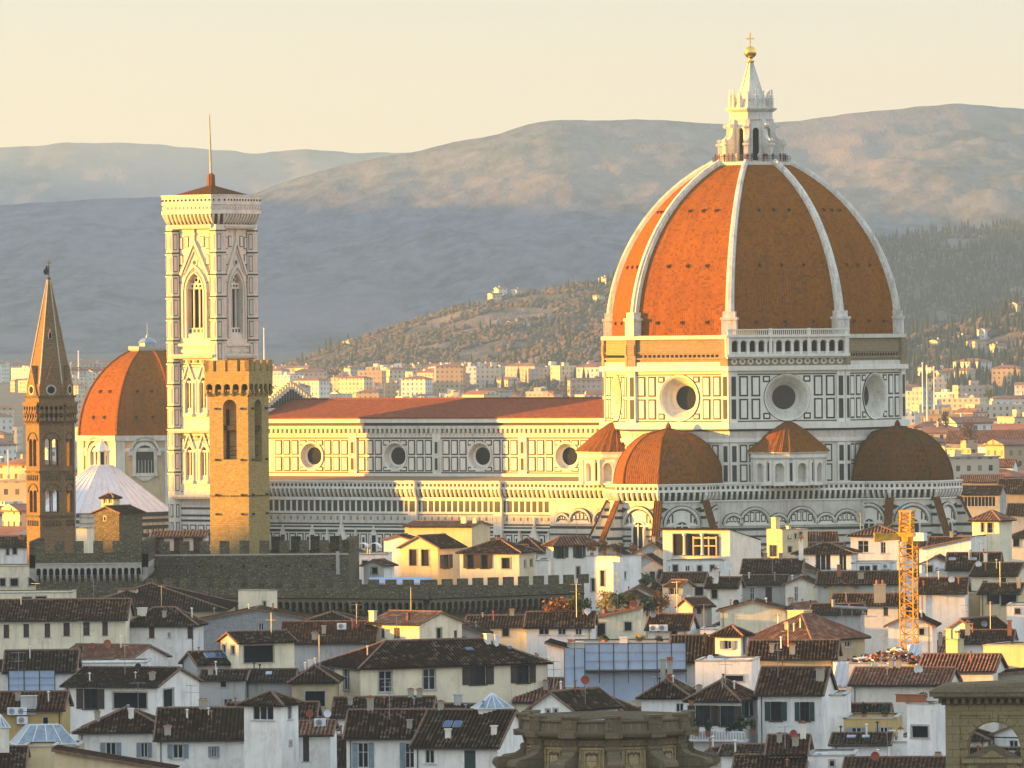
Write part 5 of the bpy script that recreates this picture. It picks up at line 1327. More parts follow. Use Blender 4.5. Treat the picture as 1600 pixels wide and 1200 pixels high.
        if r_ > 0:
            for W_, pts in ((WA, [(0, ez), (w, ez), (0, ez + r_)]), (WC_, [(0, ez), (w, ez), (w, ez + r_)])): wl.face([W_.pt(u, z) for u, z in pts], 0)
            WD.quad(wl, 0, d, ez, ez + r_); roof_plane(mbr, (.3, -.3, rz), (.3, d + .3, rz), Vector((-w - .6, 0, r_)), 0, 0, p_, ns)
            for y in (-.3, d + .3): mbr.beam((.3, y, rz - .06), (-w - .3, y, rz + r_ - .06), .2, .22, 2)
        else:
            wl.face([WA.pt(0, ez), WA.pt(w, ez), WA.pt(0, ez + r_)], 0) if False else None
            wl.v.clear(); wl.f.clear(); wl.m.clear(); wl.uv.clear()
            el = ez + r_
            WA.grid(wl, 0, w, 0, el, [q for q in rc(sA) if q[3] < el], 0); WB.quad(wl, 0, d, 0, ez); WC_.quad(wl, 0, w, 0, el); WD.quad(wl, 0, d, 0, el)
            wl.face([WA.pt(0, el), WA.pt(w, el), WA.pt(w, ez)], 0); wl.face([WC_.pt(0, el), WC_.pt(w, el), WC_.pt(0, ez)], 0)
            sA = [q for q in sA if q[1] + q[3] < el]
            roof_plane(mbr, (-w - .3, d + .3, el + .04), (-w - .3, -.3, el + .04), Vector((w + .6, 0, -r_)), 0, 0, p_, ns)
            for y in (-.3, d + .3): mbr.beam((-w - .3, y, el - .02), (.3, y, rz - .06), .2, .22, 2)
    elif roof == 'shed':                        # falls away to the back by rise pixels
        r_ = rise / s
        wl.face([WB.pt(0, ez - r_), WB.pt(d, ez - r_), WB.pt(0, ez)], 0); wl.face([WD.pt(0, ez - r_), WD.pt(d, ez - r_), WD.pt(d, ez)], 0)
        roof_plane(mbr, (.2, d + .4, rz - r_), (-w - .4, d + .4, rz - r_), Vector((0, -d - .9, r_ + .06)), 0, 0, p_, ns)
        mbr.box(-w - .5, .2, -.55, -.05, ez - .02, ez + .12, 1)
        for i in range(int(w / .45)): mbr.box(-w + i * .45, -w + i * .45 + .26, -.6, -.1, ez + .13, ez + .28, 0)
    wo = wl.build('wall', M[mat] if mat in M else mat, e)
    ro = mbr.build('roof' if roof != 'flat' else 'coping', rmat, e)
    for q, W_ in ((sA, WA), (sB, WB)):
        for u, z, ww, hh, st in q: window(e, W_, u, z, ww, hh, st)
    h['ro'] = ro
    for c in C: chimney(key, *c)
    if ax and D < 1000 and w > 4:
        r5 = random.Random(len(HS) * 7 + 3)
        for _ in range(r5.randint(1, 3)):
            x, y = -w * r5.uniform(.08, .92), d * r5.uniform(.08, .48); m = MB(); hh = r5.uniform(.5, 1.3); m.bar((0, 0, -.4), (0, 0, hh), r5.uniform(.05, .11), 6); m.lathe(0, 0, [(.12, hh), (.2, hh + .08), (.03, hh + .2)], 8, 0, 0)
            q = m.build('vent_pipe', M[r5.choice(['metal', 'dmetal', 'terra', 'pale'])], ro); q.location = (x, y, rz_at(h, x, y))
    if drain and D < 950 and ax and w > 5:
        m = MB(); u = w - .35 if len(sA) % 2 else .4; m.bar(WA.pt(u, max(0, ez - 9), .1), WA.pt(u, ez - .1, .1), .05, 5); m.build('rain_pipe', M['dmetal'], e)
        if roof in ('A', 'hip') or D < 800:
            m = MB(); z = rz - (rm / half) * o - .1; m.bar((-w - .3, -o - .05, z), (.3, -o - .05, z), .08, 5); m.build('gutter', M['dmetal'], e)
    return e
def rz_at(h, x, y):
    if not h['ax']: return h['ez'] - (.6 if h['roof'] == 'flat' else 0)
    q = (y if h['ax'] == 'x' else x + h['w']); k = min(q, 2 * h['half'] - q) / h['half']
    if h['roof'] == 'hip':
        q2 = (x + h['w'] if h['ax'] == 'x' else y); L_ = h['w'] if h['ax'] == 'x' else h['d']; k = min(k, min(q2, L_ - q2) / h['half'])
    return h['ez'] + h['rm'] * max(0, min(1, k))
def spot(h, px, fr=1.0):                      # local point seen in column px, fr of the way from the front eave to the ridge
    y = h['half'] * fr if h['ax'] == 'x' else h['d'] * .5 * fr
    x = ((px - h['xc']) / h['s'] - y * math.sin(h['a'])) / math.cos(h['a'])
    if h['ax'] == 'y' and h['a'] > R(45):
        x = -h['w'] / 2 if fr == 1 else -h['w'] / 2 * fr; y = ((px - h['xc']) / h['s'] - x * math.cos(h['a'])) / math.sin(h['a'])
    x = min(max(x, -h['w'] + .3), -.3); y = min(max(y, .3), h['d'] - .3)
    return x, y, rz_at(h, x, y)
def world(h, p):
    e = h['e']; c, s_ = math.cos(e.rotation_euler.z), math.sin(e.rotation_euler.z)
    return Vector((e.location.x + p[0] * c - p[1] * s_, e.location.y + p[0] * s_ + p[1] * c, p[2]))
def chimney(key, px, hp, wp=9, fr=1.0, kind='hat', mat='stone'):
    mat = {'white': 'pale', 'pale': 'stone'}.get(mat, mat)
    h = HS[key]; x, y, z = spot(h, px, fr); hh = max(.9, hp / h['s']); ww = max(.5, wp / h['s']) / 2
    m = MB(); m.box(-ww, ww, -ww * .8, ww * .8, -.7, hh * .8, 0); m.box(-ww - .08, ww + .08, -ww * .8 - .08, ww * .8 + .08, hh * .8, hh * .8 + .1, 0)
    if kind == 'hat':
        for q in (-ww + .06, ww - .16): m.box(q, q + .1, -ww * .7, ww * .7, hh * .8 + .1, hh * .95, 0)
        m.hull([(-ww - .12, -ww, hh * .95), (ww + .12, -ww, hh * .95), (ww + .12, ww, hh * .95), (-ww - .12, ww, hh * .95)], [(-.05, -ww, hh * 1.1), (.05, -ww, hh * 1.1), (.05, ww, hh * 1.1), (-.05, ww, hh * 1.1)], 1)
    elif kind == 'pots':
        for q in (-.5, .5): m.lathe(q * ww, 0, [(.16, hh * .8), (.2, hh), (.14, hh * 1.02)], 8, 0, 1)
    o = m.build('chimney', [M[mat], M['terra']], h['ro']); o.location = (x, y, z); return o
# ---------------------------------------------------------------- house list (columns and rows read off the photograph, depth from roof height)
# front row
H('oc0', (35, 86, 86), 1167, 15.5, 4, 'flat', 0, 'yellow', 'plain yellow rendered block with a flat stone coping in the lower left corner', 'flat yellow block', d=7)
H('oc1', (86, 268, 268), 1204, 15, 4, 'mono', 34, 'yellow', 'yellow wall whose tiled top slopes down to the right, in the lower left corner', 'sloping yellow wall', d=6)
H('lr7', (-30, 36, 36), 1199, 14, 3, 'A', 32, 'cream', 'dark tiled roof cut off by the bottom left corner of the view', 'corner roof', C=[(8, 14, 9)])
H('w4', (122, 262, 262), 1140, 16, 5, 'hip', 32, 'white', 'white house with two grey-blue shuttered windows under a hipped roof, lower left', 'white house with grey-blue shutters', A=[(173, 1160, 16, 24, 'y'), (225, 1160, 11, 24, 'y')], C=[(152, 16, 8, .4, 'hat'), (205, 18, 5, .5, 'plain', 'white')])
H('w5', (245, 381, 381), 1151, 15.5, 4, 'A', 45, 'white', 'white house with a deep sloping brown roof against the left side of the white turret', 'house left of the turret', A=[(278, 1163, 16, 22, 'y'), (334, 1166, 8, 18, 'y')], C=[(262, 12, 10, .1), (318, 16, 14, 1.0, 'pots')])
H('tur', (381, 439, 466), 1098, 19.5, 25, 'hip', 17, 'white', 'square white turret with a low hipped roof and a double casement window', 'white turret', A=[(411, 1103, 32, 22, 'm')], B=[(453, 1103, 7, 22, 'w'), (453, 1160, 2, 7, 'p')], cat='turret', name='turret')
H('sm1', (462, 516, 516), 1147, 16, 4, 'A', 20, 'white', 'small reddish roof squeezed between the white turret and the shuttered white house', 'little red roof', A=[(478, 1150, 10, 40, 'cb')], tile='tile_red')
H('f18', (541, 712, 712), 1149, 16.5, 5, 'A', 40, 'white', 'white house with tall grey-blue shutters and a flaking plaster patch, bottom centre left', 'flaking white house', A=[(567, 1161, 17, 40, 'y'), (640, 1161, 14, 40, 'y')], C=[(578, 22, 10, 1.0), (640, 8, 5, .3, 'plain')])
H('f19', (646, 777, 829), 1164, 16, 15, 'A', 54, 'white', 'white house with a green door under a wide mossy roof carrying a glass lantern', 'house with the green door', A=[(671, 1173, 15, 21, 'w'), (734, 1173, 18, 34, 'cg')], C=[(700, 16, 4, .2, 'plain', 'white'), (772, 16, 7, .3, 'plain', 'white'), (688, 14, 7, 1.0)], tile='tile_old')
H('f20', (520, 672, 672), 1117, 15.2, 4, 'A', 28, 'white', 'low dark roof lying right under the windows of the long cream house', 'low roof below the cream house', C=[(642, 12, 9), (656, 12, 9), (547, 8, 3, .6, 'plain')])
H('g21', (830, 893, 966), 1106, 17, 35, 'B', 30, 'white', 'white gabled cottage with two slit windows just behind the round stone church top', 'gabled cottage', A=[(856, 1110, 3, 6, 'p'), (868, 1109, 4, 7, 'p')])
H('r23', (1184, 1284, 1304), 1081, 17.5, 10, 'A', 38, 'white', 'white house with two green shuttered windows and a plain front, lower right', 'white house with green shutters', A=[(1212, 1097, 16, 31, 'g'), (1257, 1097, 15, 31, 'g')], C=[(1282, 20, 12, .5, 'hat')])
H('r23b', (1076, 1152, 1184), 1091, 17, 16, 'hip', 28, 'white', 'white house with tall double windows opening on a planted balcony', 'balcony house', A=[(1098, 1103, 24, 32, 'b'), (1136, 1103, 22, 32, 'b')], B=[(1167, 1098, 8, 24, 'g')], C=[(1092, 10, 6, .5)])
H('r23c', (1002, 1075, 1075), 1086, 16.8, 5, 'hip', 32, 'white', 'low white house with a hipped roof and twin lit flues beside the balcony house', 'house with twin flues', A=[(1062, 1099, 12, 13, 'w')], C=[(1036, 44, 6, .9, 'plain', 'pale'), (1047, 36, 8, .9, 'pots', 'pale')])
H('d24', (1127, 1192, 1192), 1178, 14, 4, 'A', 14, 'white', 'very low dark roof under the balcony at the bottom of the view', 'roof under the balcony')
H('d24b', (1148, 1255, 1255), 1204, 13.6, 3, 'A', 24, 'cream', 'dark tiled roof running off the bottom edge right of the round church top', 'roof at the bottom edge')
H('d25', (1200, 1258, 1258), 1177, 15, 3, 'A', 28, 'white', 'small brown roof with white chimneys below the green shuttered house', 'small brown roof', C=[(1218, 14, 5, .6), (1255, 26, 9, .8, 'hat', 'white'), (1243, 14, 10, .4)])
H('w25', (1262, 1334, 1334), 1181, 14.8, 3, 'flat', 0, 'white', 'blank white parapet wall at the bottom edge below the ochre house', 'blank white parapet', A=[(1300, 1189, 4, 8, 'p')])
H('oc26', (1318, 1400, 1400), 1123, 16, 4, 'flat', 0, 'ochre', 'ochre house with grey-blue shutters and a roof terrace, lower right', 'ochre terrace house', A=[(1338, 1137, 16, 18, 'y'), (1381, 1136, 13, 18, 'y')])
H('wl26', (1296, 1320, 1320), 1087, 17.6, 4, 'flat', 0, 'white', 'tall blank white wall against the left end of the ochre terrace house', 'blank white wall')
H('twr27', (1417, 1456, 1477), 1100, 19, 24, 'flat', 0, 'white', 'white cubic tower house with one dark loggia opening and terracotta planters on top', 'white cube tower', A=[(1437, 1135, 25, 18, 'd')], cat='tower house')
H('lw28', (1386, 1480, 1480), 1160, 14.5, 3, 'flat', 0, 'white', 'low white parapet in front of the white cubic tower house', 'low white parapet', C=[(1407, 30, 8, .5, 'hat', 'white'), (1394, 32, 4, .5, 'plain', 'white')])
H('rf28', (1320, 1480, 1480), 1204, 13.8, 3, 'A', 20, 'white', 'brown roof on the bottom edge left of the stone bell gable', 'roof left of the bell gable')
H('rf29', (1300, 1388, 1388), 1162, 14.6, 3, 'A', 16, 'white', 'brown roof with skylights directly under the ochre terrace house', 'roof with skylights')
H('lk', (14, 122, 122), 1167, 0, 4, 'flat', 0, 'tan', 'tan flat roofed block carrying the large metal skylight at the lower left', 'skylight block', D=676)
# second row
H('l8', (-20, 98, 98), 1107, 16, 5, 'A', 26, 'ochre', 'ochre house with white air conditioners on its wall at the left edge', 'ochre house with air conditioners', A=[(71, 1121, 7, 16, 'd')], C=[(45, 22, 24, .0, 'plain', 'grey'), (28, 8, 6, .5)])
H('l9', (100, 246, 312), 1071, 17, 22, 'A', 27, 'white', 'white house with a wide shuttered window and a dark loggia, left foreground', 'white loggia house', A=[(141, 1078, 22, 31, 'b'), (203, 1083, 52, 25, 'd')], B=[(263, 1079, 16, 28, 'd')], C=[(238, 10, 8, .3)], tile='tile_old')
H('l13', (313, 382, 382), 1061, 16.5, 4, 'A', 14, 'grey', 'peeling grey house with two small windows above the deep brown roof', 'peeling grey house', A=[(349, 1065, 8, 9, 'p'), (356, 1092, 14, 11, 'w')], C=[(329, 12, 8, .5)])
H('l14', (343, 373, 460), 1003, 19, 70, 'B', 15, 'cream', 'cream attic house with one big dark picture window and patchy plaster', 'picture window house', A=[(350, 1010, 5, 12, 'd'), (364, 1010, 6, 13, 'd')], B=[(404, 1009, 46, 26, 'd')])
H('l15', (285, 309, 371), 1036, 16.5, 70, 'B', 17, 'grey', 'little grey house with a solar panel on its roof', 'little grey house')
H('l16', (456, 523, 523), 1062, 16.4, 3, 'hip', 32, 'tan', 'tan house end with a dark loggia window beside the long cream house', 'tan loggia house', A=[(492, 1080, 31, 24, 'd')], C=[(485, 14, 8, .9, 'plain', 'white')])
H('l16b', (382, 458, 458), 1063, 16.2, 3, 'A', 17, 'grey', 'narrow strip of roof below the picture window house', 'roof strip')
H('big', (500, 563, 858), 1042, 17.5, 66, 'hip', 38, 'cream', 'long cream house with four big windows under a wide hipped brown roof, centre left', 'long cream house', A=[(541, 1047, 9, 34, 's'), (519, 1048, 5, 30, 's')], B=[(602, 1049, 20, 33, 's'), (671, 1047, 19, 33, 's'), (748, 1045, 24, 29, 'b'), (820, 1044, 19, 29, 'b')], C=[(765, 18, 10, .8, 'plain', 'white'), (778, 20, 8, .7, 'plain', 'whited')])
H('arcU', (-20, 64, 64), 885, 21.5, 8, 'flat', 0, 'cream', 'upper cream building with small arched windows at the left edge, below the slender spire', 'upper arcaded building', A=[(22, 904, 12, 12, 'd'), (51, 903, 13, 12, 'd'), (4, 904, 8, 12, 'd')])
H('arcL', (-20, 112, 112), 926, 20, 4, 'flat', 0, 'cream', 'lower cream terrace building with two dark arches at the left edge', 'lower arcaded building', A=[(41, 933, 17, 13, 'd'), (64, 932, 17, 13, 'd')])
H('grtop', (64, 112, 112), 888, 21.5, 4, 'flat', 0, 'grey', 'stained grey wall between the cream arcades and the fortress gallery', 'stained grey wall', A=[(80, 905, 12, 10, 'd'), (101, 900, 7, 12, 'p')])
H('pal38', (-30, 196, 196), 966, 19.5, 4, 'A', 30, 'cream', 'long cream palace with a row of brown shuttered windows at the left edge', 'long cream palace', A=[(10, 976, 9, 21, 'cb'), (41, 975, 9, 21, 'cb'), (74, 974, 9, 22, 'cb'), (104, 973, 10, 21, 'cb'), (135, 972, 10, 21, 'cb'), (164, 971, 9, 22, 'cb')], d=13)
H('big39', (105, 350, 350), 951, 19, 4, 'hip', 36, 'tan', 'very wide brown hipped roof in front of the dark fortress walls', 'wide brown roof', d=22)
H('drm', (184, 213, 216), 920, 21.5, 42, 'mono', 0, 'cream', 'small cream dormer block catching the sun on the wide brown roof', 'sunlit dormer block', d=4)
H('w40', (197, 305, 318), 974, 18.5, 10, 'hip', 26, 'white', 'tall white house with brown shutters in front of the wide brown roof', 'tall white house', A=[(237, 978, 9, 20, 'cb'), (264, 988, 5, 9, 'w'), (297, 978, 8, 20, 'cb')], C=[(222, 12, 14, .6, 'plain', 'white'), (257, 10, 5, .4, 'plain')], tile='tile_old')
H('gr41', (308, 492, 492), 968, 18, 3, 'B', 18, 'grey_stone', 'broad gable of rough grey rubble masonry behind the cream attic house', 'grey rubble gable', A=[(408, 973, 8, 12, 'w')])
H('lit42', (372, 425, 433), 923, 21.2, 35, 'flat', 0, 'cream', 'sunlit cream rooftop block with a flat top left of the fortress front', 'sunlit rooftop block', A=[(413, 940, 5, 7, 'p')])
H('br37', (440, 585, 585), 1001, 17.5, 4, 'A', 30, 'grey', 'plain dark roof left of the sunlit red roofed house', 'plain dark roof', C=[(506, 14, 4, .4, 'plain'), (492, 10, 9, .1, 'hat')])
H('lit36', (577, 655, 722), 974, 19.6, 38, 'A', 17, 'cream', 'sunlit cream house with a red tiled roof and a grey shaded gable, centre left', 'sunlit red roofed house', A=[(598, 983, 5, 15, 'cb'), (620, 982, 9, 16, 'cb')], B=[(686, 983, 8, 22, 'd'), (712, 988, 5, 15, 'cb')], tile='tile_red', C=[(573, 20, 10, .0, 'plain', 'cream')])
H('lw62', (728, 838, 838), 978, 18.2, 4, 'A', 16, 'cream', 'dark mossy roof with a cream wall below the right hand fortress wall', 'mossy roof below the fortress', A=[(760, 982, 10, 12, 'cb'), (790, 982, 10, 12, 'p')], tile='tile_old', C=[(800, 10, 7)])
H('lw63', (690, 752, 752), 990, 17.9, 6, 'B', 14, 'grey', 'low grey gable beside the sunlit red roofed house', 'low grey gable', A=[(725, 995, 8, 12, 'p')])
H('lw64', (470, 560, 560), 972, 18.6, 5, 'hip', 14, 'tan', 'low brown hip roof in front of the fortress arch gallery', 'low brown hip roof', A=[(500, 976, 9, 12, 'cb'), (530, 976, 9, 12, 'cb')])
H('lw65', (780, 850, 850), 955, 18.9, 10, 'mono', -14, 'white', 'white lean-to rising to the right below the fortress wall', 'white lean-to', tile='tile_old')
H('w44', (924, 1001, 1001), 949, 20, 4, 'mono', -18, 'cream', 'cream house whose roof line rises to the right, below the roof garden', 'cream lean-to house', A=[(939, 974, 12, 22, 'd'), (981, 972, 11, 14, 'p')], tile='tile_red')
H('p44', (822, 925, 925), 978, 18.3, 3, 'A', 22, 'white', 'low roof below the red flowered terrace planters', 'roof under the planters', A=[(850, 982, 16, 10, 'm'), (878, 982, 12, 10, 'm'), (904, 982, 10, 10, 'm')])
H('rnd45', (917, 968, 1002), 870, 22.2, 34, 'flat', 0, 'white', 'white corner tower house with one arched window, standing before the apse', 'white corner tower', A=[(941, 892, 7, 25, 'p'), (926, 905, 6, 20, 'p')], B=[(977, 893, 4, 13, 'w')], cat='tower house')
H('hip46', (853, 866, 935), 850, 23.3, 66, 'hip', 13, 'pale', 'pale house under a low red hipped roof left of the white corner tower', 'pale hipped house', B=[(876, 853, 11, 19, 'g'), (905, 853, 9, 19, 'g'), (903, 886, 6, 18, 'p')], tile='tile_red')
H('log47', (1035, 1140, 1189), 828, 25, 24, 'shed', 20, 'pale', 'pale palace top with a large columned roof loggia in front of the apse', 'loggia palace', A=[(1087, 835, 72, 34, 'd')], cat='palace')
H('log47b', (1043, 1131, 1131), 876, 22.4, 3, 'flat', 0, 'white', 'white lower front with a row of small windows below the columned loggia', 'white front below the loggia', A=[(1055, 883, 8, 11, 'p'), (1074, 884, 7, 9, 'w'), (1093, 884, 7, 9, 'p'), (1113, 883, 7, 10, 'p')], d=5)
H('ylw48', (1198, 1222, 1262), 828, 24.5, 52, 'flat', 0, 'yellow', 'narrow yellow tower house with two square sunlit chimneys before the apse', 'narrow yellow house', A=[(1208, 852, 12, 18, 'p')], B=[(1234, 836, 7, 8, 'w'), (1243, 834, 3, 8, 'p'), (1251, 832, 5, 11, 'p'), (1234, 854, 6, 9, 'p')], C=[(1207, 30, 11, .6, 'plain', 'yellow'), (1237, 14, 6, .6, 'plain', 'yellow')], cat='tower house')
H('ver49', (1242, 1330, 1341), 863, 22.5, 8, 'hip', 14, 'white', 'white house with a dark glazed veranda under a hipped roof below the apse', 'veranda house', A=[(1286, 865, 24, 27, 'm'), (1317, 865, 12, 27, 'm')])
H('hip50', (1329, 1408, 1408), 835, 24.3, 5, 'hip', 13, 'white', 'white attic house with a red hipped roof just left of the crane top', 'red hipped attic house', A=[(1349, 845, 17, 19, 'w'), (1380, 847, 8, 18, 'w')], tile='tile_red')
H('sl52', (1436, 1517, 1517), 839, 24, 12, 'mono', -18, 'white', 'white wall with a rising sunlit top joining the little square belvedere', 'rising white wall', tile='tile_red')
H('twr51', (1519, 1561, 1581), 811, 26.3, 26, 'hip', 13, 'cream', 'little square belvedere tower with arched openings and a red pyramid roof at right', 'square belvedere', A=[(1535, 817, 5, 14, 'd'), (1547, 817, 8, 15, 'd')], tile='tile_red', cat='tower house')
H('lt53a', (632, 737, 766), 822, 24.5, 22, 'A', 7, 'yellow', 'long sunlit yellow attic wall under the nave of the cathedral', 'long yellow attic', tile='tile_red', C=[(725, 12, 8, .6, 'plain', 'cream'), (742, 10, 6, .6, 'plain', 'cream')])
H('lt53b', (625, 684, 724), 854, 22.8, 32, 'B', 17, 'yellow', 'sunlit rooftop pavilion with a pediment and square columns', 'pediment pavilion', A=[(645, 859, 12, 26, 'd'), (664, 859, 12, 26, 'd')], B=[(697, 867, 9, 22, 'b')])
H('lt53d', (718, 811, 838), 862, 22.2, 18, 'hip', 18, 'cream', 'sunlit house with arcaded windows under a broad dark hipped roof', 'arcaded hipped house', A=[(735, 867, 11, 22, 'b'), (757, 867, 11, 22, 'b'), (790, 872, 13, 17, 'd')], B=[(820, 877, 3, 10, 'p'), (830, 876, 4, 10, 'p')])
H('lw54', (838, 856, 856), 876, 22, 3, 'flat', 0, 'pale', 'small pale block wedged between two hipped roofs in front of the nave', 'wedged pale block')
H('lw55', (568, 600, 616), 882, 21.6, 30, 'B', 7, 'white', 'small white gable with dark openings beside the end of the fortress block', 'small white gable', A=[(585, 887, 9, 10, 'd')])
H('lw56', (545, 606, 606), 866, 22.3, 4, 'flat', 0, 'white', 'white terrace block with a roof tent beside the fortress block', 'white terrace block', A=[(570, 876, 8, 8, 'p')])
H('lw57', (600, 640, 655), 842, 23.6, 20, 'B', 6, 'white', 'low white gable behind the sunlit pediment pavilion', 'low white gable')
# middle rows, right
H('m_a', (1035, 1100, 1100), 908, 20.5, 3, 'A', 13, 'cream', 'cream house with one dark arch below the columned loggia', 'cream house with an arch', A=[(1094, 917, 12, 13, 'd')])
H('m_b', (1043, 1064, 1082), 914, 21.4, 40, 'A', 7, 'grey', 'tiny grey roof cabin with a sunlit orange front', 'tiny roof cabin', A=[(1053, 918, 14, 12, 'y')], tile='tile_red')
H('m_b2', (1060, 1082, 1112), 945, 19.2, 45, 'B', 12, 'grey', 'bare grey gable with one small window and a red verge', 'bare grey gable', B=[(1092, 950, 8, 9, 'p')], tile='tile_red')
H('m_c', (1104, 1152, 1160), 915, 20, 12, 'A', 22, 'pale', 'pale house with a dark doorway and steel flues', 'pale house with steel flues', A=[(1116, 922, 9, 14, 'd')], C=[(1118, 22, 9, .4, 'hat', 'white')])
H('m_d', (1160, 1227, 1227), 912, 20, 4, 'A', 13, 'grey', 'grey house with two tall narrow windows, middle right', 'grey house with tall windows', A=[(1175, 918, 7, 21, 'w'), (1201, 917, 10, 24, 'cb')])
H('m_e', (1227, 1274, 1274), 912, 20.2, 4, 'B', 10, 'pale', 'pale gable with a single tall white framed window, middle right', 'pale single window gable', A=[(1244, 917, 6, 23, 'w')])
H('m_f', (1160, 1250, 1250), 893, 21.5, 4, 'A', 19, 'grey', 'dark roof with vents behind the grey and pale gables', 'dark vented roof', C=[(1220, 8, 4), (1196, 8, 5)])
H('m_g', (1217, 1279, 1279), 897, 21, 4, 'B', 16, 'grey', 'weathered grey gable with a green shutter and a tall white flue', 'grey gable with green shutter', A=[(1260, 899, 10, 11, 'cg')], C=[(1252, 44, 7, .1, 'hat', 'white')])
H('m_h', (1294, 1335, 1335), 916, 20, 4, 'B', 7, 'tan', 'small tan gable with one narrow window, left of the crane', 'small tan gable', A=[(1308, 917, 5, 13, 'p')])
H('m_h2', (1272, 1300, 1300), 918, 19.8, 3, 'flat', 0, 'cream', 'low cream wall with plants joining the small tan gable', 'low cream wall', d=6)
H('m_i', (1278, 1405, 1405), 911, 20.4, 3, 'A', 18, 'grey', 'long dark roof left of the crane mast', 'long dark roof', C=[(1311, 22, 6, .6, 'plain', 'terra'), (1345, 9, 9, .4)])
H('m_n', (1300, 1408, 1408), 944, 19.2, 4, 'A', 16, 'pale', 'pale house with shuttered windows under a dark roof, left of the lower crane mast', 'pale house by the mast', A=[(1322, 949, 7, 13, 'cb'), (1352, 949, 7, 13, 'w'), (1384, 949, 7, 13, 'cb')], C=[(1375, 34, 18, .2, 'pots', 'pale')])
H('m_j', (1330, 1396, 1396), 880, 22, 3, 'flat', 0, 'white', 'white strip of wall with a wide window under the red hipped attic house', 'white strip wall', A=[(1351, 884, 18, 10, 'w'), (1367, 884, 6, 9, 'p')])
H('m_k', (1125, 1227, 1227), 953, 18.5, 3, 'B', 14, 'cream', 'broad low cream gable in front of the grey house with tall windows', 'broad low gable')
H('m_l', (1268, 1345, 1345), 958, 18.8, 3, 'A', 14, 'grey', 'dark roof under a long white flue pipe', 'roof under the pipe')
H('h33', (1170, 1268, 1352), 998, 18.6, 35, 'hip', 36, 'tan', 'tan house with a big hipped roof whose ridge carries a sunlit block', 'tan hipped house', B=[(1325, 1005, 9, 9, 'w')], tile='tile_red', C=[(1250, 16, 30, 1.0, 'plain', 'yellow'), (1230, 8, 6, .3)])
H('h31', (1117, 1157, 1170), 990, 20, 18, 'hip', 12, 'white', 'tiny white attic house with grey shutters and a hipped roof, lower right', 'tiny white attic house', A=[(1137, 1001, 11, 14, 'y')], B=[(1163, 997, 5, 26, 'd')])
H('tr32', (1086, 1174, 1174), 1033, 18.6, 6, 'flat', 0, 'white', 'white terrace block with a sunlit parapet under the tiny attic house', 'white terrace with parapet', A=[(1147, 1056, 29, 9, 'd')])
H('lr34', (1170, 1305, 1305), 1027, 18, 3, 'A', 26, 'yellow', 'yellow house half hidden by its long brown roof, lower right', 'half hidden yellow house', A=[(1270, 1044, 22, 16, 'd')], C=[(1238, 16, 9, .2), (1206, 14, 7, .3)])
H('ac35', (1012, 1075, 1088), 980, 18.7, 12, 'A', 20, 'white', 'white house with two air conditioners behind the scaffolding', 'house behind the scaffolding', A=[(1053, 983, 9, 9, 'd')])
H('br36', (1048, 1118, 1118), 1031, 17, 3, 'A', 38, 'grey', 'steep plain brown roof at the right end of the scaffolding', 'steep brown roof')
H('sm37', (1094, 1120, 1120), 984, 18.5, 3, 'flat', 0, 'white', 'tiny row of white posts wall beside the tiny attic house', 'tiny white wall')
H('s1', (1518, 1588, 1606), 898, 21.2, 10, 'A', 18, 'cream', 'cream house with green shutters and an olive coloured roof at the right edge', 'cream house with olive roof', A=[(1539, 908, 8, 15, 'cg'), (1568, 903, 8, 10, 'cg')], tile='tile_old')
H('s2', (1531, 1592, 1606), 926, 19.8, 10, 'A', 14, 'yellow', 'yellow house with a wide dark opening at the right edge', 'yellow house with dark opening', A=[(1576, 929, 24, 17, 'd'), (1552, 930, 20, 14, 'p')], C=[(1593, 20, 5, .5, 'plain', 'pale')])
H('s3', (1433, 1530, 1530), 928, 19.5, 3, 'flat', 0, 'tan', 'low tan wall with white dishes right of the crane mast', 'low tan wall', A=[(1510, 936, 5, 8, 'p')])
H('s4', (1436, 1508, 1508), 925, 20.2, 3, 'A', 22, 'white', 'dark roof above the low tan wall right of the crane mast', 'roof above the tan wall')
H('s5', (1480, 1560, 1560), 888, 21.5, 3, 'A', 24, 'grey', 'dark roof with skylights below the square belvedere', 'roof below the belvedere', C=[(1540, 16, 5, .4, 'plain', 'white')])
H('s5b', (1440, 1482, 1482), 880, 21.8, 5, 'B', 10, 'white', 'white gable with wall mounted cooling units right of the crane top', 'white gable right of the crane', A=[(1452, 884, 10, 10, 'd')])
H('s6', (1462, 1508, 1508), 892, 21, 4, 'flat', 0, 'pale', 'pale flat block with a barred opening right of the crane', 'pale flat block', A=[(1498, 897, 12, 6, 'd')])
H('s7', (1482, 1523, 1575), 983, 18.5, 32, 'B', 20, 'white', 'white gable with a brown side roof near the right edge', 'white gable near the right edge')
H('s8', (1388, 1456, 1456), 976, 18.8, 4, 'B', 16, 'white', 'white gable behind the crane mast', 'white gable behind the mast', A=[(1440, 982, 8, 10, 'd')])
H('s9', (1573, 1640, 1640), 946, 19.3, 3, 'flat', 0, 'white', 'white terrace walls at the right edge below the yellow house', 'white terrace at right', A=[(1590, 951, 8, 8, 'p')])
H('s10', (1500, 1580, 1580), 1003, 17.6, 3, 'A', 18, 'white', 'dark roof with a lit chimney near the right edge', 'dark roof with lit chimney', C=[(1588, 30, 6, .5, 'plain', 'terra'), (1512, 22, 8, .6, 'hat')])
H('lr40b', (1436, 1552, 1552), 1047, 17.8, 8, 'A', 24, 'pale', 'red roof slope below the sunlit yellow parapet', 'red slope', tile='tile_red')
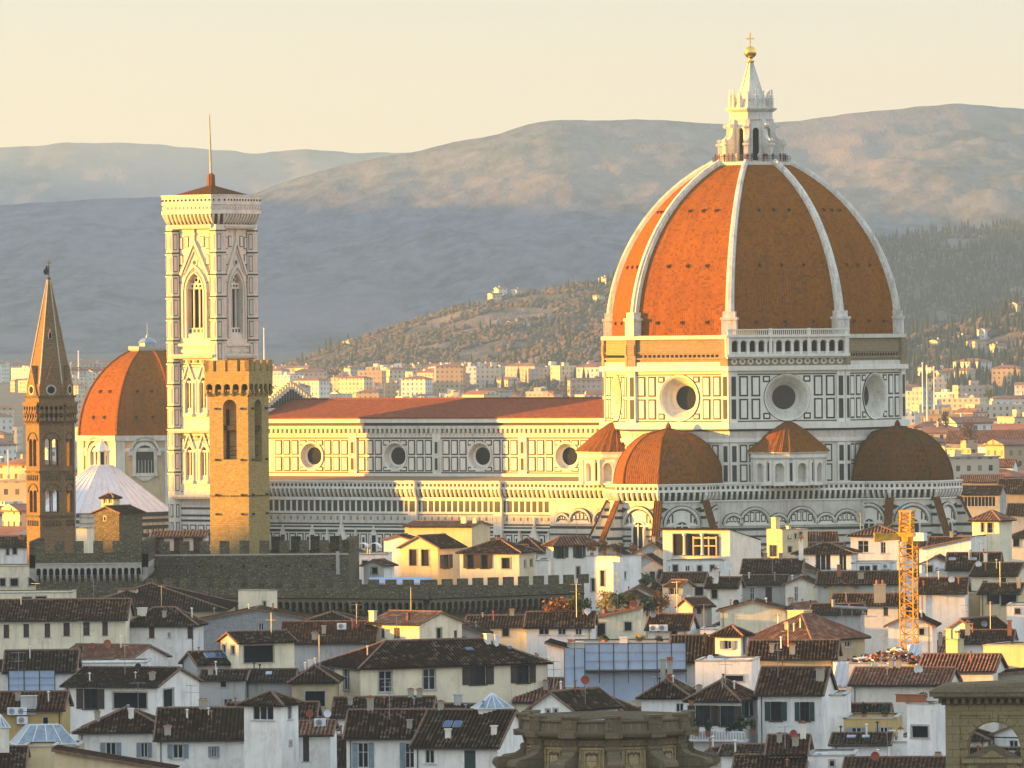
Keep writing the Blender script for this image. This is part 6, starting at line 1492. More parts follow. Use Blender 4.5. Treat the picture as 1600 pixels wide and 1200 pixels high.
H('lr40', (1330, 1480, 1480), 1068, 17.0, 8, 'A', 24, 'pale', 'long dark roof below the rubble of the crane building site', 'long roof below the rubble', tile='tile_red', C=[(1404, 10, 6), (1392, 8, 4)])
H('lit41', (1536, 1660, 1660), 1010, 19.3, 22, 'flat', 0, 'yellow', 'sunlit yellow parapet wall at the right edge above the bell gable', 'sunlit yellow parapet', d=8)
H('gw42', (1470, 1620, 1620), 1047, 17.6, 5, 'mono', -14, 'stone', 'stained stone coloured wall behind the top of the bell gable', 'stained wall')
H('yc43', (1478, 1496, 1506), 1000, 18.6, 30, 'flat', 0, 'yellow', 'narrow yellow chimney house between the rubble and the right edge', 'narrow yellow stack', C=[(1482, 30, 9, .4, 'plain', 'yellow'), (1500, 22, 6, .6, 'pots', 'yellow')])
H('gr44', (1425, 1475, 1490), 1035, 17.5, 10, 'A', 10, 'grey', 'grey house with yellow pilasters beside the rubble heap', 'grey house by the rubble', A=[(1480, 1030, 4, 18, 'p')])
# left, behind
H('l10', (8, 117, 117), 1047, 17, 3, 'A', 31, 'white', 'house wrapped in scaffolding sheets under a ribbed roof at the left edge', 'wrapped house')
H('l10b', (-30, 12, 12), 1046, 17, 3, 'A', 14, 'white', 'white wall cut by the left edge beside the wrapped house', 'wall at the left edge')
H('l11', (115, 229, 229), 1036, 17.3, 3, 'flat', 0, 'white', 'long low white parapet block behind the white loggia house', 'low white parapet block')
H('l12', (92, 203, 262), 1029, 17.2, 30, 'A', 20, 'white', 'white gable with a sunlit ridge and dishes in front of the tall white house', 'white gable with dishes', tile='tile_red')
H('bk1', (-20, 47, 47), 853, 22.5, 3, 'A', 14, 'white', 'small white house left of the slender spire base', 'white house left of the spire', A=[(12, 857, 4, 10, 'd'), (23, 856, 6, 10, 'd')])
H('bk2', (118, 136, 136), 826, 24, 20, 'flat', 0, 'cream', 'tiny sunlit cream block between the spire and the dark stone house', 'tiny cream block')
H('tw', (147, 186, 222), 800, 27.5, 44, 'B', 9, 'pietra', 'dark stone tower house in front of the pale pyramid roof', 'dark stone tower house', A=[(164, 808, 3, 6, 'd')], cat='tower house', D=1095)
H('twl', (158, 177, 187), 777, 28, 35, 'hip', 5, 'yellow', 'little glazed lookout cabin on top of the dark stone tower house', 'lookout cabin', A=[(164, 779, 5, 8, 'w'), (172, 779, 5, 8, 'w')], D=1098, over=.3)
H('bk3', (236, 320, 320), 838, 23.4, 4, 'A', 8, 'pink', 'low red roof at the foot of the marble bell tower', 'roof at the bell tower foot', tile='tile_red')
# town beyond, right
H('q1', (1487, 1582, 1590), 729, 0, 10, 'A', 12, 'white', 'long white building with a row of windows right of the tribune dome', 'long white building', A=[(1497, 735, 6, 11, 'p'), (1513, 735, 6, 11, 'p'), (1530, 735, 5, 11, 'p'), (1547, 735, 6, 11, 'p'), (1569, 734, 6, 11, 'w')], D=2000, tile='tile_red', d=13)
H('q2', (1478, 1640, 1640), 690, 0, 6, 'A', 18, 'tan', 'long brown building with a red roof near the right edge, behind the white cube', 'long brown building', A=[(1550 + i * 9, 692, 4, 9, 'p') for i in range(9)], D=2300, tile='tile_red', d=16)
H('q3', (1528, 1545, 1562), 699, 0, 45, 'flat', 0, 'white', 'white modern cube with small windows in front of the long brown building', 'white modern cube', B=[(1551, 703, 4, 7, 'd'), (1557, 703, 4, 7, 'd')], D=2150)
H('q4', (1494, 1562, 1572), 771, 0, 10, 'A', 12, 'grey', 'glazed loggia house just right of the apse buttresses', 'glazed loggia house', A=[(1528, 776, 55, 16, 'm')], D=1430)
H('q5', (1560, 1640, 1640), 768, 0, 4, 'A', 20, 'tan', 'brown roofed house at the right edge level with the apse arches', 'brown roofed house at right', D=1500)
H('q6', (1574, 1640, 1640), 803, 0, 4, 'A', 16, 'grey', 'weathered grey house at the right edge beside the belvedere', 'weathered grey house', D=1300)
H('q7', (1500, 1565, 1565), 752, 0, 4, 'A', 10, 'tan', 'flat brown roof below the long white building', 'flat brown roof', D=1750, tile='tile_red')
H('q8', (1512, 1640, 1640), 662, 0, 5, 'flat', 0, 'white', 'long low white block with a cornice at the right edge', 'long low white block', A=[(1530, 668, 5, 6, 'p'), (1550, 668, 5, 6, 'p'), (1570, 668, 5, 6, 'p')], D=2700)
H('q9', (1575, 1640, 1640), 838, 0, 4, 'hip', 12, 'cream', 'cream house with a dark hip roof right of the belvedere', 'cream house right of the belvedere', A=[(1588, 842, 9, 12, 'd')], D=1150)
# ---- plain roofs filling the gaps between the houses above
OCC = [(h['e'].location.x + (-h['w'] / 2) * math.cos(h['e'].rotation_euler.z) - h['d'] / 2 * math.sin(h['e'].rotation_euler.z),
        h['e'].location.y + (-h['w'] / 2) * math.sin(h['e'].rotation_euler.z) + h['d'] / 2 * math.cos(h['e'].rotation_euler.z), math.hypot(h['w'], h['d']) / 2 * .8) for h in HS.values()]
fr_ = random.Random(11)
TN = {'white': 'white', 'cream': 'cream', 'pale': 'pale', 'tan': 'tan', 'grey': 'grey', 'yellow': 'yellow', 'pink': 'pink'}
used = {}
nf = 0
for D in [612, 632, 655, 680, 706, 734, 762, 792, 822, 852, 884, 912, 938, 962, 988, 1014, 1045, 1078, 1112, 1150, 1190, 1225]:
    s = F / D; px = -40 + fr_.uniform(0, 40)
    while px < 1640:
        wd = fr_.uniform(6.0, 11.5) if D < 830 else fr_.uniform(5.0, 8.5); wp = wd * s
        x0, x1 = px, px + wp; px = x1 + fr_.uniform(-6, 22)
        X = ((x0 + x1) / 2 - PX) / F * D; Y = D + 4.5
        if D > 930 and (x0 < 915 and D < 1110): continue
        if 240 < x0 < 480 and D > 1200: continue
        rr = math.hypot(wd, 9) / 2 * .8
        if any(math.hypot(X - a, Y - b) < (rr + c) * .80 for a, b, c in OCC): continue
        ez = fr_.uniform(11, 13.8) if D < 930 else fr_.uniform(14, 17.5)
        if D < 720: ez = fr_.uniform(9.5, 11.8)
        if D < 700 and x1 > 1060 and x0 < 1310: continue
        ye = PY - ((x1 - PX) * SR) + (54 - ez) * s
        if ye > 1245: continue
        mat = fr_.choice(['white', 'white', 'cream', 'pale', 'grey', 'tan']); rf_ = fr_.choice(['A', 'A', 'hip', 'B', 'B']); a_ = fr_.choice([4, 8, 14, 22])
        # nearest named neighbour
        nb = min(HS.values(), key=lambda h: math.hypot(h['e'].location.x - X, (h['e'].location.y - Y) * .6) if 'fill' not in h else 1e9)
        side = 'behind' if nb['e'].location.y < D - 6 else ('in front of' if nb['e'].location.y > D + 10 else 'next to')
        kd = {'A': 'side gabled', 'B': 'front gabled', 'hip': 'hip roofed'}[rf_]
        lb_ = f'low {mat} {kd} house {side} the {nb["nm"]}'
        k_ = used.get(lb_, 0); used[lb_] = k_ + 1
        if k_: lb_ = f'low {mat} {kd} house with chimneys {side} the {nb["nm"]}' if k_ == 1 else f'{mat} {kd} roof {["deep", "further", "last", "half hidden"][min(k_ - 2, 3)]} {side} the {nb["nm"]}'
        s_ = s * math.cos(R(a_)); wins = []
        if rf_ != 'x':
            n_ = fr_.randint(1, 3)
            for i in range(n_): wins.append((x0 + wp * (i + .6) / (n_ + .3), ye + 5 + 4 * s / 12, .9 * s, fr_.choice([1.0, 1.5]) * s, fr_.choice(['w', 'cg', 'cb', 'p', 'y'])))
        key = f'z{nf}'; nf += 1
        H(key, (x0, x1, x1 + (8 * math.sin(R(a_)) * s)), ye, ez, a_, rf_, fr_.uniform(1.8, 2.8) * s, mat, lb_, None, A=wins, tile=fr_.choice(['tile', 'tile', 'tile_old', 'tile_red']), C=[(x0 + wp * fr_.uniform(.2, .8), fr_.uniform(.9, 1.7) * s, fr_.uniform(.45, .8) * s, fr_.choice([.3, .5, 1.0]), fr_.choice(['hat', 'pots', 'plain']), fr_.choice(['pale', 'stone', 'grey', 'tan']))][: fr_.choice([0, 1, 1])])
        HS[key]['fill'] = 1
        OCC.append((X, Y, rr))
# ================================================================ single things among the roofs
# ---- round stone church top, bottom centre
D = 528.0; c = P(947, 1150, D); s = F / D; zc = lambda y: 54 - (y - 531.6) / s
t = empty('round_church_top', (c.x, c.y, 0), 0, 'round weathered stone drum with scroll consoles and a moulded parapet, bottom centre', 'church')
MT = [M['sand_dark'], M['sand'], M['dark'], M['zinc']]
mb = MB(); z0 = zc(1118)
prof = [(5.9, 0), (5.9, zc(1215)), (8.5, zc(1212)), (8.7, zc(1204)), (8.5, zc(1199)), (6.05, zc(1197)), (5.9, zc(1160))]
mb.lathe(0, 0, prof, 60, 3, 1, False)
mb.lathe(0, 0, [(5.9, zc(1160)), (6.1, zc(1159)), (6.1, zc(1150)), (6.3, zc(1148)), (6.75, zc(1144)), (6.85, zc(1138)), (6.4, zc(1136)), (6.3, zc(1124)), (6.45, zc(1121)), (6.45, z0), (6.0, z0), (5.95, zc(1130))], 60, 3, 0, False)
mb.build('drum', MT, t, False)
mb = MB(); mb.lathe(0, 0, [(6.0, zc(1131)), (2.0, zc(1127)), (.05, zc(1124))], 40, 0, 0, False); mb.build('roof', [M['lead']], t)
for i in range(12):
    a = R(-90 + 4 + 30 * i); dd = Vector((math.cos(a), math.sin(a), 0)); q = Vector((-dd.y, dd.x, 0)); mb = MB()
    if math.sin(a) > .5: continue
    pr = [(5.9, 1160), (6.15, 1161), (6.4, 1164), (6.55, 1169), (6.9, 1174), (7.5, 1177.5), (8.1, 1180), (8.55, 1184), (8.65, 1190), (8.35, 1197), (5.9, 1198)]
    mb.hull([dd * r - q * .5 + Vector((0, 0, zc(y))) for r, y in pr], [dd * r + q * .5 + Vector((0, 0, zc(y))) for r, y in pr], 0)
    for r, y, rr in ((8.2, 1188.5, .42), (6.25, 1164, .26)): mb.bar(dd * r - q * .62 + Vector((0, 0, zc(y))), dd * r + q * .62 + Vector((0, 0, zc(y))), rr, 14, 0); mb.bar(dd * r - q * .68 + Vector((0, 0, zc(y))), dd * r + q * .68 + Vector((0, 0, zc(y))), rr * .45, 10, 0)
    mb.hull([dd * r + q * k + Vector((0, 0, zc(1160))) for r, k in ((5.9, -.5), (6.2, -.5), (6.2, .5), (5.9, .5))], [dd * r + q * k + Vector((0, 0, zc(1147))) for r, k in ((5.9, -.5), (6.35, -.5), (6.35, .5), (5.9, .5))], 0)
    mb.build('console', MT, t)
    mb = MB()
    for r0, r1, ya, yb, hw in ((5.8, 6.6, 1137, 1115, .6), (5.8, 6.75, 1115, 1111.5, .7), (5.9, 7.0, 1146, 1137.5, .65)):
        mb.hull([dd * r + q * k + Vector((0, 0, zc(ya))) for r, k in ((r0, -hw), (r1, -hw), (r1, hw), (r0, hw))], [dd * r + q * k + Vector((0, 0, zc(yb))) for r, k in ((r0, -hw), (r1, -hw), (r1, hw), (r0, hw))], 0)
    mb.build('pedestal', MT, t)
    a2 = a + R(15); w = Wall(5.9 * math.cos(a2) + .95 * math.sin(a2), 5.9 * math.sin(a2) - .95 * math.cos(a2), math.degrees(a2) + 90); mb = MB()
    for u0, u1, za, zb in ((0, .1, 1196, 1163), (1.8, 1.9, 1196, 1163), (0, 1.9, 1164, 1162), (.35, .43, 1195, 1168), (1.47, 1.55, 1195, 1168), (.35, 1.55, 1169, 1167)): w.rect(mb, u0, u1, zc(za), zc(zb), .16, 1, -.1)
    w.poly(mb, [(.95, zc(1195)), (1.32, zc(1186)), (1.32, zc(1174)), (.95, zc(1171)), (.58, zc(1174)), (.58, zc(1186))], .2, 1, -.1)
    for k in range(5): w.annulus(mb, .61 + k * .17, zc(1172 - (k % 2) * 2), .02, .13, .3, .18, 0, 8)
    mb.build('carved_panel', MT, t)
# ---- stone bell gable, bottom right
D = 560.0
t = site('bell_gable', 1629, D, 3, 'sandstone bell gable with an open arch, dentil cornice and slab roof, bottom right corner', 'bell gable', 1100)
s = F / D; zc = lambda y: 54 - (y - 526) / s; W_ = (1629 - 1477) / s; dp = 2.4
mb = MB(); wf_, wb_ = Wall(-W_, 0, 0), Wall(0, dp, 180); uc = (1553 - 1477) / s
op = [(uc - 41 / s, uc + 41 / s, zc(1240), zc(1170), 'round')]
zt = zc(1102)
wf_.openings(mb, 0, W_, zc(1240), zt, op, 0, 0, None, dp); wb_.openings(mb, 0, W_, zc(1240), zt, [(W_ - op[0][1], W_ - op[0][0], zc(1240), zc(1170), 'round')], 0, 0, None, .01)
for w, L_ in ((wf_, W_), (Wall(0, 0, 90), dp), (wb_, W_), (Wall(-W_, dp, 270), dp)): w.quad(mb, 0, L_, 0, zc(1240))
for w in (Wall(0, 0, 90), Wall(-W_, dp, 270)): w.quad(mb, 0, dp, zc(1240), zt)
for u0, u1, a, b, o in ((0, 22 / s, 1240, 1118, .1), (W_ - 22 / s, W_, 1240, 1118, .1), (0, W_, 1118, 1102, .14)): wf_.rect(mb, u0, u1, zc(a), zc(b), o, 0)
n = 11; r0, r1 = 43 / s, 54 / s
for i in range(n):
    a0, a1 = math.pi * (i + .04) / n, math.pi * (i + .96) / n
    wf_.poly(mb, [(uc - r0 * math.cos(a0), zc(1170) + r0 * math.sin(a0)), (uc - r0 * math.cos(a1), zc(1170) + r0 * math.sin(a1)), (uc - r1 * math.cos(a1), zc(1170) + r1 * math.sin(a1)), (uc - r1 * math.cos(a0), zc(1170) + r1 * math.sin(a0))][::-1], .12, 0)
wf_.rect(mb, uc - .3, uc + .3, zc(1127), zc(1114), .22, 0)
mb.build('wall', [M['sand_ochre'], M['sand_dark']], t)
mb = MB()
for u0, u1, a, b, o in ((-.3, W_ + .3, 1102, 1099, .3), (-.9, W_ + .9, 1091, 1088, .9), (-1.2, W_ + 1.2, 1088, 1081, 1.25)): mb.box(-W_ + u0, -W_ + u1, -o, dp + o, zc(a), zc(b), 0)
mb.box(-W_ - .2, .2, -.15, dp + .15, zc(1099), zc(1091), 1)
i = 0
while i * .62 < W_ + .8: wf_.rect(mb, -.5 + i * .62, -.2 + i * .62, zc(1099), zc(1091.5), .75, 0); i += 1
mb.hull([(-W_ - 1.3, -1.35, zc(1081)), (1.3, -1.35, zc(1081)), (1.3, dp + 1.35, zc(1081)), (-W_ - 1.3, dp + 1.35, zc(1081))], [(-W_ - .2, -.9, zc(1070)), (.2, -.9, zc(1064)), (.2, dp + .9, zc(1064)), (-W_ - .2, dp + .9, zc(1070))], 1)
mb.build('cornice', [M['sand_dark'], M['sand_dark']], t)
mb = MB(); wp = Wall(-W_, -.5, 0)
wp.poly(mb, [(uc - 50 / s, zc(1186)), (uc + 44 / s, zc(1186)), (uc - 3 / s, zc(1163))], .0, 1, -1.2); wp.poly(mb, [(uc - 22 / s, zc(1184)), (uc + 18 / s, zc(1184)), (uc - 3 / s, zc(1172))], .12, 0)
wp.rect(mb, uc - 50 / s, uc + 44 / s, zc(1192), zc(1186), .25, 0, -1.2); wp.rect(mb, uc - 42 / s, uc + 36 / s, zc(1240), zc(1192), 0, 0, -1.0)
wp.rect(mb, uc - 26 / s, uc + 20 / s, zc(1240), zc(1196), .08, 1)
mb.build('aedicule', [M['sand_ochre'], M['sand_dark']], t)
# ---- tower crane
D = 800.0; c = P(1420, 950, D)
t = empty('tower_crane', (c.x, c.y, 0), R(-22), 'yellow lattice tower crane rising from the building site at right', 'crane')
s = F / D; zc = lambda y: 54 - (y - 527) / s; q = .80
def lattice(mb, a, b, hw, n, r=.07):
    a, b = Vector(a), Vector(b); d = (b - a); u = d.normalized().orthogonal().normalized(); v = d.normalized().cross(u)
    if abs(d.normalized().z) > .9: u, v = Vector((1, 0, 0)), Vector((0, 1, 0))
    cs = [u * x * hw + v * y * hw for x, y in ((-1, -1), (1, -1), (1, 1), (-1, 1))]
    for k in cs: mb.bar(a + k, b + k, r * 1.5, 4)
    for i in range(n):
        p0, p1 = a + d * i / n, a + d * (i + 1) / n
        for j in range(4):
            k0, k1 = cs[j], cs[(j + 1) % 4]; mb.bar(p0 + k0, p0 + k1, r * .7, 3); mb.bar(p0 + (k0 if (i + j) % 2 else k1), p1 + (k1 if (i + j) % 2 else k0), r * .8, 3)
mb = MB(); lattice(mb, (0, 0, 2), (0, 0, zc(845)), q, 32, .065); mb.build('mast', M['crane'], t)
mb = MB(); mb.lathe(0, 0, [(1.0, zc(846)), (1.05, zc(838)), (.8, zc(836))], 10, 0, 0); mb.box(-1.0, 1.0, -1.0, 1.0, zc(838), zc(832)); mb.build('slewing_ring', M['crane'], t)
mb = MB(); mb.hull([(-1.0, -.9, zc(832)), (.7, -.9, zc(832)), (.7, .9, zc(832)), (-1.0, .9, zc(832))], [(-.35, -.4, zc(799)), (.35, -.4, zc(799)), (.35, .4, zc(799)), (-.35, .4, zc(799))], 0) if False else lattice(mb, (-.2, 0, zc(832)), (-.1, 0, zc(799)), .62, 5, .09); mb.box(-.9, .7, -.7, .7, zc(800), zc(797)); mb.build('tower_head', M['crane'], t)
mb = MB(); ang = R(22); dx = Vector((math.cos(ang), math.sin(ang), 0)); dy = Vector((-dx.y, dx.x, 0))
pb = [Vector((0, 0, 0)) - dx * .8, Vector((0, 0, 0)) - dx * 3.9]
for k0, k1 in ((-.55, -.4), (.4, .55)): mb.hull([pb[0] + dy * k0 + Vector((0, 0, zc(843))), pb[1] + dy * k0 + Vector((0, 0, zc(845))), pb[1] + dy * k0 + Vector((0, 0, zc(834))), pb[0] + dy * k0 + Vector((0, 0, zc(833)))], [pb[0] + dy * k1 + Vector((0, 0, zc(843))), pb[1] + dy * k1 + Vector((0, 0, zc(845))), pb[1] + dy * k1 + Vector((0, 0, zc(834))), pb[0] + dy * k1 + Vector((0, 0, zc(833)))], 0)
mb.hull([pb[1] + dy * k + dx * j + Vector((0, 0, zc(846))) for k, j in ((-.6, 0), (.6, 0), (.6, .9), (-.6, .9))], [pb[1] + dy * k + dx * j + Vector((0, 0, zc(832))) for k, j in ((-.6, 0), (.6, 0), (.6, .9), (-.6, .9))], 0)
mb.bar(pb[1] + dx * .4 + Vector((0, 0, zc(833))), Vector((-.1, 0, zc(803))), .05, 4); mb.build('counter_jib', M['crane'], t)
mb = MB(); g2 = math.atan((1424 - PX) / F) - R(22); e_ = Vector((math.sin(g2), math.cos(g2), 0)); lattice(mb, e_ * 1.0 + Vector((0, 0, zc(838))), e_ * 34 + Vector((0, 0, zc(838))), .5, 22, .06); mb.bar(Vector((-.1, 0, zc(801))), e_ * 20 + Vector((0, 0, zc(836))), .05, 4); mb.build('jib', M['crane'], t)
mb = MB(); mb.box(.9, 2.2, -.9, .3, zc(845), zc(832)); mb.build('cab', M['whited'], t)
# ---- rubble and tarps on the building site
H('rub', (1303, 1472, 1472), 1036, 17.4, 3, 'flat', 0, 'pale', 'stripped top floor of the building site carrying the rubble heap', 'building site')
hb = HS['rub']; mb = MB()
for i in range(520):
    x = rnd.uniform(-hb['w'] + .6, -.5); y = rnd.uniform(.4, hb['d'] - .5); zz = hb['ez'] - .5 + rnd.uniform(0, 1.9) * max(.25, 1 - abs((x + hb['w'] * .45) / (hb['w'] * .62)))
    l, wd = rnd.uniform(.3, 1.3), rnd.uniform(.15, .45); a = rnd.uniform(0, 3.1); ti = rnd.uniform(-.5, .5)
    ux = Vector((math.cos(a) * l, math.sin(a) * l, ti * l)); uy = Vector((-math.sin(a) * wd, math.cos(a) * wd, rnd.uniform(-.2, .2))); cc = Vector((x, y, zz)); th = Vector((0, 0, .12))
    lo = [cc - ux / 2 - uy / 2, cc + ux / 2 - uy / 2, cc + ux / 2 + uy / 2, cc - ux / 2 + uy / 2]; mb.hull(lo, [p + th for p in lo], rnd.choice([0, 0, 0, 1, 2, 3]))
o = mb.build('rubble', [M['terra'], M['wood'], M['cream'], M['whited']]); o.location = hb['e'].location; o.rotation_euler = hb['e'].rotation_euler
tag(o, 'sunlit heap of broken roof tiles and timber at the foot of the crane', 'rubble', None, 'stuff')
def tarp(px0, px1, py0, py1, D, label, m='whited'):
    mb = MB(); n, k = 10, 8; vs = []
    for j in range(k + 1):
        for i in range(n + 1):
            p = P(px0 + (px1 - px0) * i / n, py0 + (py1 - py0) * j / k, D); p.y += .25 * math.sin(i * 1.7 + j * .9) - .1 * j; vs.append(p)
    mb.mesh(vs, [(j * (n + 1) + i, (j + 1) * (n + 1) + i, (j + 1) * (n + 1) + i + 1, j * (n + 1) + i + 1) for j in range(k) for i in range(n)])
    c0 = vs[(k // 2) * (n + 1) + n // 2].copy()
    mb.v = [(v[0] - c0.x, v[1] - c0.y, v[2] - c0.z) for v in mb.v]
    o = mb.build('tarpaulin', M[m], None, True); o.location = c0; md = o.modifiers.new('thick', 'SOLIDIFY'); md.thickness = .06; tag(o, label, 'tarpaulin'); return o
Dr = hb['D']
tarp(1302, 1326, 1034, 1074, Dr - .8, 'long white tarpaulin hanging at the left end of the building site')
tarp(1343, 1359, 1046, 1066, Dr - .8, 'small white tarpaulin hanging under the rubble heap')
tarp(1359, 1372, 1036, 1062, Dr - .9, 'cream sunlit tarpaulin in the middle of the building site', 'cream')
tarp(1386, 1400, 1034, 1052, Dr - .8, 'white tarpaulin hanging right of the cream one')
tarp(1418, 1440, 1006, 1026, Dr + 3, 'crumpled white sheet lying on the rubble under the crane mast')
# ---- scaffolding
def scaffold(px0, px1, y0, y1, D, n, label, lower=None, name='scaffolding', rows=3):
    s = F / D; p = P(px0, y1, D); t = empty(name, (p.x, p.y, 0), 0, label, 'scaffolding')
    zc = lambda y: P(px0, y, D).z; L_ = (px1 - px0) / s; w = Wall(0, 0, 0); z0, z1 = zc(y1), zc(y0)
    for i in range(n):
        mb = MB(); a, b = L_ * i / n, L_ * (i + 1) / n; k = 8; vs = []
        for j in range(k + 1):
            for m in range(7):
                u = a + (b - a) * m / 6; vs.append(w.pt(u, z0 + (z1 - z0) * j / k, -.02 - .16 * math.sin(math.pi * m / 6) * math.sin(math.pi * j / k) + rnd.uniform(-.03, .03)))
        mb.mesh(vs, [(j * 7 + m, j * 7 + m + 1, (j + 1) * 7 + m + 1, (j + 1) * 7 + m) for j in range(k) for m in range(6)]); mb.build('sheet', M['sheet'], t, True)
    for i in range(n + 1):
        mb = MB(); mb.bar(w.pt(L_ * i / n, 0 if i % 2 == 0 else z0 - 1.5, .08), w.pt(L_ * i / n, z1 + .8 * (i % 2), .08), .05, 5); mb.build('pole', M['dmetal'], t)
    for r_ in range(rows + 1):
        mb = MB(); z = z0 + (z1 - z0) * r_ / rows; mb.bar(w.pt(0, z, .05), w.pt(L_, z, .05), .035, 4); mb.build('ledger', M['metal'] if r_ % 3 else M['dmetal'], t)
    if lower:
        mb = MB(); w.quad(mb, 0, L_, zc(lower), z0 - .15, -1.2); mb.build('lower_sheet', M['sheet'], t)
        mb = MB(); mb.box(-.1, L_ + .1, -.1, 1.4, z0 - .3, z0 - .1); mb.build('deck', M['wood'], t)
    return t
scaffold(914, 1072, 1006, 1047, 786, 7, 'long blue-white sheeted scaffolding in the middle of the roofs', 1096)
scaffold(882, 914, 1013, 1074, 783, 2, 'narrow sheeted scaffold tower at the left end of the long scaffolding', None, 'scaffolding', 2)
scaffold(14, 86, 1048, 1081, 792, 3, 'blue-white scaffold sheets on the house at the left edge', None, 'scaffolding', 3)
H('scb', (886, 1070, 1070), 1004, 18.6, 3, 'flat', 0, 'grey', 'cluttered flat roof terrace behind the long scaffolding', 'scaffolded block', C=[(975, 20, 14, 0, 'plain', 'white'), (905, 12, 10, .2, 'plain', 'white'), (890, 16, 6, .2, 'plain', 'terra')])
H('scw', (855, 884, 884), 1014, 18.0, 4, 'mono', 10, 'white', 'small white stair house left of the scaffolding', 'white stair house')
# ---- glass roof lanterns and skylights
def lantern_roof(px0, px1, top, eave, base, D, label, flat=.0, m='zinc', cat='skylight'):
    s = F / D; cx = (px0 + px1) / 2; p = P(cx, base, D); t = empty('roof_lantern', (p.x, p.y, p.z), R(12), label, cat)
    hw = (px1 - px0) / 2 / s; hz = (base - eave) / s; tz = (base - top) / s; f = max(flat, .02); mb = MB()
    mb.box(-hw * .86, hw * .86, -hw * .7, hw * .7, -1.5, hz); mb.build('kerb', M['pale'], t)
    lo = [(-hw, -hw * .8, hz), (hw, -hw * .8, hz), (hw, hw * .8, hz), (-hw, hw * .8, hz)]; hi = [(x * f, y * f, tz) for x, y, z in lo]
    mb = MB(); mb.hull(lo, hi, 0); gl = mb.build('glazing', M[m], t)
    mb = MB()
    for i in range(4):
        a, b, c_, d_ = Vector(lo[i]), Vector(lo[(i + 1) % 4]), Vector(hi[(i + 1) % 4]), Vector(hi[i])
        for k in (0, .25, .5, .75): mb.bar(a.lerp(b, k), d_.lerp(c_, k), .05, 4)
        mb.bar(a, b, .07, 4)
    mb.build('glazing_bars', M['whited'], t); return t
lantern_roof(740, 799, 1083, 1106, 1124, 664, 'white ribbed glass pyramid on a square kerb on the mossy roof')
lantern_roof(20, 116, 1132, 1161, 1165, 681, 'large grey-green metal hipped skylight at the lower left', .5)
lantern_roof(-14, 15, 1116, 1136, 1150, 640, 'small glass pyramid cut by the left edge')
def panel(key, px, py, wp, hp, m, label, name='roof_window', cat='roof window', fr=.55):
    h = HS[key]; x, y, z = spot(h, px, fr); s = h['s']; sl = h['rm'] / h['half'] if h['ax'] else .1
    mb = MB(); hw, L_ = wp / s / 2, hp / s / max(.25, sl * .95 + .05) * .9; L_ = min(L_, 2.2)
    n = Vector((0, -sl, 1)).normalized(); u = Vector((0, 1, sl)).normalized(); c = Vector((0, 0, 0)) + n * .12
    if h['ax'] == 'y': n, u = Vector((0, -sl, 1)).normalized(), Vector((0, 1, sl)).normalized()
    q = [c + Vector((sx * hw, 0, 0)) + u * sy * L_ / 2 for sx, sy in ((-1, -1), (1, -1), (1, 1), (-1, 1))]
    mb.hull(q, [p + n * .1 for p in q], 0); q2 = [p * .86 + n * .12 for p in q]; mb.hull(q2, [p + n * .012 for p in q2], 1)
    o = mb.build(name, [M['metal'], M[m]]); p = world(h, (x, y, z)); o.location = p; o.rotation_euler = h['e'].rotation_euler
    if h['ax'] == 'y': o.rotation_euler = (0, 0, h['e'].rotation_euler.z + R(90))
    return tag(o, label, cat)
panel('f19', 700, 1118, 13, 11, 'solar', 'left pane of the two blue roof windows beside the glass pyramid')
panel('f19', 715, 1118, 13, 11, 'solar', 'right pane of the two blue roof windows beside the glass pyramid')
panel('l15', 340, 1026, 44, 9, 'solar', 'blue solar panel on the little grey house', 'solar_panel', 'solar panel')
panel('big', 735, 1012, 12, 5, 'solar', 'small roof window high on the long cream house')
panel('big', 800, 1012, 9, 5, 'solar', 'right hand small roof window on the long cream house')
panel('rf29', 1330, 1158, 14, 5, 'solar', 'left skylight under the ochre terrace house')
panel('rf29', 1353, 1160, 12, 5, 'zinc', 'right pale skylight under the ochre terrace house')
panel('s5', 1480 + 8, 881, 11, 5, 'zinc', 'left pale skylight below the belvedere')
panel('s5', 1521, 881, 11, 5, 'zinc', 'right pale skylight below the belvedere')
panel('l16b', 420, 1052, 10, 5, 'zinc', 'small pale skylight on the narrow roof strip')
# ---- loggia columns, roof tent, awning
e = HS['log47']['e']; hl = HS['log47']
for px in (1070, 1098):
    mb = MB(); x = (px - hl['xc']) / hl['s'] / math.cos(hl['a']); z1 = hl['ez'] - .5; mb.lathe(x, -.25, [(.32, z1 - 3.3), (.22, z1 - 3.1), (.19, z1 - .5), (.34, z1 - .3), (.34, z1)], 10, 0, 0); mb.build('column', M['pale'], e)
mb = MB(); x = lambda px: (px - hl['xc']) / hl['s'] / math.cos(hl['a']); zz = lambda py: hl['ez'] - (py - 828) / hl['s']
for a, b, c_, d_ in ((1083, 1085, 868, 838), (1107, 1109, 868, 838), (1119, 1121, 868, 838)): mb.box(x(a), x(b), -.3, -.12, zz(c_), zz(d_))
for a, b in ((842, 839), (854, 852)): mb.box(x(1083), x(1121), -.32, -.14, zz(a), zz(b))
mb.build('timber_frame', M['tan'], e)
p = P(575, 860, HS['lw56']['D'] + 3); t = empty('roof_tent', (p.x, p.y, HS['lw56']['ez'] - .6), R(-6), 'white arched terrace canopy with three bays beside the fortress block', 'canopy')
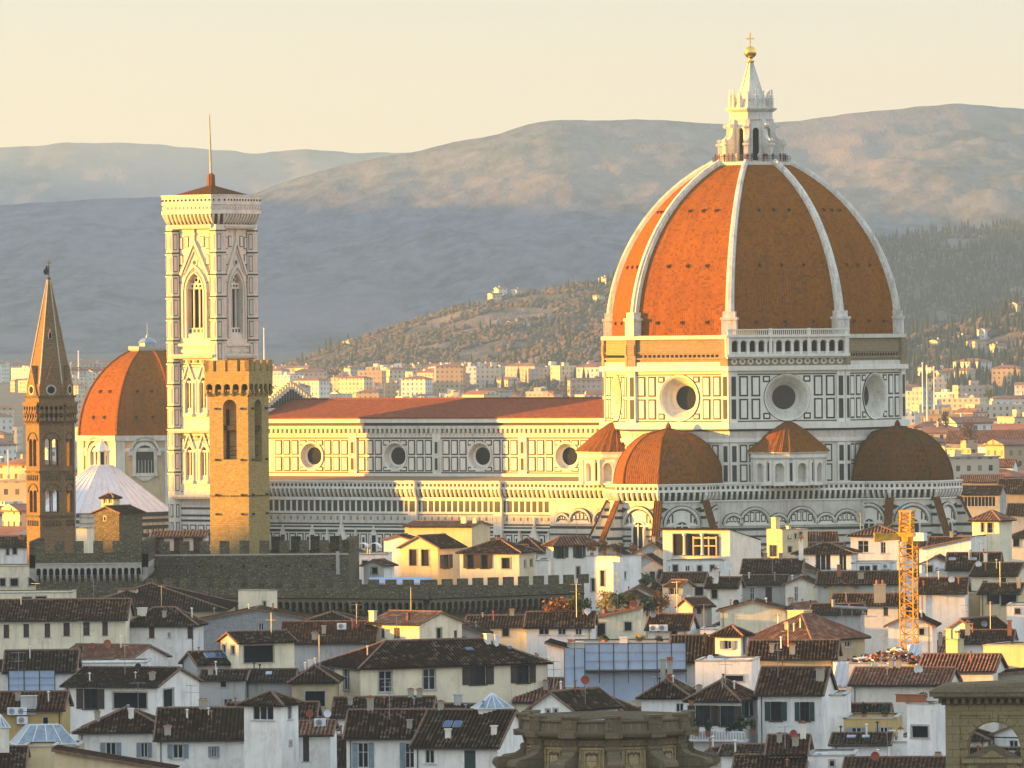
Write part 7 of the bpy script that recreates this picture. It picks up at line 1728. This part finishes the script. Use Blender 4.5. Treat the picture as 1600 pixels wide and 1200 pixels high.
for k in range(3):
    mb = MB(); n = 10; vs = []
    for j in (0, 1):
        for i in range(n + 1): a = math.pi * i / n; vs.append((-2.7 + k * 1.85 - .95 * math.cos(a), -1.6 + 3.2 * j, 1.5 + .75 * math.sin(a)))
    mb.mesh(vs, [(i, i + 1, n + 2 + i, n + 1 + i) for i in range(n)]); o = mb.build('canopy', M['whited'], t, True); md = o.modifiers.new('thick', 'SOLIDIFY'); md.thickness = .05
    for yy in (-1.55, 1.55):
        mb = MB(); mb.bar((-3.6 + k * 1.85, yy, 0), (-3.6 + k * 1.85, yy, 1.55), .05, 5); mb.build('post', M['metal'], t)
Da = 990.0; p = P(625, 911, Da); t = empty('glass_awning', (p.x, p.y, p.z - 1.2), R(-4), 'pale blue ribbed canopy behind the crenels of the fortress front', 'canopy')
mb = MB(); n = 24; L_ = 98 / (F / Da)
for i in range(n): a, b = -L_ / 2 + L_ * i / n, -L_ / 2 + L_ * (i + .9) / n; mb.hull([(a, -1.3, 1.2), (b, -1.3, 1.2), (b, 1.5, 1.9), (a, 1.5, 1.9)], [(a, -1.3, 1.28), (b, -1.3, 1.28), (b, 1.5, 1.98), (a, 1.5, 1.98)])
mb.build('roof_sheet', M['sheet'], t)
for u in (-.48, -.16, .16, .48): mb = MB(); mb.bar((L_ * u, -1.2, -3), (L_ * u, -1.2, 1.2), .06, 5); mb.build('post', M['dmetal'], t)
# ---- balcony and roof garden plants
h_ = HS['r23b']; zb = h_['ez'] - (1143 - 1091) / h_['s']; t = empty('balcony', h_['e'].location, h_['e'].rotation_euler.z, 'white stone balcony crowded with plants at the white double window house', 'balcony')
mb = MB(); mb.box(-h_['w'], 1.2, -1.6, -.02, zb - .95, zb - .75); mb.box(-h_['w'], 1.2, -1.6, -1.45, zb - .75, zb + .1); 
for i in range(22): mb.box(-h_['w'] + .2 + i * .3, -h_['w'] + .32 + i * .3, -1.66, -1.6, zb - .7, zb, 1)
mb.build('parapet', [M['whited'], M['sill']], t)
LC = {'rust': (.30, .13, .035), 'green': (.075, .105, .035), 'olive': (.24, .20, .06), 'lime': (.24, .22, .05), 'dark': (.05, .065, .03), 'twig': (.17, .10, .06)}
for k, c in LC.items():
    tt = NT('leaf_' + k); oi = tt.n('NewGeometry'); f = tt.noise(tt.pos(), 1.8, 3, .7)
    M['leaf_' + k] = tt.out(tt.mix(tt.ramp(f, [(.3, 0), (.7, 1)]), sc(c, .55), sc(c, 1.5)), .8)
def leaves(mb, c, rx, ry, rz_, n, size=.22, clump=7):
    cl = []
    for _ in range(clump):
        v = Vector((rnd.gauss(0, 1), rnd.gauss(0, 1), rnd.gauss(0, 1))).normalized() * rnd.uniform(.35, .85); cl.append((v, rnd.uniform(.25, .5)))
    for _ in range(n):
        v, r_ = rnd.choice(cl); p = v + Vector((rnd.gauss(0, 1), rnd.gauss(0, 1), rnd.gauss(0, 1))) * r_ * .6
        q = Vector((c[0] + p.x * rx, c[1] + p.y * ry, c[2] + p.z * rz_)); u = Vector((rnd.gauss(0, 1), rnd.gauss(0, 1), rnd.gauss(0, 1))).normalized(); w_ = u.orthogonal().normalized(); a = size * rnd.uniform(.6, 1.3)
        mb.face([q - u * a, q - w_ * a * .6, q + u * a, q + w_ * a * .6], 0)
def shrub(px, py0, py1, wp, D, col, label, pot=True, n=260, name='potted_shrub', cat='shrub', group='terrace plants'):
    s = F / D; b = P(px, py1, D); h = (py1 - py0) / s; r = wp / s / 2
    t = empty(name, b, rnd.uniform(0, 6), label, cat, group)
    mb = MB(); leaves(mb, (0, 0, h * .58), r, r * .8, h * .42, n, max(.12, min(.3, h * .09))); mb.build('foliage', M['leaf_' + col], t)
    mb = MB(); 
    for k in range(5): mb.bar((0, 0, 0), (rnd.uniform(-.5, .5) * r, rnd.uniform(-.4, .4) * r, h * rnd.uniform(.5, .8)), .035 * max(1, h / 2), 4)
    mb.build('stems', M['wood'], t)
    if pot: mb = MB(); mb.lathe(0, 0, [(.22, -.1), (.3, .35), (.33, .4), (.28, .4)], 10, 0, 0); mb.build('pot', M['terra'], t)
    return t
Dg = HS['p44']['D'] + 5
for px, a, b, wp, col, lb in ((862, 938, 962, 22, 'rust', 'rust red creeper at the left end of the roof garden'), (880, 936, 960, 26, 'rust', 'rust red bush second from the left in the roof garden'), (897, 930, 958, 24, 'olive', 'olive green bush in the middle of the roof garden'), (912, 938, 960, 20, 'green', 'green bush right of the olive one in the roof garden'), (945, 925, 957, 26, 'olive', 'tall olive bush behind the red verge of the cream lean-to house'), (963, 930, 956, 18, 'green', 'green bush between the olive and the yellow ones'), (981, 932, 952, 20, 'lime', 'bright yellow-green sunlit bush at the right end of the roof garden'), (1012, 934, 962, 30, 'dark', 'dark bush right of the sunlit roof garden'), (1032, 930, 956, 20, 'rust', 'thin rust coloured bush before the tiny roof cabin')):
    shrub(px, a - 4, b, wp * 1.55, Dg if px < 930 else HS['w44']['D'] + 6, col, lb, True, 420)
mb = MB(); hp_ = HS['p44']; p = P(893, 960, Dg - .6); o_ = []
tpl = empty('planter_wall', (p.x, p.y, p.z - 1.0), 0, 'low sunlit orange planter wall under the rust red bushes', 'planter', None)
L_ = 66 / (F / Dg); mb.box(-L_ / 2, L_ / 2, -.3, .3, -1.0, .55); mb.build('wall', M['terra'], tpl)
mb = MB(); 
for i in range(9): mb.box(-L_ / 2 + .1 + i * L_ / 9, -L_ / 2 + .35 + i * L_ / 9, -.36, -.3, -.5, .5)
mb.box(-L_ / 2 - .1, L_ / 2 + .1, -.4, .4, .55, .68); mb.build('coping', M['ochre'], tpl)
Dt = HS['rnd45']['D'] + 4
for px, a, b, wp, col, lb in ((925, 848, 868, 18, 'rust', 'reddish shrub at the left on top of the white corner tower'), (945, 846, 868, 18, 'rust', 'reddish shrub in the middle on top of the white corner tower'), (966, 844, 868, 20, 'twig', 'bare twiggy shrub on top of the white corner tower'), (988, 850, 869, 18, 'rust', 'reddish shrub at the right on top of the white corner tower')):
    shrub(px, a, b, wp, Dt, col, lb)
shrub(1010, 896, 918, 22, 960, 'green', 'round green tree right of the white corner tower', False, 420, 'small_tree', 'tree', None)
hb2 = HS['r23b']
for px, a, b, wp, col, lb in ((1088, 1124, 1148, 18, 'green', 'green plant at the left end of the white balcony'), (1106, 1126, 1148, 16, 'dark', 'dark plant second on the white balcony'), (1140, 1128, 1150, 22, 'dark', 'dark plant in the middle of the white balcony'), (1160, 1118, 1148, 26, 'dark', 'tall dark bush at the right of the white balcony'), (1176, 1122, 1146, 16, 'green', 'small green plant at the right end of the white balcony')):
    shrub(px, a, b, wp, hb2['D'] - .9, col, lb)
ht = HS['twr27']; shrub(1440, 1081, 1094, 20, ht['D'] + 1.5, 'green', 'green plant in the terracotta planter on the white cube tower', False)
t = empty('roof_planter', world(ht, (-2.2, 1.0, ht['ez'])), ht['e'].rotation_euler.z, 'terracotta planter edging the top of the white cube tower', 'planter'); mb = MB(); mb.box(-1.6, 1.4, -.9, -.4, .12, .8); mb.box(-1.7, 1.5, -1.0, -.3, .8, .9); mb.build('trough', M['terra'], t)
for px, a, b, wp, col, lb in ((945, 992, 1004, 16, 'dark', 'dark bush at the left on the scaffolded roof terrace'), (1000, 990, 1004, 20, 'olive', 'olive bush in the middle of the scaffolded roof terrace'), (1030, 993, 1005, 18, 'dark', 'dark bush at the right on the scaffolded roof terrace'), (1054, 994, 1005, 14, 'green', 'green bush at the right end of the scaffolded roof terrace')):
    shrub(px, a, b + 1, wp, HS['scb']['D'] + 3, col, lb)
for px, a, b, wp, D_, col, lb in ((1288, 905, 918, 12, HS['m_h2']['D'] + 2, 'dark', 'dark plant on the low cream wall beside the tan gable'), (1350, 1098, 1122, 16, HS['oc26']['D'] + 2, 'dark', 'dark plant on the ochre house terrace'), (1382, 1102, 1122, 12, HS['oc26']['D'] + 2, 'green', 'green plant on the ochre house terrace')):
    shrub(px, a, b, wp, D_, col, lb)
shrub(1080, 1085, 1100, 14, 690, 'dark', 'dark potted bush beside the twin flues', True)
for px, a, b, wp, D, col, lb, n in ((1513, 655, 706, 46, 2260, 'twig', 'bare brown winter tree before the long brown building', 1500), (1478, 640, 668, 18, 2350, 'dark', 'dark evergreen left of the bare brown tree', 400), (1545, 604, 624, 22, 2900, 'green', 'green tree among the far houses at right', 400), (885, 600, 622, 70, 3600, 'twig', 'bare pinkish trees just above the nave roof', 900)):
    shrub(px, a, b, wp, D, col, lb, False, n, 'tree', 'tree', None)
# ---- dishes, antennas, cooling units
dm = {}
def dish(key, px, py, r, m, fr=.7):
    h = HS[key]; x, y, z = spot(h, px, fr); p = world(h, (x, y, z)); zt = max(P(px, py, p.y).z, z + .35); rr = max(.32, r / h['s'])
    t = empty('satellite_dish', (p.x, p.y, z), 0, f'{ {"redd": "red", "whited": "white", "dmetal": "dark", "metal": "grey", "terra": "orange"}[m] } round satellite dish on the {h["nm"]}', 'satellite dish', 'satellite dishes')
    mb = MB(); mb.bar((0, .05, -.4), (0, .05, zt - z), .035, 5); mb.build('pole', M['metal'], t)
    mb = MB(); n = 16; q = [(rr * k, -.04 + .22 * rr * k * k) for k in (.02, .4, .75, 1.0)]; vs = []
    for rad, dep in q:
        for i in range(n): a = 2 * math.pi * i / n; vs.append((rad * math.cos(a), -dep - .08, zt - z + rad * math.sin(a)))
    mb.mesh(vs, [(j * n + i, j * n + (i + 1) % n, (j + 1) * n + (i + 1) % n, (j + 1) * n + i) for j in range(3) for i in range(n)]); mb.bar((0, -.1, zt - z - rr * .8), (0, -.1 - rr, zt - z), .025, 4); d = mb.build('bowl', M[m], t); md = d.modifiers.new('thick', 'SOLIDIFY'); md.thickness = .03
for q in (('l12', 144, 1011, 5, 'redd'), ('l12', 168, 1005, 6, 'terra'), ('l15', 357, 1045, 5, 'redd'), ('sm1', 484, 1115, 6, 'redd'), ('sm1', 512, 1115, 6, 'whited'), ('l11', 183, 1036, 6, 'whited'), ('l9', 216, 1041, 5, 'dmetal'), ('g21', 937, 1062, 7, 'redd'), ('r23c', 1047, 1071, 6, 'redd'), ('w44', 990, 968, 6, 'redd'), ('p44', 938 - 20, 955, 5, 'whited'), ('m_b2', 1077, 940, 5, 'whited'), ('m_k', 1150, 956, 5, 'dmetal'), ('m_c', 1140, 886, 5, 'whited'), ('rf28', 1367, 1181, 7, 'redd'), ('s3', 1451, 937, 6, 'whited'), ('s4', 1487, 921, 5, 'whited'), ('lr40', 1435, 1051, 7, 'whited'), ('d25', 1240, 1146, 6, 'redd'), ('s8', 1441, 985, 5, 'dmetal'), ('w4', 258, 1132, 5, 'redd'), ('s1', 1529, 917, 5, 'whited'), ('br37', 556, 990, 6, 'redd'), ('lr34', 1230, 1033, 6, 'redd'), ('tr32', 1110, 1028, 5, 'whited'), ('bk1', 34, 840, 5, 'terra'), ('s7', 1550, 975, 5, 'metal'), ('ac35', 1020, 960, 5, 'metal')): dish(*q)
rnd2 = random.Random(5); AV = []
for v in range(3):
    mb = MB(); H0 = 3.4 - v * .5; mb.bar((0, 0, -.4), (0, 0, H0), .035, 4); ME0 = mb
    for j, zz in enumerate((H0 - .1, H0 - .8)[: 2 if v != 1 else 1]):
        a = 1.1 * j + v; dx, dy = math.cos(a), math.sin(a); mb.bar((-dx * .8, -dy * .8, zz), (dx * .8, dy * .8, zz), .025, 4)
        for k in range(7): u = -.75 + k * .25; l = .28 - .015 * k; mb.bar((dx * u - dy * l, dy * u + dx * l, zz), (dx * u + dy * l, dy * u - dx * l, zz), .02, 3)
    AV.append(mb)
first = {}
for key in ('w4', 'w5', 'f18', 'f20', 'g21', 'r23', 'r23b', 'l12', 'l14', 'l16', 'big', 'pal38', 'w40', 'br37', 'lit36', 'w44', 'p44', 'hip46', 'm_c', 'm_d', 'm_e', 'm_f', 'm_g', 'm_i', 'h33', 'h31', 'lr34', 'ac35', 'br36', 's1', 's2', 's4', 's5', 's7', 's10', 'lr40', 'lt53a', 'lt53d', 'ver49', 'hip50', 'tw', 'big39', 'l9', 'l8', 'rf28', 'd24b'):
    h = HS[key]; v = rnd2.randrange(3); u = rnd2.uniform(.15, .85); px = h['xc'] - h['w'] * u * math.cos(h['a']) * h['s']
    if h['ax'] == 'y' and h['a'] > R(45): px = h['xc'] + h['d'] * u * math.sin(h['a']) * h['s']
    x, y, z = spot(h, px, rnd2.choice([.6, 1.0, 1.0])); p = world(h, (x, y, z))
    lb = f'antenna on the roof of the {h["nm"]}'
    if v not in first: o = AV[v].build('antenna', [M['metal']]); first[v] = o.data
    else: o = bpy.data.objects.new('antenna', first[v]); COL.objects.link(o)
    o.location = p; o.rotation_euler = (0, 0, rnd2.uniform(0, 6)); o.scale = (1, 1, rnd2.uniform(.7, 1.3)); tag(o, lb, 'antenna', 'roof antennas')
acm = None
def cooler(key, px, py, face='A', label=None):
    global acm
    h = HS[key]
    if acm is None:
        mb = MB(); mb.box(-.45, .45, -.17, .17, 0, .62); c_ = mb; f_ = MB(); Wall(-.45, -.17, 0).annulus(f_, .38, .31, .05, .25, .02, .02, 0, 16); Wall(-.45, -.17, 0).disc(f_, .38, .31, .25, .012, 1, 16); acm = (c_, f_)
        k = MB(); k.box(-.4, -.34, -.17, .3, -.12, 0); k.box(.34, .4, -.17, .3, -.12, 0); acm += (k,)
    p = P(px, py, h['D'] - .35) if face == 'A' else world(h, spot(h, px, .6))
    t = empty('air_conditioner', p, h['e'].rotation_euler.z, label, 'air conditioner', 'air conditioners'); t.scale = (1.25, 1.25, 1.25)
    for nme, b, mm in (('casing', acm[0], M['whited']), ('fan', acm[1], [M['metal'], M['dmetal']]), ('bracket', acm[2], M['dmetal'])): b.build(nme, mm, t)
for q in (('l8', 20, 1117, 'A', 'left white air conditioner on the ochre house at the left edge'), ('l8', 34, 1117, 'A', 'second white air conditioner on the ochre house at the left edge'), ('l8', 35, 1131, 'A', 'lower white air conditioner on the ochre house at the left edge'), ('sm1', 500, 1124, 'R', 'air conditioner on the little red roof'), ('br37', 534, 1002, 'R', 'air conditioner on the plain dark roof'), ('ac35', 1022, 986, 'A', 'left air conditioner on the house behind the scaffolding'), ('ac35', 1036, 986, 'A', 'right air conditioner on the house behind the scaffolding'), ('m_j', 1384, 889, 'A', 'air conditioner on the white strip wall left of the crane'), ('s5b', 1466, 894, 'A', 'left cooling unit on the white gable right of the crane'), ('s5b', 1474, 896, 'A', 'right cooling unit on the white gable right of the crane'), ('w25', 1282, 1178, 'R', 'air conditioner on the blank white parapet')): cooler(*q)
# ---- long flue pipe, far masts
p0, p1 = P(1302, 948, 868), P(1355, 951, 868); mb = MB(); c0 = (p0 + p1) / 2; mb.bar(p0 - c0, p1 - c0, .2, 10); mb.bar(p0 - c0, p0 - c0 + Vector((0, 0, .9)), .2, 10); 
for k in (.25, .55, .85): q_ = (p0 - c0).lerp(p1 - c0, k); mb.bar(q_, q_ - Vector((0, 0, 2.2)), .05, 4)
o = mb.build('flue_pipe', M['metal']); o.location = c0; tag(o, 'long horizontal white metal flue pipe on stands above the dark roof', 'flue pipe')
for px, a, b, D, lb in ((1442, 566, 645, 3000, 'left of three thin pale masts right of the great dome'), (1449, 570, 668, 2900, 'tall middle one of three thin pale masts right of the great dome'), (1460, 572, 640, 3100, 'right of three thin pale masts right of the great dome'), (123, 548, 592, 3600, 'pale chimney mast in the haze right of the slender spire'), (413, 512, 580, 2600, 'thin mast just right of the marble bell tower'), (13, 703, 742, 1900, 'short pale chimney at the left edge')):
    s = F / D; p = P(px, b, D); mb = MB(); hh = (b - a) / s; mb.lathe(0, 0, [(1.2 / s, 0), (.9 / s, hh * .7), (.7 / s, hh)], 8, 0, 0); mb.lathe(0, 0, [(1.3 / s, hh * .96), (1.3 / s, hh * .99)], 8, 0, 0); o = mb.build('mast', M['whited']); o.location = p; tag(o, lb, 'mast')
D = 3300; p = P(135, 575, D); t = empty('far_crane', (p.x, p.y, gz(D)), R(8), 'tiny red and white crane in the haze between the spire and the chapel dome', 'crane'); zj = p.z - gz(D); mb = MB(); lattice(mb, (-8, 0, 0), (-8, 0, zj + 3), .7, 14, .12); mb.build('mast', M['whited'], t); mb = MB(); lattice(mb, (-14, 0, zj - .5), (22, 0, zj - .5), .6, 18, .14); mb.build('jib', M['redd'], t)
# ---- villas on the hills
for px, py, h, wd, lb in ((783, 466, 9, 8, 'villa tower high on the olive hill'), (774, 469, 6, 9, 'sunlit villa left of the hill tower'), (812, 462, 5, 11, 'villa among trees near the hill crest'), (935, 472, 6, 7, 'tiny sunlit house high on the hill beside the great dome'), (815, 510, 4, 22, 'long sunlit farmhouse on the olive hill'), (948, 443, 5, 10, 'sunlit villa at the hill crest beside the great dome'), (545, 540, 4, 6, 'pinkish farmhouse low on the olive hill'), (1592, 490, 8, 10, 'sunlit villa at the right edge high on the terraced hill'), (1540, 528, 7, 9, 'villa tower on the terraced hill'), (1508, 538, 6, 18, 'long sunlit villa on the terraced hill'), (1470, 545, 6, 16, 'sunlit villa row left on the terraced hill'), (1450, 552, 6, 12, 'small villa at the foot of the terraced hill'), (1525, 545, 6, 12, 'villa right of the long sunlit villa'), (1560, 548, 5, 10, 'small house under the villa tower')):
    key = 'olive' if px < 1000 else 'villa'; hf, xa, xb = HILLF[key]; best = None
    for k in range(1, 100):
        tt = k / 100; y, z = hf(0, tt); x = (px - PX) / F * y; y, z = hf(x, tt); yy = PY - (px - PX) * SR - (z - 54) * F / y
        if best is None or abs(yy - py) < best[0]: best = (abs(yy - py), y, z)
    far_block(px, best[1], wd, 8, h, rnd.choice(['cream', 'white', 'cream']), rnd.choice(['hip', 'gable']), best[2] - 1, rnd.uniform(25, 50), '', 'villa', lb)['category'] = 'villa'
# ---- visitors on the lantern walkway
me = bpy.data.meshes.new('person'); V = [(0, 0, .95), (0, 0, 1.2), (0, 0, 1.42), (0, 0, 1.55), (0, -.01, 1.68), (.1, 0, .9), (.11, -.02, .5), (.11, 0, .06), (-.1, 0, .9), (-.11, .02, .5), (-.11, 0, .06), (.2, 0, 1.4), (.26, -.02, 1.12), (.22, -.18, .95), (-.2, 0, 1.4), (-.26, -.02, 1.12), (-.22, -.18, .95), (.11, -.14, .03), (-.11, -.14, .03)]
E = [(0, 1), (1, 2), (2, 3), (3, 4), (0, 5), (5, 6), (6, 7), (0, 8), (8, 9), (9, 10), (2, 11), (11, 12), (12, 13), (2, 14), (14, 15), (15, 16), (7, 17), (10, 18)]
rad = [.16, .17, .17, .06, .11, .09, .07, .05, .09, .07, .05, .07, .055, .045, .07, .055, .045, .04, .04]
me.from_pydata(V, E, []); po = bpy.data.objects.new('person', me); COL.objects.link(po)
md = po.modifiers.new('skin', 'SKIN'); 
for i, sv in enumerate(me.skin_vertices[0].data): sv.radius = (rad[i], rad[i]); sv.use_root = i == 0
md2 = po.modifiers.new('sub', 'SUBSURF'); md2.levels = md2.render_levels = 1
dg = bpy.context.evaluated_depsgraph_get(); pm = bpy.data.meshes.new_from_object(po.evaluated_get(dg)); pm.materials.append(M['person']); bpy.data.objects.remove(po)
PC = [M['person'], m_plain('red_coat', (.25, .05, .04)), m_plain('blue_coat', (.05, .08, .18)), m_plain('pale_coat', (.45, .42, .36))]
for i in range(20):
    m2 = pm if i % 4 == 0 else pm.copy()
    if i % 4: m2.materials.clear(); m2.materials.append(PC[i % 4])
    o = bpy.data.objects.new('person', m2); COL.objects.link(o); a = R(-172 + i * 8.2 + rnd.uniform(-2, 2)); r_ = 7.0
    rx, ry = r_ * math.cos(a), r_ * math.sin(a); o.location = (OX + rx, OY + ry, 88.0); o.rotation_euler = (0, 0, a + R(90))
    tag(o, f'tiny visitor in {["dark", "red", "blue", "pale"][i % 4]} clothes standing at the railing below the dome lantern', 'person', 'visitors on the dome')
